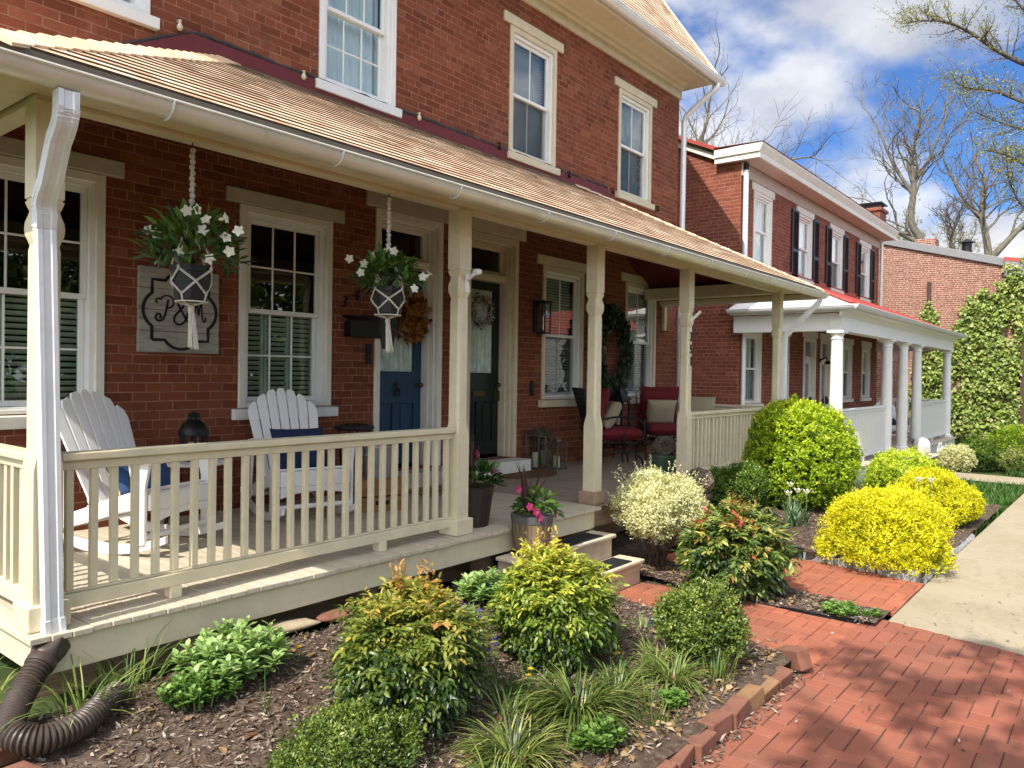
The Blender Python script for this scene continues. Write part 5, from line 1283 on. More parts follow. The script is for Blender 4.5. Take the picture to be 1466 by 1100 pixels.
# wall lantern beside the right-hand window
t = thing('wall_lantern', 'black box wall lantern left of the window near the middle post', 'wall lamp', (7.93, HY, 2.34))
m = MB(); m.box(-.055, .055, -.03, -.002, .0, .40); m.box(-.02, .02, -.09, -.03, .33, .36); sub('backplate', m, M['black'], t, bevel=.004)
m = MB()
for a in (-.06, .06):
    for b in (-.20, -.08): m.box(a - .008, a + .008, b - .008, b + .008, .0, .37)
m.box(-.075, .075, -.215, -.065, .37, .40); m.box(-.07, .07, -.21, -.07, -.02, 0); sub('cage', m, M['black'], t, bevel=.003)
m = MB(); m.lathe([(.035, .03), (.035, .33), (.03, .33)], (0, -.14, 0), 16); sub('glass_tube', m, M['glass'], t, smooth=40)
m = MB(); m.lathe([(0, .03), (.018, .03), (.018, .13), (.02, .16), (.015, .2), (0, .21)], (0, -.14, 0), 12); sub('bulb', m, M['candle'], t, smooth=40)
# camera bracket and hook bracket on the posts
t = thing('camera_bracket', 'white swivel bracket screwed to the porch post by the steps', 'bracket', (4.225, 3.836, 2.47))
m = MB(); m.box(-.02, .02, -.008, 0, -.075, .065); m.obox((.0, -.04, .04), (.025, .07, .022), rot(rx=R(-30))); sub('base', m, M['vinyl'], t, bevel=.004)
m = MB(); m.lathe([(0, -.03), (.022, -.028), (.024, .0), (.02, .03), (0, .032)], (.02, -.085, .075), 14, rot(ry=R(80))); sub('head', m, M['vinyl'], t, smooth=50)
m = MB(); m.bar((0, 0, 0), (.03, -.10, .10), .022, .03); m.box(-.015, .015, -.006, .01, -.04, .03); o = m.build('flag_bracket', M['gutter'], bevel=.003); o.location = (7.96, 3.832, 2.43); tag(o, 'grey metal flag bracket on the post numbered 351', 'bracket')

# three metal lanterns on the floor
M['pewter'] = paint('pewter_metal', (.22, .19, .15), .35, .15, .1, .2, (.1, .08, .06), metal=.8)
def floor_lantern(label, x, y, h, w_, rz):
    t = thing('candle_lantern', label, 'lantern', (x, y, DK + .001), rz, 'pewter candle lanterns by the black door'); b = h * .72; s = w_ / 2
    m = MB(); m.box(-s, s, -s, s, 0, .025)
    for a in (-1, 1):
        for c in (-1, 1): m.box(a * s - .008 * (1 + a), a * s + .008 * (1 - a), c * s - .008 * (1 + c), c * s + .008 * (1 - c), .025, b)
    m.box(-s, s, -s, s, b, b + .012); sub('frame', m, M['pewter'], t, bevel=.002)
    m = MB(); m.loft([[Vector((a * k, c * k, z)) for a, c in ((-1, -1), (1, -1), (1, 1), (-1, 1))] for k, z in ((s * 1.12, b + .013), (s * 1.12, b + .022), (s * .95, b + h * .05), (s * .5, b + h * .10), (s * .42, b + h * .14), (s * .16, b + h * .17), (.01, b + h * .2))])
    m.tube([(.018 * math.cos(a), 0, h - .03 + .018 * math.sin(a)) for a in [2 * PI * i / 12 for i in range(13)]], .004, 6); sub('roof', m, M['pewter'], t)
    g = MB()
    for q in (((-s, -s), (s, -s)), ((s, -s), (s, s)), ((s, s), (-s, s)), ((-s, s), (-s, -s))):
        (a, c), (d, e) = [(p[0] * .9, p[1] * .9) for p in q]; g.add([(a, c, .03), (d, e, .03), (d, e, b), (a, c, b)], [(0, 1, 2, 3)])
    sub('pane', g, M['glass'], t)
    m = MB(); m.lathe([(0, .026), (.042, .026), (.043, .026 + h * .32), (.03, .026 + h * .31), (0, .02 + h * .31)], n=20); sub('candle', m, M['candle'], t, smooth=40)
floor_lantern('tallest pewter candle lantern on the porch floor, left of the other two', 7.80, 5.86, .58, .20, R(8))
floor_lantern('pewter candle lantern standing behind the other two', 8.03, 5.90, .58, .18, R(4))
floor_lantern('shortest pewter candle lantern, in front on the right', 7.98, 5.66, .43, .19, R(-6))
# mats
M['coir'] = paint('brown_coir', (.16, .085, .035), .95, .3, 1.0, scale=60)
M['coirtan'] = paint('tan_coir', (.34, .24, .13), .95, .25, 1.0, scale=60)
m = MB(); m.prism([(7.25 + .52 * math.cos(R(a)), 5.72 - .46 * math.sin(R(a))) for a in range(0, 181, 10)][::-1], DK + .003, DK + .018, 'z'); tag(m.build('door_mat', M['coir']), 'brown half round coir mat in front of the black door', 'door mat')
m = MB(); m.box(5.30, 6.12, 5.22, 5.68, DK + .003, DK + .016); o = m.build('door_mat', M['coirtan'], bevel=.004); tag(o, 'tan coir mat with black strokes in front of the blue door', 'door mat')
m = MB()
for k in range(4): m.box(5.42 + .15 * k, 5.45 + .15 * k, 5.33, 5.57, DK + .0165, DK + .0185); m.box(5.45 + .15 * k, 5.52 + .15 * k, 5.33 + .07 * (k % 3), 5.36 + .07 * (k % 3), DK + .0165, DK + .0185)
m.build('stroke', M['black'], o)
M['rubber'] = paint('black_rubber_mat', (.014, .014, .015), .8, .3, 1.2, .3, (.1, .09, .07), scale=45)
for x0, x1, y0, y1, z, lab in ((4.98, 5.70, 3.53, 3.73, .401, 'black rubber tread mat on the upper wooden step'), (5.02, 5.78, 3.29, 3.48, .206, 'black rubber tread mat on the lower wooden step')):
    m = MB(); m.box(x0, x1, y0, y1, z, z + .009)
    for i in range(16): m.box(x0 + .015 + i * (x1 - x0 - .03) / 16, x0 + .015 + (i + .6) * (x1 - x0 - .03) / 16, y0 + .015, y1 - .015, z + .009, z + .0125)
    tag(m.build('step_mat', M['rubber'], bevel=.002), lab, 'step mat')
# crate, tub and small black table near the blue door
M['crate'] = wood('orange_pine_crate', [(.20, .10, .035), (.30, .16, .06), (.34, .19, .08)], .7, (3, 25, 25), .3)
t = thing('wooden_crate', 'pine crate with a dark hand hole behind the railing near the blue door', 'crate', (4.50, 5.12, DK), R(-20))
m = MB()
for z in (.0, .14): m.box(-.19, .19, -.15, -.135, z, z + .125); m.box(-.19, .19, .135, .15, z, z + .125); m.box(-.19, -.175, -.135, .135, z, z + .125); m.box(.175, .19, -.135, .135, z, z + .125)
m.box(-.19, .19, -.15, .15, .266, .28); sub('boards', m, M['crate'], t, bevel=.003)
m = MB(); m.box(-.06, .06, -.153, -.149, .06, .095); sub('hand_hole', m, M['black'], t)
M['galv'] = paint('galvanised_steel', (.34, .35, .36), .45, .2, .1, .2, (.2, .2, .19), metal=.6)
t = thing('metal_tub', 'grey galvanised tub standing on the pine crate', 'tub', (4.52, 5.12, DK + .281))
m = MB(); m.lathe([(.0, .0), (.11, .0), (.135, .26), (.142, .265), (.14, .275), (.128, .262), (.105, .01), (0, .01)], n=28); sub('body', m, M['galv'], t, smooth=40)
for s in (-1, 1): m = MB(); m.tube([(s * .135, -.04, .22), (s * .165, -.03, .2), (s * .165, .03, .2), (s * .135, .04, .22)], .005, 6); sub('handle', m, M['galv'], t)
t = thing('bistro_table', 'black round bistro table against the wall beside the blue door', 'table', (4.66, 5.62, DK))
m = MB(); m.lathe([(0, .66), (.17, .66), (.19, .675), (.18, .70), (.10, .715), (0, .72)], n=28); sub('tabletop', m, M['black'], t, smooth=40)
for k in range(4): a = PI / 2 * k + .6; m = MB(); m.tube([(.14 * math.cos(a), .14 * math.sin(a), .66), (.12 * math.cos(a), .12 * math.sin(a), .3), (.18 * math.cos(a), .18 * math.sin(a), 0)], .01, 7); sub('leg', m, M['black'], t, smooth=50)

# ------------------------------------------------------------------ wrought iron chairs with red cushions
M['pattern'] = None
def iron_chair(label, loc, rz):
    t = thing('patio_chair', label, 'patio chair', loc, rz, 'wrought iron chairs with red cushions')
    for s in (-1, 1):
        x = s * .31
        m = MB(); m.tube(sm([(x, .32, .62), (x, .1, .66), (x, -.12, .66), (x, -.26, .60), (x, -.30, .48), (x, -.24, .36), (x, -.12, .31), (x, -.02, .36), (x, -.03, .46)], 6), .013, 8); sub('arm', m, M['iron'], t, smooth=50)
        m = MB(); m.tube(sm([(x, -.28, .0), (x, -.26, .12), (x, -.16, .19), (x, .05, .21), (x, .22, .19), (x, .32, .10), (x, .34, 0)], 5), .013, 8); sub('leg_frame', m, M['iron'], t, smooth=50)
    m = MB()
    for y in (-.2, -.05, .1, .25): m.tube(sm([(-.31, y, .20), (-.15, y - .03, .27), (.15, y - .03, .27), (.31, y, .20)], 5), .010, 6)
    m.tube([(-.3, -.25, .33), (.3, -.25, .33)], .012, 7); m.tube([(-.3, .3, .33), (.3, .3, .33)], .012, 7); m.tube([(-.30, -.25, .33), (-.3, .3, .33)], .012, 7); m.tube([(.30, -.25, .33), (.3, .3, .33)], .012, 7)
    for x in (-.16, 0, .16): m.tube([(x, -.1, .33), (x * .7, 0, .26)], .012, 6)
    sub('seat_frame', m, M['iron'], t, smooth=50)
    # perforated back panel
    m = MB(); c = Vector((0, .32, .40)); ax = Vector((0, math.sin(R(18)), math.cos(R(18)))); 
    for i in range(11): xx = -.30 + .06 * i; m.bar(c + Vector((xx, 0, 0)), c + Vector((xx, 0, 0)) + ax * .66, .034 if i not in (0, 10) else .03, .006, (1, 0, 0))
    for i in range(12): m.bar(c + Vector((-.30, .004, 0)) + ax * .06 * i, c + Vector((.30, .004, 0)) + ax * .06 * i, .032, .006)
    sub('back_panel', m, M['iron'], t)
    q = cushion('seat_cushion', None, (0, -.02, .43), (0, 0, 0), (.60, .62, .18), M['red']); q.parent = t
    q = cushion('back_cushion', None, (0, .29, .74), (R(-72), 0, 0), (.60, .66, .18), M['red']); q.parent = t
    return t
ca = iron_chair('wrought iron chair with red cushions facing right, beside the middle post', (8.88, 5.34, DK), R(48))
cb = iron_chair('wrought iron chair with red cushions facing left, by the porch end', (10.15, 5.30, DK), R(-48))
bpy.context.view_layer.update()
cushion('throw_pillow', 'tan linen pillow leaning on the red chair beside the middle post', on_chair(ca, (-.02, .10, .68)), (R(-62) + PI, 0, R(48)), (.44, .40, .17), M['tan'], cat='pillow')
cushion('throw_pillow', 'tan linen pillow on the red chair at the porch end', on_chair(cb, (-.02, .08, .68)), (R(-62) + PI, 0, R(-48)), (.44, .40, .17), M['tan'], cat='pillow')
cushion('throw_pillow', 'cream pillow peeking above the railing right of the numbered post', (10.55, 4.9, DK + .74), (R(75), 0, R(-80)), (.42, .36, .15), M['tan'], cat='pillow')
t = thing('side_table', 'small black iron table between the red cushioned chairs', 'side table', (9.42, 5.62, DK))
m = MB(); m.box(-.2, .2, -.2, .2, .46, .48); sub('tabletop', m, M['iron'], t, bevel=.004)
for a in (-1, 1):
    for b in (-1, 1): m = MB(); m.tube([(a * .17, b * .17, .46), (a * .15, b * .15, .2), (a * .2, b * .2, 0)], .011, 7); sub('leg', m, M['iron'], t, smooth=50)
t = thing('lantern', 'tall black arched lantern with a candle between the red chairs', 'lantern', (9.40, 5.60, DK + .482))
m = MB(); s = .10; m.box(-.115, .115, -.115, .115, 0, .03)
for a in (-1, 1):
    for b in (-1, 1): m.box(a * .10 - .012, a * .10 + .012, b * .10 - .012, b * .10 + .012, .03, .36)
for yy in (-.112, .10):
    A_ = [(-.112, .28), (-.112, .38), (.112, .38), (.112, .28)] + [(.088 * math.cos(R(a)), .28 + .07 * math.sin(R(a))) for a in range(0, 181, 15)]; m.prism(A_, yy, yy + .012, 'y')
    A2 = [(p[0], p[1]) for p in A_]; m.prism(A2, yy, yy + .012, 'x')
m.loft([[Vector((a * k, b * k, z)) for a, b in ((-1, -1), (1, -1), (1, 1), (-1, 1))] for k, z in ((.13, .38), (.13, .392), (.06, .46), (.035, .50), (.03, .53))]); m.lathe([(.014, .53), (.02, .545), (.0, .57)], n=10); sub('cage', m, M['black'], t)
m = MB(); m.lathe([(0, .03), (.045, .03), (.045, .16), (0, .155)], n=18); sub('candle', m, M['candle'], t, smooth=40)
# twig balls and pots
M['twig'] = paint('grey_twigs', (.19, .145, .11), .9, .35, .5, scale=30)
def twig_ball(label, loc, r, seed):
    rs = random.Random(seed); m = MB()
    for k in range(46):
        ax = Vector((rs.gauss(0, 1), rs.gauss(0, 1), rs.gauss(0, 1))).normalized(); u = ax.orthogonal().normalized(); v = ax.cross(u); off = rs.uniform(-.5, .5) * r; rr = math.sqrt(r * r - off * off) * rs.uniform(.86, 1.02); a0 = rs.random() * 6
        m.tube([ax * (off + rs.gauss(0, .006)) + (u * math.cos(a) + v * math.sin(a)) * rr for a in [a0 + i * rs.uniform(.25, .34) for i in range(15)]], rs.uniform(.0035, .007), 5)
    o = m.build('twig_ball', M['twig'], smooth=60); o.location = loc; return tag(o, label, 'twig ball', 'twig balls by the numbered post')
def round_pot(name, label, loc, r, h, mat, cat='flower pot'):
    t = thing(name, label, cat, loc); m = MB(); m.lathe([(0, 0), (r * .78, 0), (r * .98, h * .9), (r * 1.06, h * .92), (r * 1.06, h), (r * .92, h), (r * .88, h * .9), (0, h * .86)], n=32); sub('bowl', m, mat, t, smooth=35); return t
M['greenglaze'] = paint('green_glazed_pot', (.07, .12, .075), .3, .25, .1, .3, (.03, .05, .03))
round_pot('flower_pot', 'green glazed pot holding a twig ball inside the porch', (8.42, 4.38, DK + .001), .17, .25, M['greenglaze'])
twig_ball('twig ball resting in the green pot on the porch', (8.42, 4.38, DK + .34), .145, 3)
M['shadow_brown'] = paint('shadow_brown_pot', (.06, .04, .03), .8, .2, .4)  # pot coloured dark brown like the shadow behind the shrub
round_pot('flower_pot', 'dark pot mostly hidden behind the cream shrub, holding a twig ball', (7.80, 3.62, .04), .13, .50, M['shadow_brown'])
twig_ball('twig ball outside the porch, above the cream shrub', (7.80, 3.62, .665), .15, 4)

# ------------------------------------------------------------------ planters and hanging baskets
M['barrel'] = wood('barrel_staves', [(.13, .09, .055), (.21, .15, .095), (.26, .19, .13)], .6, (25, 25, 3), .3)
M['hoop'] = paint('grey_barrel_hoop', (.10, .10, .098), .5, .15, .1)
M['darkbarrel'] = paint('dark_brown_barrel', (.035, .026, .02), .5, .2, .2, scale=14)
M['soilpot'] = M['soil']
M['lily'] = leafmat('mandevilla_leaf', [(0, (.012, .035, .008)), (.45, (.035, .10, .016)), (.8, (.10, .20, .035)), (1, (.24, .34, .07))], .3, .3, .5)
M['cordyline'] = leafmat('purple_cordyline_blade', [(0, (.03, .012, .014)), (.6, (.075, .03, .032)), (1, (.17, .085, .08))], .2, .4, .4)
M['pinkpetal'] = leafmat('pink_petal', [(0, (.42, .02, .11)), (1, (.62, .09, .24))], .35, .5)
M['whitepetal'] = leafmat('white_petal', [(0, (.72, .72, .58)), (1, (.88, .88, .82))], .35, .5)
def trumpet(m_list, c, d, r, n=5):
    """five petals around a throat; appended to arrays"""
    d = Vector(d).normalized(); u = d.orthogonal().normalized(); v = d.cross(u); a0 = random.random() * 6
    for k in range(n):
        a = a0 + 2 * PI * k / n; rad = u * math.cos(a) + v * math.sin(a)
        m_list.append((Vector(c) + d * r * .1, rad * .9 + d * .25, d, r, r * .85, random.random()))
        m_list.append((Vector(c) - d * r * 1.1 + rad * .05 * r, d + rad * .25, rad, r * 1.25, r * .4, random.random() * .5))
def flush(name, L, mat, parent, per=None, **k):
    if per:
        for i in range(0, len(L), per): flush(name, L[i:i + per], mat, parent, **k)
        return
    return leaves(name, [tuple(q[0]) for q in L], [tuple(q[1]) for q in L], [tuple(q[2]) for q in L], np.array([q[3] for q in L]), np.array([q[4] for q in L]), np.array([q[5] for q in L]), mat, parent, hi=True, **k)
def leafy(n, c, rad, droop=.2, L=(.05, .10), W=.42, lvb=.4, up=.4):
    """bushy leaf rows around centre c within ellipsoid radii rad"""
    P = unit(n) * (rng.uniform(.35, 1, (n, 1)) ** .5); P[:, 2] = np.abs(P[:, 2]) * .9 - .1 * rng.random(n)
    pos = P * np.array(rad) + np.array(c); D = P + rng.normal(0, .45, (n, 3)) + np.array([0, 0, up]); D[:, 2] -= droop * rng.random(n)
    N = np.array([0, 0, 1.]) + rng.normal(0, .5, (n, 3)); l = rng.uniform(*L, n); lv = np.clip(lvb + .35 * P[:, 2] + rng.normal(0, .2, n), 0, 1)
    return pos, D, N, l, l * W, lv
def barrel(label, loc, light):
    t = thing('barrel_planter', label, 'planter', loc, 0, 'barrel planters by the steps'); h = .31
    m = MB(); m.lathe([(0, 0), (.125, 0), (.148, h * .5), (.165, h * .98), (.165, h), (.15, h), (.145, h * .9), (0, h * .88)], n=40); st = m.build('staves', M['barrel'] if light else M['darkbarrel'], t, smooth=25)
    m = MB()
    for k in range(20): a = 2 * PI * k / 20; m.bar((.1265 * math.cos(a), .1265 * math.sin(a), .005), (.1665 * math.cos(a), .1665 * math.sin(a), h * .99), .003, .003, (math.cos(a), math.sin(a), 0))
    m.build('stave_joint', M['black'], st)
    for z0, z1, r0, r1 in ((.075, .115, .133, .137), (.255, .312, .160, .168)):
        m = MB(); m.lathe([(r0 - .001, z0), (r0 + .003, z0), (r1 + .003, z1), (r1 - .003, z1)], n=40); m.build('hoop', M['hoop'] if light else M['darkbarrel'], t, smooth=30)
    m = MB(); m.lathe([(0, h - .03), (.146, h - .03)], n=24); m.build('potting_soil', M['soil'], t)
    sp = [((random.gauss(-.03, .02), random.gauss(.02, .02), h - .04), random.uniform(0, 2 * PI), random.uniform(.32, .52), .022, abs(random.gauss(.18, .16)), random.uniform(.1, .7), random.random()) for _ in range(20)]
    blades('cordyline', sp, M['cordyline'], t)
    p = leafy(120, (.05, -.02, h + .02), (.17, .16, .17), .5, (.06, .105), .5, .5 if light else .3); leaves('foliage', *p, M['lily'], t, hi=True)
    fl = []
    sp_ = ((-.17, -.10, h + .09), (-.13, -.13, h + .05), (-.09, -.14, h + .0), (.17, -.09, h + .02), (.14, -.11, h - .01), (-.12, .05, h + .2)) if light else ((.14, -.10, h + .12), (.18, -.03, h + .1), (.11, .06, h + .24))
    for c in sp_: trumpet(fl, c, (c[0] * 2, -1, .2), .036)
    flush('flower', fl, M['pinkpetal'], t, 10, fold=.1)
    return t
barrel('light stave barrel planter with pink flowers and purple spikes on the upper step', (4.76, 3.60, .402), True)
barrel('dark barrel planter with purple spikes and green leaves behind the post', (4.545, 4.03, DK + .001), False)

M['cord'] = paint('white_cotton_cord', (.70, .67, .58), .95, .15, .8, scale=90)
M['blackpot'] = paint('black_plastic_pot', (.014, .015, .017), .5, .2, .1)
def hanging(label, x, y, zp, r, seed, off, leafr):
    random.seed(seed)
    t = thing('hanging_basket', label, 'hanging basket', (x, y, zp), 0, 'macrame hanging baskets'); h = .185; top = 3.0 - zp
    m = MB(); m.lathe([(0, -h), (r * .72, -h), (r * .78, -h + .01), (r * .97, -.035), (r * 1.04, -.03), (r * 1.04, 0), (r * .95, 0), (r * .9, -.03), (0, -.035)], n=9); m.build('pot', M['blackpot'], t)
    m = MB(); n = 4; kz = top - .34
    for k in range(n):
        a = 2 * PI * k / n + off; p = lambda q, rr, z: (rr * math.cos(q), rr * math.sin(q), z)
        for j in (-.004, .004):
            m.tube(sm([(0 + j, 0, kz), p(a, r * .45, kz * .55), p(a, r * 1.06, .03 + j), p(a, r * 1.1, -.02)], 5), .0035, 5)
            m.tube([p(a, r * 1.1, -.02 + j), p(a + PI / n, r * .98, -.085 + j), p(a + 2 * PI / n, r * 1.1, -.02 + j)], .0035, 5)
            m.tube([p(a + PI / n, r * .98, -.085 + j), p(a, r * .83, -.15 + j), p(a - PI / n, r * .98, -.085 + j)], .0035, 5)
        m.tube([p(a, r * .83, -.15), p(a, r * .72, -h - .005), (0, 0, -h - .025)], .005, 5)
        m.lathe([(0, -.012), (.009, -.008), (.009, .008), (0, .012)], p(a, r * 1.09, -.015), 6)
    m.tube([p(2 * PI * i / 20, r * .76, -h - .003) for i in range(21)], .004, 5)
    for j in range(11): z = kz + .30 * j / 10; m.lathe([(.008, -.014), (.015, -.006), (.015, .006), (.008, .014)], (.002 * (-1) ** j, 0, z), 8)
    m.tube([(0, 0, kz), (0, 0, top - .03)], .009, 6); m.build('macrame', M['cord'], t, smooth=60)
    m = MB()
    for k in range(30): a = random.uniform(0, 6.3); q = random.uniform(.004, .016); e = random.uniform(.01, .03); m.tube([(q * math.cos(a) * .6, q * math.sin(a) * .6, -h - .02), (q * math.cos(a) + .006, q * math.sin(a), -h - .10), (e * math.cos(a) + .02, e * math.sin(a), -h - .235 - random.uniform(0, .02))], .0035, 4)
    m.lathe([(.012, -.04), (.017, -.03), (.017, -.015), (.012, -.005)], (0, 0, -h - .02), 8); m.build('tassel', M['cord'], t, smooth=60)
    m = MB(); m.tube(sm([(0, 0, top - .03), (.0, 0, top - .055), (.014, 0, top - .06), (.016, 0, top - .04), (0, 0, top - .02), (0, 0, top + .005)], 5), .0035, 6); m.build('hook', M['black'], t)
    p = leafy(400, (0, 0, .03), leafr, .25, (.05, .10), .38, .42, .25); leaves('foliage', *p, M['lily'], t, hi=True)
    m = MB()
    for k in range(9): a = random.uniform(0, 6.3); e = leafr[0] * random.uniform(.8, 1.12); m.tube(sm([(0, 0, 0), (e * .5 * math.cos(a), e * .5 * math.sin(a), leafr[2] * .6), (e * math.cos(a), e * math.sin(a), leafr[2] * random.uniform(.5, 1.1))], 5), .003, 5)
    m.build('stem', M['lily'], t)
    return t
vd = Vector((-.48, -.88, 0))      # where the flowers mostly look: out to the light
t = hanging('macrame hanging basket of white flowers nearest the left post, in front of the sign', 2.12, 3.9, 2.345, .105, 21, .5, (.25, .25, .30)); fl = []
for a, z, e in ((-.22, .18, .9), (-.17, .16, .7), (.0, .26, .1), (.05, .27, .2), (.10, .22, .3), (.08, .17, .35), (.20, .13, .3), (.27, .16, .1), (.22, .06, .3), (.20, .22, .0), (-.04, .05, .3), (.12, .02, .35)):
    c = Vector((a * .62 + .0, -a * .78 * 1, z)) * 1.0 + Vector((-.10, -.13, 0)) * (1.2 - e); trumpet(fl, c, Vector((-.5 + random.gauss(0, .4) + a, -.7 + random.gauss(0, .3), random.gauss(.1, .3))), .032)
flush('flower', fl, M['whitepetal'], t, 10, fold=.12)
t = hanging('macrame hanging basket of white flowers in front of the blue door', 3.51, 3.9, 2.37, .115, 33, .1, (.21, .21, .22)); fl = []
for a, z in ((-.27, .17), (-.17, .14), (-.19, .08), (-.02, .24), (.02, .22), (.22, .06), (.26, .08), (.16, -.02), (-.1, .2)):
    c = Vector((a * .65, -a * .75, z)) + Vector((-.09, -.12, 0)) * (1.0 - abs(a)); trumpet(fl, c, Vector((-.5 + random.gauss(0, .4) + a, -.7 + random.gauss(0, .3), random.gauss(.1, .3))), .033)
flush('flower', fl, M['whitepetal'], t, 10, fold=.12)
# wreaths
def wreath(name, label, c, R0, r0, n, mat, Lr, Wk, lvf, twigs=True, hi=True, thick=.07):
    t = thing(name, label, 'wreath', c); m = MB()
    for k in range(5):
        ph = random.random() * 6; m.tube([((R0 + r0 * .35 * math.sin(5 * a + ph)) * math.cos(a), .01 - .02 + r0 * .2 * math.cos(4 * a + ph), (R0 + r0 * .35 * math.sin(5 * a + ph)) * math.sin(a)) for a in [2 * PI * i / 40 for i in range(41)]], .007, 5)
    m.build('twig_ring', M['twig'], t, smooth=60)
    a = rng.uniform(0, 2 * PI, n); q = rng.uniform(0, 2 * PI, n); rr = r0 * np.sqrt(rng.random(n)); ra = R0 + rr * np.cos(q)
    pos = np.stack([ra * np.cos(a), -np.abs(rr * np.sin(q)) * thick / r0 - .01, ra * np.sin(a)], 1)
    D = np.stack([np.cos(a + rng.normal(1.0, .8, n)), -rng.uniform(.1, 1, n), np.sin(a + rng.normal(1.0, .8, n))], 1); N = np.array([0, -1., 0]) + rng.normal(0, .6, (n, 3)); l = rng.uniform(*Lr, n)
    leaves('foliage', pos, D, N, l, l * Wk, lvf(n), mat, t, hi=hi); return t
M['autumn'] = leafmat('autumn_wreath_leaf', [(0, (.10, .03, .008)), (.4, (.26, .09, .015)), (.75, (.36, .16, .03)), (1, (.20, .14, .04))], .3, .5)
wreath('door_wreath', 'round wreath of orange autumn leaves on the blue door', (5.79, 6.15, 2.41), .15, .145, 330, M['autumn'], (.06, .11), .6, lambda n: rng.random(n), thick=.12)
M['cotton'] = leafmat('dark_and_white_berries', [(0, (.05, .035, .03)), (.5, (.14, .10, .09)), (.62, (.45, .40, .36)), (1, (.6, .56, .52))], .1, .7)
wreath('door_wreath', 'twiggy wreath of pale and dark berries on the black door', (7.04, 6.17, 2.555), .165, .065, 420, M['cotton'], (.018, .04), .8, lambda n: rng.random(n), hi=False, thick=.06)
M['bigivy'] = leafmat('dark_ivy_wreath_leaf', [(0, (.008, .018, .007)), (.6, (.025, .05, .016)), (.93, (.06, .10, .03)), (1, (.3, .3, .24))], .2, .45)
t = wreath('wall_wreath', 'very large dark green ivy wreath on the brick wall between windows', (9.62, 5.94, 2.10), .44, .17, 1100, M['bigivy'], (.05, .10), .75, lambda n: rng.beta(2, 2.5, n), thick=.14)
t.scale = (.88, 1, 1.2)
# pendant on a chain
t = thing('pendant_lantern', 'dark hanging lantern on a chain in front of the blue door', 'lamp', (4.50, 5.0, 2.12))
m = MB(); z = .36
k = 0
while z < 1.72: m.tube([(.007 * math.cos(a) if k % 2 else 0, 0 if k % 2 else .007 * math.cos(a), z + .018 * math.sin(a)) for a in [2 * PI * i / 8 for i in range(9)]], .0025, 4); z += .03; k += 1
m.build('chain', M['black'], t)
m = MB(); m.lathe([(.05, -.12), (.085, .1), (.075, .18), (.03, .24), (.012, .30), (.012, .36)], n=6); m.build('shade', M['iron'], t)
# corrugated drain pipe
M['drain'] = paint('brown_drain_plastic', (.055, .038, .030), .42, .15, .1, .2, (.15, .12, .09))
t = thing('drain_pipe', 'brown corrugated drain pipe curling from the left downspout over the mulch', 'drain pipe')
def drain_path(k):
    P = [(1.36, 3.745, .50), (1.29, 3.69, .445), (1.23, 3.62, .41), (1.17, 3.52, .385), (1.125, 3.42, .365), (1.13, 3.33, .355), (1.19, 3.28, .345), (1.28, 3.29, .34), (1.37, 3.34, .335), (1.46, 3.42, .335), (1.54, 3.50, .33), (1.60, 3.57, .315)]
    return sm(P, k)
dp = drain_path(15); rr = [(.057 if (i % 3) else .046) for i in range(len(dp))]
m = MB(); m.tube(dp, rr, 20, True); m.build('corrugated_pipe', M['drain'], t, smooth=30)
m = MB(); A0, B0 = Vector((1.425, 3.79, .555)), Vector((1.335, 3.725, .478)); dr_ = (B0 - A0).normalized(); sd = dr_.cross(Vector((0, 0, 1))).normalized(); u_ = sd.cross(dr_)
def ring8(c, a, b, e): return [c + sd * (a * (abs(math.cos(q)) ** e) * (1 if math.cos(q) >= 0 else -1)) + u_ * (b * (abs(math.sin(q)) ** e) * (1 if math.sin(q) >= 0 else -1)) for q in [2 * PI * k / 24 + .01 for k in range(24)]]
m.loft([ring8(A0, .062, .05, .3), ring8(A0 + dr_ * .04, .062, .052, .3), ring8(A0 + dr_ * .075, .062, .058, .7), ring8(A0 + dr_ * .085, .064, .062, 1), ring8(A0 + dr_ * .095, .059, .059, 1), ring8(A0 + dr_ * .105, .064, .064, 1), ring8(B0, .062, .062, 1)]); m.build('adapter', M['drain'], t, smooth=40)

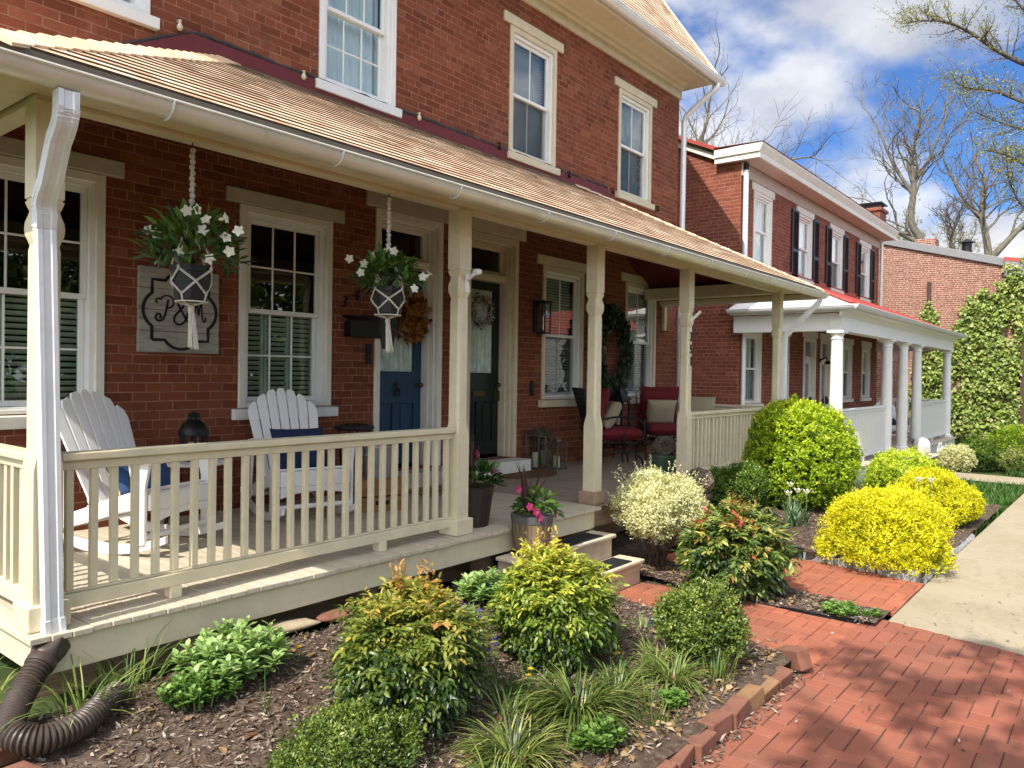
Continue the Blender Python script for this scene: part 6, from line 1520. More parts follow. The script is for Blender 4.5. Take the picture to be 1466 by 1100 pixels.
# ------------------------------------------------------------------ neighbours' porch things
bpy.context.view_layer.update()
def porch_chair(label, loc, rz):
    c = copy_tree(chL); c.location = loc; c.rotation_euler = (0, 0, rz); c['label'] = label; c['group'] = 'white chairs on the far porch'; return c
porch_chair('white slatted chair on the far columned porch, left one behind the railing', (17.3, 4.75, ND), R(75))
porch_chair('white slatted chair on the far columned porch, right one by the window', (18.4, 5.0, ND), R(75))
porch_chair('white chair with dark cushion seen between the white columns', (22.9, 4.9, ND), R(-50))
cushion('cushion', 'dark cushion on the white chair between the far columns', (22.85, 5.1, ND + .48), (R(20), 0, R(-50)), (.45, .42, .12), M['navy'])
M['metergrey'] = paint('pale_grey_meter', (.50, .52, .52), .45, .12, .1, metal=.2)
for x, y, s, lab in ((17.9, 3.62, 1.0, 'left pale grey gas meter with pipes in front of the columned porch'), (21.55, 3.62, .95, 'right pale grey gas meter beside the tipped white pot')):
    t = thing('gas_meter', lab, 'gas meter', (x, y, gz(x) - .05), 0, 'gas meters by the far porch'); t.scale = (s, s, s)
    m = MB(); m.lathe([(0, -.07), (.10, -.07), (.12, -.05), (.12, .05), (.10, .07), (0, .07)], (.0, 0, .28), 20, rot(rx=R(90))); m.box(-.07, .07, -.06, .06, .34, .44); m.lathe([(0, 0), (.045, 0), (.05, .04), (0, .05)], (0, -.06, .38), 14, rot(rx=R(90))); m.build('body', M['metergrey'], t, smooth=40)
    for sx_ in (-1, 1): m = MB(); m.tube(sm([(sx_ * .05, 0, .40), (sx_ * .07, 0, .50), (sx_ * .16, 0, .50), (sx_ * .18, 0, .42), (sx_ * .18, 0, 0)], 5), .02, 8); m.build('pipe', M['metergrey'], t, smooth=50)
m = MB(); m.lathe([(0, 0), (.13, 0), (.18, .26), (.19, .265), (.19, .30), (.17, .30), (.12, .03), (0, .03)], n=26); o = m.build('flower_pot', M['vinyl'], smooth=35); o.location = (20.2, 3.72, .13); o.rotation_euler = (R(-62), R(18), R(-55)); tag(o, 'white flower pot lying tipped over by the far porch steps', 'flower pot')
# ------------------------------------------------------------------ shrubs and flowers
random.seed(5)
M['stem'] = paint('brown_shrub_stem', (.11, .075, .05), .9, .25, .5, scale=25)
M['greenstem'] = paint('green_stem', (.10, .17, .05), .6, .2, .2)
def lumpf(d, seed, freq): return np.array([noise.noise((v[0] * freq + seed * 7.1, v[1] * freq + seed * 3.3, v[2] * freq)) for v in d])
def blob(n, c, r, seed, lump=.22, freq=2.3, inner=.72, low=-.75, dome=False, lobes=0):
    if lobes:       # several overlapping rounded masses of different size
        P_, D_, S_ = [], [], []; rs_ = np.random.default_rng(seed * 13 + 5)
        for k in range(lobes):
            v = rs_.normal(size=3); v /= np.linalg.norm(v); v[2] = max(v[2], -.35) ; q = rs_.uniform(.38, .58); m_ = max(8, int(n * 1.5 / lobes)); dd = unit(m_); f = q * (1 + lump * lumpf(dd, seed + k, freq)) * (inner + (1 - inner) * np.sqrt(rng.random(m_)))
            pp = v * (1.02 - q) + dd * f[:, None]; P_.append(pp); D_.append(dd * .6 + pp * .5); S_.append(np.linalg.norm(pp, axis=1))
        p, d, s = np.concatenate(P_), np.concatenate(D_), np.concatenate(S_); ok = (s > .5) & (p[:, 2] > -1); p, d, s = p[ok], d[ok], s[ok]; d /= np.linalg.norm(d, axis=1, keepdims=True)
        if dome: w_ = np.where(p[:, 2] < 0, 1 + .3 * np.clip(-p[:, 2], 0, 1), 1.); p[:, :2] *= w_[:, None]
        return p * np.array(r) + np.array(c), d, s
    d = unit(int(n * 1.5)); d = d[d[:, 2] > low][:n]; n = len(d)
    f = 1 + lump * lumpf(d, seed, freq) + lump * .55 * lumpf(d, seed + 3, freq * 2.7)
    s = (inner + (1 - inner) * np.sqrt(rng.random(n))) 
    p = d * (f * s)[:, None]
    if dome:        # mound: sides drop to the ground instead of tucking under
        w_ = np.where(d[:, 2] < 0, .97 / np.maximum(np.sqrt(1 - d[:, 2] ** 2), .45), 1.); p[:, :2] *= w_[:, None]
    return p * np.array(r) + np.array(c), d, s * f
def clusters(pos, out, k, L, W, lv, spread=.9, up=.35, hang=0., jit=.012):
    n = len(pos); ax = out * .8 + np.array([0, 0, up]) + rng.normal(0, .3, (n, 3)); ax /= np.linalg.norm(ax, axis=1, keepdims=True)
    A = np.repeat(ax, k, 0); D = A + rng.normal(0, spread, (n * k, 3)); D[:, 2] -= hang
    P = np.repeat(pos, k, 0) + rng.normal(0, jit, (n * k, 3)) + A * rng.uniform(-.02, .012, (n * k, 1))
    N = A + rng.normal(0, .35, (n * k, 3)) + np.array([0, 0, .4])
    l = rng.uniform(*L, n * k); v = np.repeat(lv, k) + rng.normal(0, .10, n * k)
    return P, D, N, l, l * W, v
def stems(parent, base, tips, r=.006, mat=None, name='stem', wig=.25):
    m = MB()
    for t in tips:
        b = Vector(base) + Vector((random.gauss(0, .03), random.gauss(0, .03), 0)); t = Vector(t); mid = b.lerp(t, .5) + Vector((random.gauss(0, .03), random.gauss(0, .03), .06 * wig))
        m.tube([b, mid, t], [r, r * .8, r * .4], 5)
    return m.build(name, mat or M['stem'], parent, smooth=60)
def shrub(name, label, c, r, n, k, L, W, mat, seed, lvf, lump=.22, freq=2.3, inner=.72, spread=.9, up=.35, low=-.75, core=.25, nst=16, group=None, cat='shrub', jit=.012, gap=0., dome=False, extra=None, lobes=0):
    base = (c[0], c[1], bz(c[0], c[1]) if c[0] < 13 else gz(c[0]))
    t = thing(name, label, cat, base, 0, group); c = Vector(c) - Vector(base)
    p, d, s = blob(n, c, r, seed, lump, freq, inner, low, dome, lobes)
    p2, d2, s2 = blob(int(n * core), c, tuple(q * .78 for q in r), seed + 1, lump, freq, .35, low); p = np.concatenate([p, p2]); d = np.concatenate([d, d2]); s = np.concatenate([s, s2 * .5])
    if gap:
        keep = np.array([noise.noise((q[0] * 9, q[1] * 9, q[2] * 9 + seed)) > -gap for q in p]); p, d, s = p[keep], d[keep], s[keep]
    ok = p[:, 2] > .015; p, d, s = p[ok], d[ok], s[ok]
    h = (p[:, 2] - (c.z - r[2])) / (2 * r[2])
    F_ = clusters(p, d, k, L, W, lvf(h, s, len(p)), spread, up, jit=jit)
    if extra: F_ = tuple(np.concatenate([a_, np.asarray(b_)]) for a_, b_ in zip(F_, extra))
    leaves('foliage', *F_, mat, t)
    ti = rng.choice(len(p), nst); stems(t, (0, 0, -.03), [tuple(np.array(c) * .3 + p[i] * .72) for i in ti])
    return t
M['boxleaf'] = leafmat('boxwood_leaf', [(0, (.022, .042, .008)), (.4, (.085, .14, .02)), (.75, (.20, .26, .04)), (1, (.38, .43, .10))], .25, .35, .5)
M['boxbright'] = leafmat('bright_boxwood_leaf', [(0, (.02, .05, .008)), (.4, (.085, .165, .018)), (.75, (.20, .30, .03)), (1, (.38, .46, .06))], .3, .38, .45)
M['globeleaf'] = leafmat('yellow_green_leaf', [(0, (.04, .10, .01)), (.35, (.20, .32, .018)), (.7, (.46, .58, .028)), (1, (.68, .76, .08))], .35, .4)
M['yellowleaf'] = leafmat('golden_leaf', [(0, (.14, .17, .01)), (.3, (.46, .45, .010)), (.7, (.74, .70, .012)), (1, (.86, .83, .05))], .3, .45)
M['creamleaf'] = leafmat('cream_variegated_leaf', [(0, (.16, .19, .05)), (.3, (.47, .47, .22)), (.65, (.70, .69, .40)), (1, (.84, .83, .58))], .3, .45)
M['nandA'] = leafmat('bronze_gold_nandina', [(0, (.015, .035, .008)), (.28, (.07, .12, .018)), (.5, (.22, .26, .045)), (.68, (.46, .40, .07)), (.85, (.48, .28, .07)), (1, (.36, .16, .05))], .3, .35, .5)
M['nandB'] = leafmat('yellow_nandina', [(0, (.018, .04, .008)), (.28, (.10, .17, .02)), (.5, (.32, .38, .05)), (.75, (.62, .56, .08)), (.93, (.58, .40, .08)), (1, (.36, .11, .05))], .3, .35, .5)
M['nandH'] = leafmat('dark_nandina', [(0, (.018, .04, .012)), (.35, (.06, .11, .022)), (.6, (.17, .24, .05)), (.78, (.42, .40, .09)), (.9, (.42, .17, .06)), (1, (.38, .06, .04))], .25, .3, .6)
def nandina(label, c, r, n, mat, seed, lvf, nl=9, L=(.028, .05), W=.42):
    base = (c[0], c[1], bz(c[0], c[1])); t = thing('nandina_shrub', label, 'shrub', base, 0, 'nandina shrubs'); c = Vector(c) - Vector(base)
    p, d, s = blob(n, c, r, seed, .26, 2.4, .5, -.8)
    ok = p[:, 2] > .04; p, d, s = p[ok], d[ok], s[ok]; n = len(p); h = (p[:, 2] - (c.z - r[2])) / (2 * r[2])
    ax = d * np.array([1, 1, .45]) + rng.normal(0, .35, (n, 3)) + np.array([0, 0, .25]) - np.array([0, 0, .55]) * (1 - h)[:, None]; ax /= np.linalg.norm(ax, axis=1, keepdims=True)
    lv = lvf(h, s, n); P, D, N, LL, V = [], [], [], [], []; sidev = np.cross(ax, np.array([0, 0, 1.])); sidev /= np.linalg.norm(sidev, axis=1, keepdims=True) + 1e-6
    for k in range(nl):
        tpos = (k // 2) / (nl / 2); sg = (1 if k % 2 else -1) if k < nl - 1 else 0
        P.append(p + ax * (.11 * tpos - .05)[..., None] if False else p + ax * (.11 * tpos - .05) - np.array([0, 0, .03]) * tpos ** 2)
        D.append(ax * .75 + sidev * sg * .75 + rng.normal(0, .18, (n, 3)) - np.array([0, 0, .35]) * rng.random((n, 1))); N.append(np.array([0, 0, 1.]) + rng.normal(0, .35, (n, 3)) + d * .4)
        LL.append(rng.uniform(*L, n)); V.append(lv + rng.normal(0, .07, n))
    P, D, N, LL, V = map(np.concatenate, (P, D, N, LL, V))
    ok = P[:, 2] > .01
    top = p[np.argsort(-p[:, 2])[:16]]; pp, dd, ll = [], [], []      # upright young sprigs
    for q in top[:9]:
        hgt = random.uniform(.05, .13)
        for j in range(7): pp.append(q + np.array([random.gauss(0, .006), random.gauss(0, .006), hgt * j / 7])); dd.append((random.gauss(0, .6), random.gauss(0, .6), random.uniform(.3, 1.2))); ll.append(random.uniform(.02, .04))
    m_ = len(pp); ll = np.array(ll)
    P, D, N, LL, V = np.concatenate([P[ok], pp]), np.concatenate([D[ok], dd]), np.concatenate([N[ok], rng.normal(0, 1, (m_, 3))]), np.concatenate([LL[ok], ll]), np.concatenate([V[ok], rng.uniform(.75, 1., m_)])
    leaves('foliage', P, D, N, LL, LL * W, V, mat, t, hi=True, bend=.35)
    stems(t, (0, 0, -.03), [tuple(q * np.array([.8, .8, .95])) for q in p[rng.choice(n, 18)]], .006)
    return t
def wn_(n, s): return rng.normal(0, s, n)
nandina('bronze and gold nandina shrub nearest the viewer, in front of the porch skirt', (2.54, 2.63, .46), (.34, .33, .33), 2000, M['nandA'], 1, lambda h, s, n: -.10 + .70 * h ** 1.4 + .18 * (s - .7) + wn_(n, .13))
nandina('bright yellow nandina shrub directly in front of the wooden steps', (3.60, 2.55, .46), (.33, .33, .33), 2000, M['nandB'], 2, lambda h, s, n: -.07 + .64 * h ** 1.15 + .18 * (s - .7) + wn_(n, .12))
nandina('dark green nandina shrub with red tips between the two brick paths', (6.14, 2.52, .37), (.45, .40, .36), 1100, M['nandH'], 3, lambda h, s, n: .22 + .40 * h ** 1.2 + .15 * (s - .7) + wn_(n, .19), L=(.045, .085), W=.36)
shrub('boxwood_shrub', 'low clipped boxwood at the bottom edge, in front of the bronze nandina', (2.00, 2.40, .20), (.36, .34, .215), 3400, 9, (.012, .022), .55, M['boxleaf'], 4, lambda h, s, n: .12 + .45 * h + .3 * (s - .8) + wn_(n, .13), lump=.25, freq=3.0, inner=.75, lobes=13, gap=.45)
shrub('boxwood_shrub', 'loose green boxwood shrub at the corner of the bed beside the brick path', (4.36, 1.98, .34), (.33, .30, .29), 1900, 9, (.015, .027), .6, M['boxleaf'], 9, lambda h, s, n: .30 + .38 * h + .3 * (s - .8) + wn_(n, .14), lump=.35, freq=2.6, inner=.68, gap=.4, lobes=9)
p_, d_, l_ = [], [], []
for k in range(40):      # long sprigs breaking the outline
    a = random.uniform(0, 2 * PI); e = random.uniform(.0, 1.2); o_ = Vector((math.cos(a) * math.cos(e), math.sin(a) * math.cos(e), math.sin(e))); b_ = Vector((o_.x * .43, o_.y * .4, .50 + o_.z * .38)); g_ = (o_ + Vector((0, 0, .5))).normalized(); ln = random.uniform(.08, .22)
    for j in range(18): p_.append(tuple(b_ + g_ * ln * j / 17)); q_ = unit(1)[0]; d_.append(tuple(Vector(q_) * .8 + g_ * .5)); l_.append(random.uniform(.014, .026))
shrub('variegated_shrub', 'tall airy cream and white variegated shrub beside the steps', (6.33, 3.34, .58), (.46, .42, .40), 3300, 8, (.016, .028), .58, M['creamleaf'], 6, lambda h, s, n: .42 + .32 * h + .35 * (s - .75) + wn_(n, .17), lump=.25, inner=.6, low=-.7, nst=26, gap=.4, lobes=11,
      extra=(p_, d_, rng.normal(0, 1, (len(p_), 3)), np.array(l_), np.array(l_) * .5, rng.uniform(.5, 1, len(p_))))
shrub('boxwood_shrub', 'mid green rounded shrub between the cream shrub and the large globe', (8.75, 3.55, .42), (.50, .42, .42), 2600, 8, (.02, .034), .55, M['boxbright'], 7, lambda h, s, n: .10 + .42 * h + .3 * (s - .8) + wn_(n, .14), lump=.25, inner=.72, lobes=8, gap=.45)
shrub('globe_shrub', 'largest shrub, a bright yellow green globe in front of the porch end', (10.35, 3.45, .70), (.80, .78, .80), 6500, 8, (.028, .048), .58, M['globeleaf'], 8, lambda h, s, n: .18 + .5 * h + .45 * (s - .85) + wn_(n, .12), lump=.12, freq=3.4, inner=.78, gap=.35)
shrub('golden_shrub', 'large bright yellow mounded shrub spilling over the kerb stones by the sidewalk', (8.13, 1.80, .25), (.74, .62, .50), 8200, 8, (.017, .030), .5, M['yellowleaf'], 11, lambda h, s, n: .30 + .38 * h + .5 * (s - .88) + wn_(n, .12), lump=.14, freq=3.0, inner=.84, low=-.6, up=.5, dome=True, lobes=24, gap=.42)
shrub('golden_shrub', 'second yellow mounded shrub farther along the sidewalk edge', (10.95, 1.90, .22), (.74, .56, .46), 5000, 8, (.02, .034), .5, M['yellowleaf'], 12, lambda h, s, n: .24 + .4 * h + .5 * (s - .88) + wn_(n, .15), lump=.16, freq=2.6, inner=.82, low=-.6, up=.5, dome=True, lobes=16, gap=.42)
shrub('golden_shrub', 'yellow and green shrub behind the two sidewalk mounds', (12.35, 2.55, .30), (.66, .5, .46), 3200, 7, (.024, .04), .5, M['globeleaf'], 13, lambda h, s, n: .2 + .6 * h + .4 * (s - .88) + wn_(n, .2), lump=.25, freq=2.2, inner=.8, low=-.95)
shrub('golden_shrub', 'small pale yellow shrub by the far gas meter', (18.9, 2.85, .12), (.34, .34, .30), 700, 7, (.03, .05), .5, M['creamleaf'], 14, lambda h, s, n: .25 + .4 * h + wn_(n, .15), lump=.2)
shrub('garden_shrub', 'small mid green shrub at the far end of the lawn, left of the others', (20.3, 2.66, .12), (.50, .4, .42), 900, 7, (.035, .06), .5, M['boxbright'], 15, lambda h, s, n: .15 + .5 * h + wn_(n, .15), lump=.3)
shrub('garden_shrub', 'broad light green shrub by the sidewalk beyond the garden walk, at the right edge', (21.6, 2.05, .22), (.75, .55, .50), 1300, 7, (.035, .06), .5, M['globeleaf'], 16, lambda h, s, n: .05 + .45 * h + wn_(n, .15), lump=.3)
shrub('garden_shrub', 'low grey green shrub in the far bed beside the concrete walk', (20.6, 1.95, .0), (.55, .4, .26), 700, 7, (.04, .07), .35, M['ivy'], 17, lambda h, s, n: .3 + .4 * h + wn_(n, .2), lump=.35)
# sedum
M['sedum'] = leafmat('grey_green_sedum', [(0, (.07, .13, .035)), (.5, (.27, .42, .13)), (1, (.50, .62, .28))], .3, .5, .35)
M['sedum2'] = leafmat('bright_green_herb', [(0, (.04, .10, .015)), (.5, (.14, .27, .05)), (1, (.30, .44, .13))], .35, .45, .35)
def sedum(label, x, y, rx, ry, h, n, mat, L, W=.6, name='sedum_clump', hmin=.5):
    t = thing(name, label, 'plant', (x, y, bz(x, y))); P, D, N, LL, V = [], [], [], [], []; m = MB()
    for k in range(n):
        a = random.uniform(0, 2 * PI); q = math.sqrt(random.random()); sx_, sy_ = rx * q * math.cos(a), ry * q * math.sin(a); hh = h * random.uniform(hmin, 1) * (1.05 - .45 * q * q); tip = Vector((sx_ * 1.1, sy_ * 1.1, hh)); bs = Vector((sx_ * .75, sy_ * .75, 0)); m.tube([bs, tip], [.005, .003], 5)
        nl = random.randint(11, 16)
        for j in range(nl):
            f = .35 + .65 * j / nl; an = j * 2.4 + k; up_ = .25 + 1.1 * (j / nl) ** 2; P.append(bs.lerp(tip, f)); D.append((math.cos(an), math.sin(an), up_)); N.append((-math.cos(an) * .6, -math.sin(an) * .6, 1)); LL.append(random.uniform(*L) * (1.1 - .5 * (j / nl) ** 3)); V.append(.25 + .45 * j / nl + random.gauss(0, .12))
    leaves('foliage', [tuple(p) for p in P], D, N, np.array(LL), np.array(LL) * W, np.array(V), mat, t, hi=True, fold=.2, bend=.25); m.build('stem', M['greenstem'], t); return t
sedum('pale green broad leaved clump in the mulch near the corrugated drain pipe', 2.10, 3.42, .27, .20, .28, 62, M['sedum'], (.045, .08))
sedum('bright green small leaved clump in front of the pale broad leaved clump', 1.86, 3.30, .17, .13, .17, 60, M['sedum2'], (.025, .045), .75)
sedum('pale green fleshy leaved clump between the two nandinas and the steps', 3.92, 3.33, .18, .17, .24, 40, M['sedum'], (.05, .085))
sedum('low bright green weeds in the tip of the mulch strip', 6.12, 1.66, .16, .13, .09, 46, M['sedum2'], (.025, .045), .7, 'weed_clump', .3)
sedum('tiny weeds at the very tip of the mulch strip beside the sidewalk', 6.22, 1.47, .08, .05, .06, 18, M['sedum2'], (.02, .035), .7, 'weed_clump', .3)
sedum('round leaved violets among the strappy leaves at the bottom edge', 2.98, 1.86, .13, .11, .13, 30, M['sedum2'], (.03, .05), 1.0, 'violet_clump')
sedum('round leaved violets beside the edging bricks', 3.62, 1.80, .07, .06, .08, 12, M['sedum2'], (.03, .045), 1.0, 'violet_clump')
# strappy clumps
M['liriope'] = leafmat('liriope_blade', [(0, (.018, .035, .008)), (.4, (.06, .10, .02)), (.75, (.20, .24, .05)), (1, (.42, .42, .14))], .25, .4, .45)
M['paleblade'] = leafmat('pale_green_blade', [(0, (.05, .09, .02)), (.5, (.16, .23, .05)), (1, (.40, .44, .16))], .3, .4, .4)
M['grassblade'] = leafmat('lawn_grass', [(0, (.02, .055, .01)), (.5, (.05, .13, .02)), (1, (.13, .22, .04))], .3, .5, .3)
def strappy(label, x, y, n, L, w_, mat, lean=(.1, .9), droop=(.9, 2.0), rad=.05, name='grass_clump', lvm=.5, z=None):
    t = thing(name, label, 'grass clump', (x, y, bz(x, y) if z is None else z))
    sp = []
    for _ in range(n):
        a = random.uniform(0, 2 * PI); q = rad * math.sqrt(random.random()); sp.append(((q * math.cos(a), q * math.sin(a), -.005), a + random.gauss(0, .5), random.uniform(*L), w_ * random.uniform(.7, 1.2), random.uniform(*lean), random.uniform(*droop), random.gauss(lvm, .22)))
    blades('blade', sp, mat, t); return t
strappy('largest arching strappy clump, dark green, at the bottom centre', 3.12, 2.06, 420, (.24, .42), .0095, M['liriope'], (.2, 1.15), (1.3, 2.5), rad=.08, lvm=.45)
strappy('yellowish arching strappy clump at the bottom edge, right of the low boxwood', 2.60, 2.05, 300, (.18, .32), .009, M['liriope'], (.2, 1.15), (1.1, 2.3), rad=.08, lvm=.58)
strappy('pale green strappy clump in front of the loose boxwood', 3.86, 1.93, 220, (.16, .30), .009, M['paleblade'], (.15, 1.1), (1.0, 2.3), rad=.08, lvm=.5)
strappy('dark green wispy clump between the two nandinas', 3.02, 2.42, 90, (.10, .22), .005, M['grassblade'], rad=.06, lvm=.4)
strappy('short upright green shoots by the edging bricks', 4.10, 1.78, 46, (.10, .2), .009, M['paleblade'], (.02, .3), (.1, .7), .10, lvm=.4)
strappy('small tuft of green shoots left of the tilted corner brick', 4.52, 1.78, 14, (.06, .13), .009, M['paleblade'], (.02, .3), (.1, .6), .03, lvm=.5)
strappy('thin upright shoots beside the edging bricks near the bottom edge', 3.42, 1.80, 40, (.08, .2), .008, M['paleblade'], (.02, .3), (.1, .7), .12, lvm=.45)
strappy('long arching grass around the elbow of the drain pipe', 1.42, 3.52, 46, (.25, .5), .009, M['paleblade'], (.2, 1.0), (.8, 1.7), .09, lvm=.45)
strappy('long thin grass along the porch skirt beside the left downspout', 1.66, 3.63, 60, (.18, .38), .007, M['paleblade'], (.1, .9), (.6, 1.6), .16, lvm=.35)
strappy('dark tuft of grass left of the corner post', 1.10, 3.86, 130, (.16, .32), .008, M['liriope'], rad=.12, lvm=.5, z=.27)
strappy('single broad upright leaf between the two nandinas', 3.47, 3.06, 3, (.13, .2), .034, M['sedum'], (.02, .2), (.1, .4), .01, lvm=.6)
strappy('two tall dry grass stalks beside the yellow nandina', 4.18, 2.24, 3, (.38, .5), .004, M['paleblade'], (.02, .12), (.1, .5), .01, lvm=.9)
strappy('thin grass shoots below the broad leaved clump', 2.02, 3.02, 9, (.10, .26), .005, M['grassblade'], (.02, .35), (.1, .5), .03, lvm=.6)
strappy('dark green leaves under the yellow nandina near the purple flowers', 3.95, 2.38, 34, (.12, .26), .008, M['grassblade'], (.1, .7), (.3, 1.2), .05, lvm=.6)
for k, (x, y) in enumerate(((13.2, 3.45), (13.9, 3.4), (14.6, 3.5), (12.6, 3.5), (15.4, 3.45))):
    strappy('grassy clump in front of the columned porch skirt, ' + ['second', 'third', 'fourth', 'first', 'last'][k] + ' from the globe shrub', x, y, 110, (.22, .45), .016, M['grassblade'], rad=.2, lvm=.6, z=gz(x) - .04)
for k, (x, y, L_, n_, mt, lv_, lab) in enumerate(((3.42, 2.02, .30, 110, 'liriope', .6, 'yellow edged strappy clump right of the dark one'), (2.86, 2.30, .2, 60, 'paleblade', .5, 'short pale grass behind the dark strappy clump'), (4.02, 2.12, .22, 80, 'paleblade', .7, 'straw coloured strappy clump left of the loose boxwood'), (3.30, 2.30, .16, 40, 'grassblade', .5, 'fine green tuft beside the yellow flowers'), (2.35, 1.95, .24, 120, 'liriope', .55, 'strappy clump at the bottom edge against the low boxwood'), (3.62, 2.12, .2, 60, 'grassblade', .6, 'green tuft between the strappy clumps and the yellow nandina'), (2.92, 2.88, .18, 40, 'grassblade', .5, 'wispy tuft behind the bronze nandina'), (4.42, 2.42, .14, 30, 'paleblade', .6, 'thin tuft at the bed edge beside the brick path'))):
    strappy(lab, x, y, n_, (L_ * .55, L_), .008, M[mt], rad=.07, lvm=lv_)
# white tulips
M['tulipwhite'] = leafmat('white_tulip', [(0, (.66, .68, .42)), (.4, (.80, .80, .70)), (1, (.86, .85, .78))], .35, .5)
M['tulipleaf'] = leafmat('blue_green_tulip_leaf', [(0, (.05, .10, .05)), (.6, (.14, .23, .12)), (1, (.25, .34, .18))], .3, .45)
def tulip(label, x, y, h, z=None, group='white tulips'):
    t = thing('tulip', label, 'flower', (x, y, bz(x, y) if z is None else z), random.random() * 6, group); m = MB(); m.tube([(0, 0, 0), (.01, 0, h * .6), (.0, .01, h)], .005, 6); m.build('stem', M['greenstem'], t)
    sp = [((0, 0, 0), random.uniform(0, 6.3), h * random.uniform(.6, .95), .034, random.uniform(.05, .4), random.uniform(.2, .8), random.random()) for _ in range(4)]; blades('leaf', sp, M['tulipleaf'], t)
    L = [((.010 * math.cos(a), .010 * math.sin(a) + .01, h - .004), (math.cos(a) * .42, math.sin(a) * .42, 1), (-math.cos(a), -math.sin(a), .3), .066, .046, random.random()) for a in [k * PI / 3 for k in range(6)]]
    flush('bloom', L, M['tulipwhite'], t, fold=-.15, bend=.35)
for lab, x, y, h in (('tallest white tulip in the clump left of the yellow mound', 8.95, 3.02, .43), ('white tulip at the lower left of the clump by the globe shrub', 8.72, 2.98, .36), ('white tulip at the right of the clump by the globe shrub', 8.98, 2.86, .37), ('white tulip half hidden at the back of the clump by the globe shrub', 9.1, 3.0, .35)): tulip(lab, x, y, h)
strappy('fan of blue green tulip leaves left of the yellow mound', 8.86, 2.95, 26, (.22, .4), .028, M['tulipleaf'], (.1, .7), (.3, 1.0), .07, lvm=.5)
tulip('left white tulip rising between the two yellow mounds', 9.55, 1.80, .62); tulip('right white tulip rising between the two yellow mounds', 9.85, 1.74, .6)
# grape hyacinths and small yellow flowers
M['muscari'] = leafmat('violet_blue_floret', [(0, (.035, .03, .16)), (.6, (.10, .08, .42)), (1, (.22, .20, .60))], .2, .5)
mus = [(3.435, 3.095, 'beside the broad upright leaf, left'), (3.46, 2.988, 'lower right of the broad upright leaf'), (3.899, 3.304, 'against the fleshy leaved clump by the steps'), (3.368, 2.618, 'largest one, left of the yellow nandina'), (3.181, 2.639, 'right one of the pair low between the nandinas'), (3.066, 2.60, 'left one of the pair low between the nandinas'), (3.908, 2.422, 'left one of the pair at the right of the yellow nandina'), (3.945, 2.40, 'right one of the pair at the right of the yellow nandina'), (4.148, 2.234, 'nearest the loose boxwood'), (3.60, 2.34, 'faded one in front of the yellow nandina')]
for x, y, w_ in mus:
    h = random.uniform(.13, .19); t = thing('grape_hyacinth', 'violet grape hyacinth, ' + w_, 'flower', (x, y, bz(x, y)), random.random() * 6, 'grape hyacinths')
    m = MB(); m.tube([(0, 0, 0), (.008, 0, h)], .003, 5); m.build('stem', M['greenstem'], t)
    n = 46; z = rng.uniform(h - .05, h + .005, n); a = rng.uniform(0, 6.3, n); q = .011 * (1 - .6 * ((z - h + .05) / .055) ** 2); P = np.stack([.008 + q * np.cos(a) * .4, q * np.sin(a) * .4, z], 1); D = np.stack([np.cos(a), np.sin(a), rng.uniform(-.6, .3, n)], 1)
    leaves('bloom', P, D, rng.normal(0, 1, (n, 3)), .013, .011, rng.random(n), M['muscari'], t, hi=True)
    blades('leaf', [((0, 0, 0), random.uniform(0, 6.3), random.uniform(.08, .18), .006, random.uniform(.2, .8), random.uniform(.4, 1.4), random.random()) for _ in range(5)], M['grassblade'], t)
M['yellowpetal'] = leafmat('yellow_petal', [(0, (.65, .38, .01)), (1, (.75, .60, .03))], .3, .5)
for x, y, w_ in ((3.189, 2.402, 'upper one of two left of the dark strappy clump'), (3.121, 2.364, 'lower one of two left of the dark strappy clump'), (3.744, 2.208, 'behind the pale strappy clump'), (2.42, 3.34, 'right of the pale broad leaved clump')):
    t = thing('yellow_flower', 'small yellow flower, ' + w_, 'flower', (x, y, bz(x, y)), 0, 'small yellow flowers'); m = MB(); m.tube([(0, 0, 0), (0, .005, .09)], .003, 5); m.build('stem', M['greenstem'], t)
    L = [];
    for k in range(12): a = k * 2 * PI / 12; L.append(((0, .005, .09), (math.cos(a), math.sin(a), .35 + .3 * (k % 2)), (-math.cos(a), -math.sin(a), 1.), .02, .012, random.random()))
    flush('bloom', L, M['yellowpetal'], t); blades('leaf', [((0, 0, 0), random.uniform(0, 6.3), .1, .008, .5, .9, .5) for _ in range(4)], M['grassblade'], t)
# lawn
sp = []
while len(sp) < 9000:
    x, y = random.choice((random.uniform(10.5, 17.0), random.uniform(12, 17.), random.uniform(18.6, 24))), random.uniform(1.4, 3.0)
    if x > 18.5 and y > 2.0: continue
    sp.append(((x, y, gz(x) - .07), random.uniform(0, 6.3), random.uniform(.09, .2), .014, random.uniform(.05, .6), random.uniform(.2, 1.0), random.gauss(.5, .25)))
tag(blades('lawn_grass', sp, M['grassblade'], seg=3), kind='stuff')
# fern like plant on the far deck, blue bin
strappy('dark leafy plant on the far porch behind the tipped pot', 21.0, 4.0, 90, (.18, .34), .03, M['grassblade'], (.05, .8), (.4, 1.4), .08, 'potted_plant', .4, z=ND)
M['bluebin'] = paint('blue_plastic', (.01, .09, .30), .4, .1, .05)
t = thing('recycling_bin', 'blue plastic bin at the right edge under the far porch', 'bin', (27.6, 2.25, gz(27.6))); m = MB(); m.loft([[Vector((a * k, b * k, z)) for a, b in ((-1, -1), (1, -1), (1, 1), (-1, 1))] for k, z in ((.17, 0), (.21, .6), (.23, .61), (.23, .66))]); m.build('body', M['bluebin'], t, bevel=.02)
m = MB(); m.box(-.24, .24, -.24, .24, .662, .70); m.build('lid', M['bluebin'], t, bevel=.015)
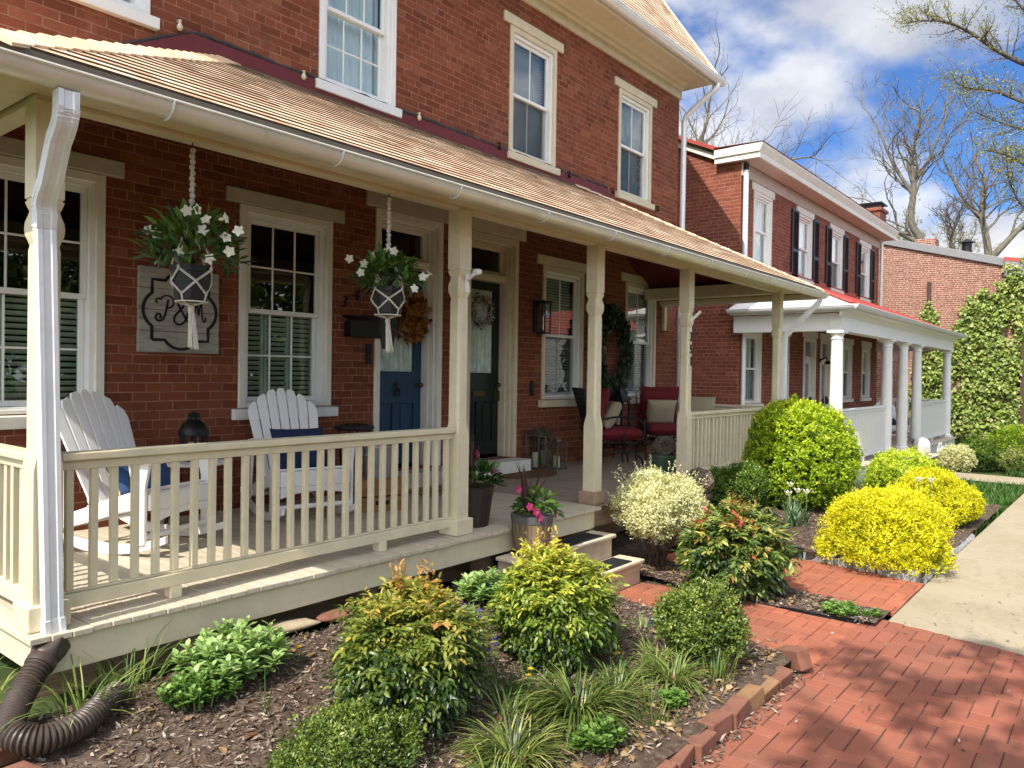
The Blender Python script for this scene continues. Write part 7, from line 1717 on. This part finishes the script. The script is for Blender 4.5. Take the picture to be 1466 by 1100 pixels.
# ------------------------------------------------------------------ trees
def bark(name, col): 
    t = NT(name); o = t.obj(); mp = t.n('ShaderNodeMapping'); mp.inputs['Scale'].default_value = (6, 6, 1.2); t.l(o, mp.inputs[0]); n = t.noise(mp.outputs[0], 3, 7, .7)
    c = t.ramp(n, [(.3, tuple(q * .55 for q in col)), (.7, tuple(q * 1.3 for q in col))]); return t.done(t.bsdf(c, .95, t.bump(n, .8, .03), spec=.1))
M['greybark'] = bark('grey_tree_bark', (.17, .15, .12)); M['darkbark'] = bark('dark_tree_bark', (.12, .10, .085))
class Tree:
    def __init__(s, seed, wig=.22, grav=.0, upf=.25, minr=.006, kk=(3, 5)): s.kk = kk; s.rs = random.Random(seed); s.mb = MB(); s.tk = MB(); s.tips = []; s.wig = wig; s.upf = upf; s.minr = minr
    def branch(s, p, d, L, r, depth, sides=5):
        rs = s.rs; n = max(3, int(4 + L / .8)) if depth > 1 else 4; pts = [Vector(p)]; d = Vector(d).normalized(); rad = [r]
        for i in range(n):
            d = (d + Vector((rs.gauss(0, s.wig), rs.gauss(0, s.wig), rs.gauss(0, s.wig) + s.upf * .35))).normalized(); pts.append(pts[-1] + d * (L / n)); rad.append(max(s.minr * .6, r * (1 - .62 * (i + 1) / n)))
        s.mb.tube(pts, rad, sides if depth > 1 else 3, cap=False)
        if depth == 0:
            s.tips.append((pts[-1], d)); s.tips.append((pts[2], d)); return
        k = rs.randint(*s.kk) if depth > 1 else rs.randint(2, 4)
        for j in range(k):
            f = .25 + .75 * (j + rs.random() * .8) / k; f = min(f, .99); i = min(n - 1, int(f * n)); q = pts[i].lerp(pts[i + 1], f * n - i); dd = (pts[i + 1] - pts[i]).normalized()
            ax = dd.orthogonal().normalized(); ax.rotate(Matrix.Rotation(rs.uniform(0, 2 * PI), 3, dd)); an = rs.uniform(.5, 1.0)
            nd = dd * math.cos(an) + ax * math.sin(an) + Vector((0, 0, s.upf * .4)); s.branch(q, nd, L * rs.uniform(.42, .66), max(s.minr, rad[i] * rs.uniform(.45, .65)), depth - 1, max(3, sides - 1))
        s.branch(pts[-1], d, L * .5, max(s.minr, rad[-1] * .9), depth - 1, max(3, sides - 1))
    def limb(s, path, r0, r1, depth, spread, every=.8, sides=8, start=.15):
        P = sm3(path, 5); n = len(P); rad = [r0 + (r1 - r0) * i / (n - 1) for i in range(n)]; s.tk.tube(P, rad, sides)
        tot = sum((b - a).length for a, b in zip(P, P[1:])); k = max(2, int(tot / every)); rs = s.rs
        for j in range(k):
            f = start + (1 - start) * (j + rs.random()) / k; i = min(n - 2, int(f * (n - 1))); dd = (P[i + 1] - P[i]).normalized(); ax = dd.orthogonal().normalized(); ax.rotate(Matrix.Rotation(rs.uniform(0, 2 * PI), 3, dd)); an = rs.uniform(.5, 1.05)
            s.branch(P[i], dd * math.cos(an) + ax * math.sin(an) + Vector((0, 0, .25)), spread * rs.uniform(.6, 1.1) * (1.05 - .5 * f), max(s.minr, rad[i] * .45), depth, 5)
        s.branch(P[-1], (P[-1] - P[-2]), spread * .8, r1, depth, 5)
    def build(s, name, label, mat, base, buds=None, group=None):
        t = thing(name, label, 'tree', base, 0, group); Mi = Matrix.Translation(-Vector(base)); s.tk.build('trunk', mat, t, smooth=60, M=Mi); s.mb.build('crown', mat, t, M=Mi)
        if buds:
            n_, L, W, bm = buds; P, D = [], []
            for p, d in s.tips:
                for _ in range(n_): P.append(tuple(Vector(p) - Vector(base) + Vector((random.gauss(0, .05), random.gauss(0, .05), random.gauss(0, .05))) - d * random.uniform(0, .25))); D.append((random.gauss(0, 1), random.gauss(0, 1), random.gauss(.2, 1)))
            n = len(P); l = rng.uniform(*L, n); leaves('leaf_buds', P, D, rng.normal(0, 1, (n, 3)), l, l * W, rng.random(n), bm, t)
        return t
def sm3(pts, n=5):
    P = [Vector(p) for p in pts]; out = []
    for i in range(len(P) - 1):
        p0, p1, p2, p3 = P[max(i - 1, 0)], P[i], P[i + 1], P[min(i + 2, len(P) - 1)]
        for k in range(n): q = k / n; out.append(.5 * ((2 * p1) + (p2 - p0) * q + (2 * p0 - 5 * p1 + 4 * p2 - p3) * q * q + (3 * p1 - p0 - 3 * p2 + p3) * q ** 3))
    out.append(P[-1]); return out
M['bud'] = leafmat('yellow_green_bud', [(0, (.12, .15, .03)), (.5, (.26, .28, .05)), (1, (.42, .40, .12))], .3, .5)
M['palebud'] = leafmat('pale_spring_bud', [(0, (.22, .22, .14)), (1, (.42, .42, .28))], .3, .6)
# two bare trees behind the pale brick house
T = Tree(3, wig=.26, upf=.22, minr=.014, kk=(3, 4)); b = (46.0, 8.1, -.6)
T.limb([(46, 8.1, -.7), (45.8, 8.2, 5), (45.5, 8.7, 8.9), (45.2, 9.2, 10.2), (45.1, 9.1, 12.0), (45.0, 9.2, 13.6), (45.0, 8.9, 15.0)], .30, .07, 2, 4.0, .8, start=.62)
T.limb([(45.5, 8.8, 9.1), (45.2, 9.9, 9.8), (44.8, 11.4, 10.9), (44.5, 13.0, 12.4)], .17, .05, 2, 3.4, .8)
T.limb([(45.1, 9.1, 11.6), (45.0, 10.0, 13.2), (44.8, 10.8, 15.2)], .12, .04, 2, 3.0, .8)
T.limb([(45.1, 9.1, 12.2), (45.0, 8.3, 13.6), (44.8, 7.6, 15.4)], .11, .04, 2, 3.0, .8)
T.build('bare_tree', 'bare tree with a wide open crown behind the pale house, left of the pair', M['greybark'], b, group='bare trees beyond the houses')
T = Tree(8, wig=.26, upf=.22, minr=.014, kk=(3, 4)); b = (47.5, 5.6, -.6)
T.limb([(47.5, 5.6, -.7), (47.3, 5.7, 5), (47.1, 5.9, 8.6), (47.0, 6.2, 10.6), (46.9, 6.1, 12.4)], .30, .08, 2, 3.8, .8, start=.6)
T.limb([(47.1, 5.8, 8.2), (47.3, 5.0, 9.2), (47.6, 4.0, 10.5), (47.9, 3.3, 12)], .19, .05, 2, 3.4, .8)
T.limb([(47.0, 6.1, 10.2), (46.8, 7.0, 11.4), (46.5, 7.8, 13.2)], .13, .05, 2, 3.0, .8)
T.build('bare_tree', 'bare forked tree at the right, behind the red roofed porch of the pale house', M['greybark'], b, group='bare trees beyond the houses')
T = Tree(12, wig=.3, upf=.2, minr=.014); b = (44.5, 6.7, -.6)
T.limb([(44.5, 6.7, -.7), (44.4, 6.8, 5), (44.5, 6.9, 8.0), (44.4, 7.2, 8.8), (44.4, 6.9, 10.2)], .16, .06, 2, 2.4, .8, start=.7)
T.build('bare_tree', 'small bare crooked tree between the two larger bare trees', M['darkbark'], b, group='bare trees beyond the houses')
T = Tree(15, upf=.2, wig=.26, minr=.012, kk=(3, 4)); b = (37, 17, -.6)
T.limb([(37, 17, -.7), (37.1, 17.1, 6), (37, 17.2, 10), (36.8, 17.4, 14)], .34, .1, 2, 4.6, .6, start=.5)
T.limb([(37, 17.1, 9.), (37.2, 16.0, 10.6), (37.6, 14.9, 11.8), (38, 14, 12.4)], .17, .06, 2, 3.8, .6)
T.limb([(37, 17.1, 9.8), (36.5, 18.2, 12), (36, 19.4, 14.5)], .2, .07, 2, 3.8, .6)
T.build('bare_tree', 'bare twiggy tree rising behind the gap between the two red brick houses', M['greybark'], b, group='bare trees beyond the houses')
for k, (x, y, h, lab) in enumerate(((66, 14, 11.5, 'pale budding tree far behind the grey roof edge, left one'), (68, 10.5, 11.5, 'pale budding tree far behind the grey roof edge, right one'), (64, 18, 12, 'pale budding tree peeking over the far chimney'))):
    T = Tree(20 + k, minr=.012); T.limb([(x, y, -.6), (x, y + .1, 4), (x + .1, y, 8), (x, y + .2, h)], .3, .1, 2, 4.5, .6, start=.4); T.build('budding_tree', lab, M['greybark'], (x, y, -.6), (7, (.08, .16), .6, M['palebud']), 'pale budding trees in the distance')
# street tree at the right with opening buds; its trunk stands just outside the frame
T = Tree(31, wig=.22, upf=.22, minr=.0035)
T.limb([(16.2, -1.6, -.2), (16.2, -1.55, 2), (16.1, -1.5, 4), (16.0, -1.4, 6), (15.9, -1.3, 8.5), (15.8, -1.3, 11)], .2, .08, 1, 1.4, 2.5, start=.6)
r0 = (15.9, -.3, 5.6)
limbs = [([(16.05, -1.45, 5.0), r0, (15.2, 0.94, 6.72), (14.9, 1.43, 6.95), (14.6, 1.77, 7.15), (14.3, 2.1, 7.41), (14.0, 2.4, 7.56), (13.8, 2.75, 7.6), (13.7, 2.9, 7.57)], .06, .006, .55),
         ([(16.05, -1.45, 4.6), (15.5, -.3, 5.4), (14.9, .82, 6.0), (14.6, 1.39, 6.24), (14.3, 1.77, 6.41), (14.1, 2.05, 6.45), (14.0, 2.25, 6.55)], .05, .006, .5),
         ([(16.1, -1.5, 4.0), (15.5, -.3, 4.6), (14.8, .8, 4.94), (14.5, 1.36, 5.23), (14.3, 1.58, 5.37), (14.1, 1.89, 5.45)], .04, .006, .42),
         ([(16.1, -1.5, 3.8), (15.6, -.3, 4.1), (15.0, .8, 4.43), (14.8, 1.33, 4.57), (14.7, 1.56, 5.01), (14.6, 1.62, 5.52)], .035, .006, .4),
         ([(16.0, -1.4, 5.8), (15.6, -.2, 6.8), (15.0, .85, 7.3), (14.7, 1.43, 7.75), (14.6, 1.67, 8.2)], .045, .008, .55),
         ([(16.05, -1.45, 4.8), (15.5, -.2, 5.4), (15.0, .82, 5.75), (14.7, 1.39, 5.84), (14.6, 1.72, 5.99), (14.4, 2.04, 6.16)], .035, .005, .42)]
for P, ra, rb, sp_ in limbs: T.limb(P, ra, rb, 1, sp_, .13, 6, start=.42)
T.build('street_tree', 'street tree with yellow green opening buds reaching in from the top right corner', M['darkbark'], (16.2, -1.6, -.2), (5, (.018, .042), .6, M['bud']))
# street tree beyond the left edge that throws the dappled shade on the driveway
T = Tree(44, minr=.006, upf=.12); T.limb([(-2.9, -1.8, 0), (-2.85, -1.75, 2.2), (-2.75, -1.7, 4.2), (-2.6, -1.6, 6.0)], .17, .08, 2, 2.6, .5, start=.6)
T.limb([(-2.75, -1.7, 3.9), (-1.9, -1.4, 4.8), (-1.0, -1.2, 5.5), (-.2, -1.1, 5.9)], .08, .03, 2, 1.7, .45, start=.3)
T.limb([(-2.75, -1.7, 4.2), (-2.4, -.9, 5.3), (-2.0, -.2, 6.0)], .07, .03, 2, 1.5, .45, start=.3)
T.limb([(-2.7, -1.7, 4.6), (-2.1, -2.5, 5.5), (-1.3, -3.1, 6.2)], .07, .03, 2, 1.6, .45, start=.3)
T.build('street_tree', 'leafing street tree beyond the left edge, throwing dappled shade on the brick driveway', M['darkbark'], (-2.9, -1.8, 0), (9, (.09, .17), .75, M['bud']))
# the other side of the street, which the windows mirror
M['hedgeleaf'] = leafmat('street_tree_leaf', [(0, (.02, .04, .01)), (.6, (.08, .13, .025)), (1, (.22, .28, .06))], .3, .5)
oh = thing('white_house', 'white house with a red roof on the other side of the street', 'house', (0, 0, 0))
m = MB(); m.box(58, 74, -32, -23, -.6, 5.6); m.build('wall', M['vinyl'], oh); m = MB(); m.prism([(-32.5, 5.6), (-22.5, 5.6), (-27.5, 9.2)], 57.6, 74.4, 'x'); m.build('roof', M['redmetal'], oh)
m = MB()
for x in (59.5, 63.5, 67.5, 71): m.box(x, x + 1.1, -23.03, -22.98, .6, 2.3); m.box(x, x + 1.1, -23.03, -22.98, 3.4, 5.0)
m.build('window', M['dark'], oh)
for k, (x, y, h, r_) in enumerate(((-9, -22, 8, 4.0), (-1, -24, 9, 4.4), (7, -22, 8, 4.2), (15.5, -24, 9, 4.4), (24, -22, 8.5, 4.4), (34, -21, 9, 4.4))):
    t = thing('street_tree', 'leafy tree across the street, ' + ['first', 'second', 'third', 'fourth', 'fifth', 'sixth'][k] + ' in the row from the left', 'tree', (x, y, -.3), 0, 'trees across the street'); m = MB(); m.tube([(0, 0, 0), (.1, 0, h * .4), (0, .1, h * .8)], [.24, .17, .06], 8); m.build('trunk', M['darkbark'], t, smooth=60)
    p, d, s = blob(900, (0, 0, h * .56), (r_, r_ * .9, h * .46), 60 + k, .35, 1.8, .5, -1); F_ = clusters(p, d, 5, (.35, .7), .6, rng.random(len(p)), .9, .2, jit=.3); leaves('crown', *F_, M['hedgeleaf'], t)
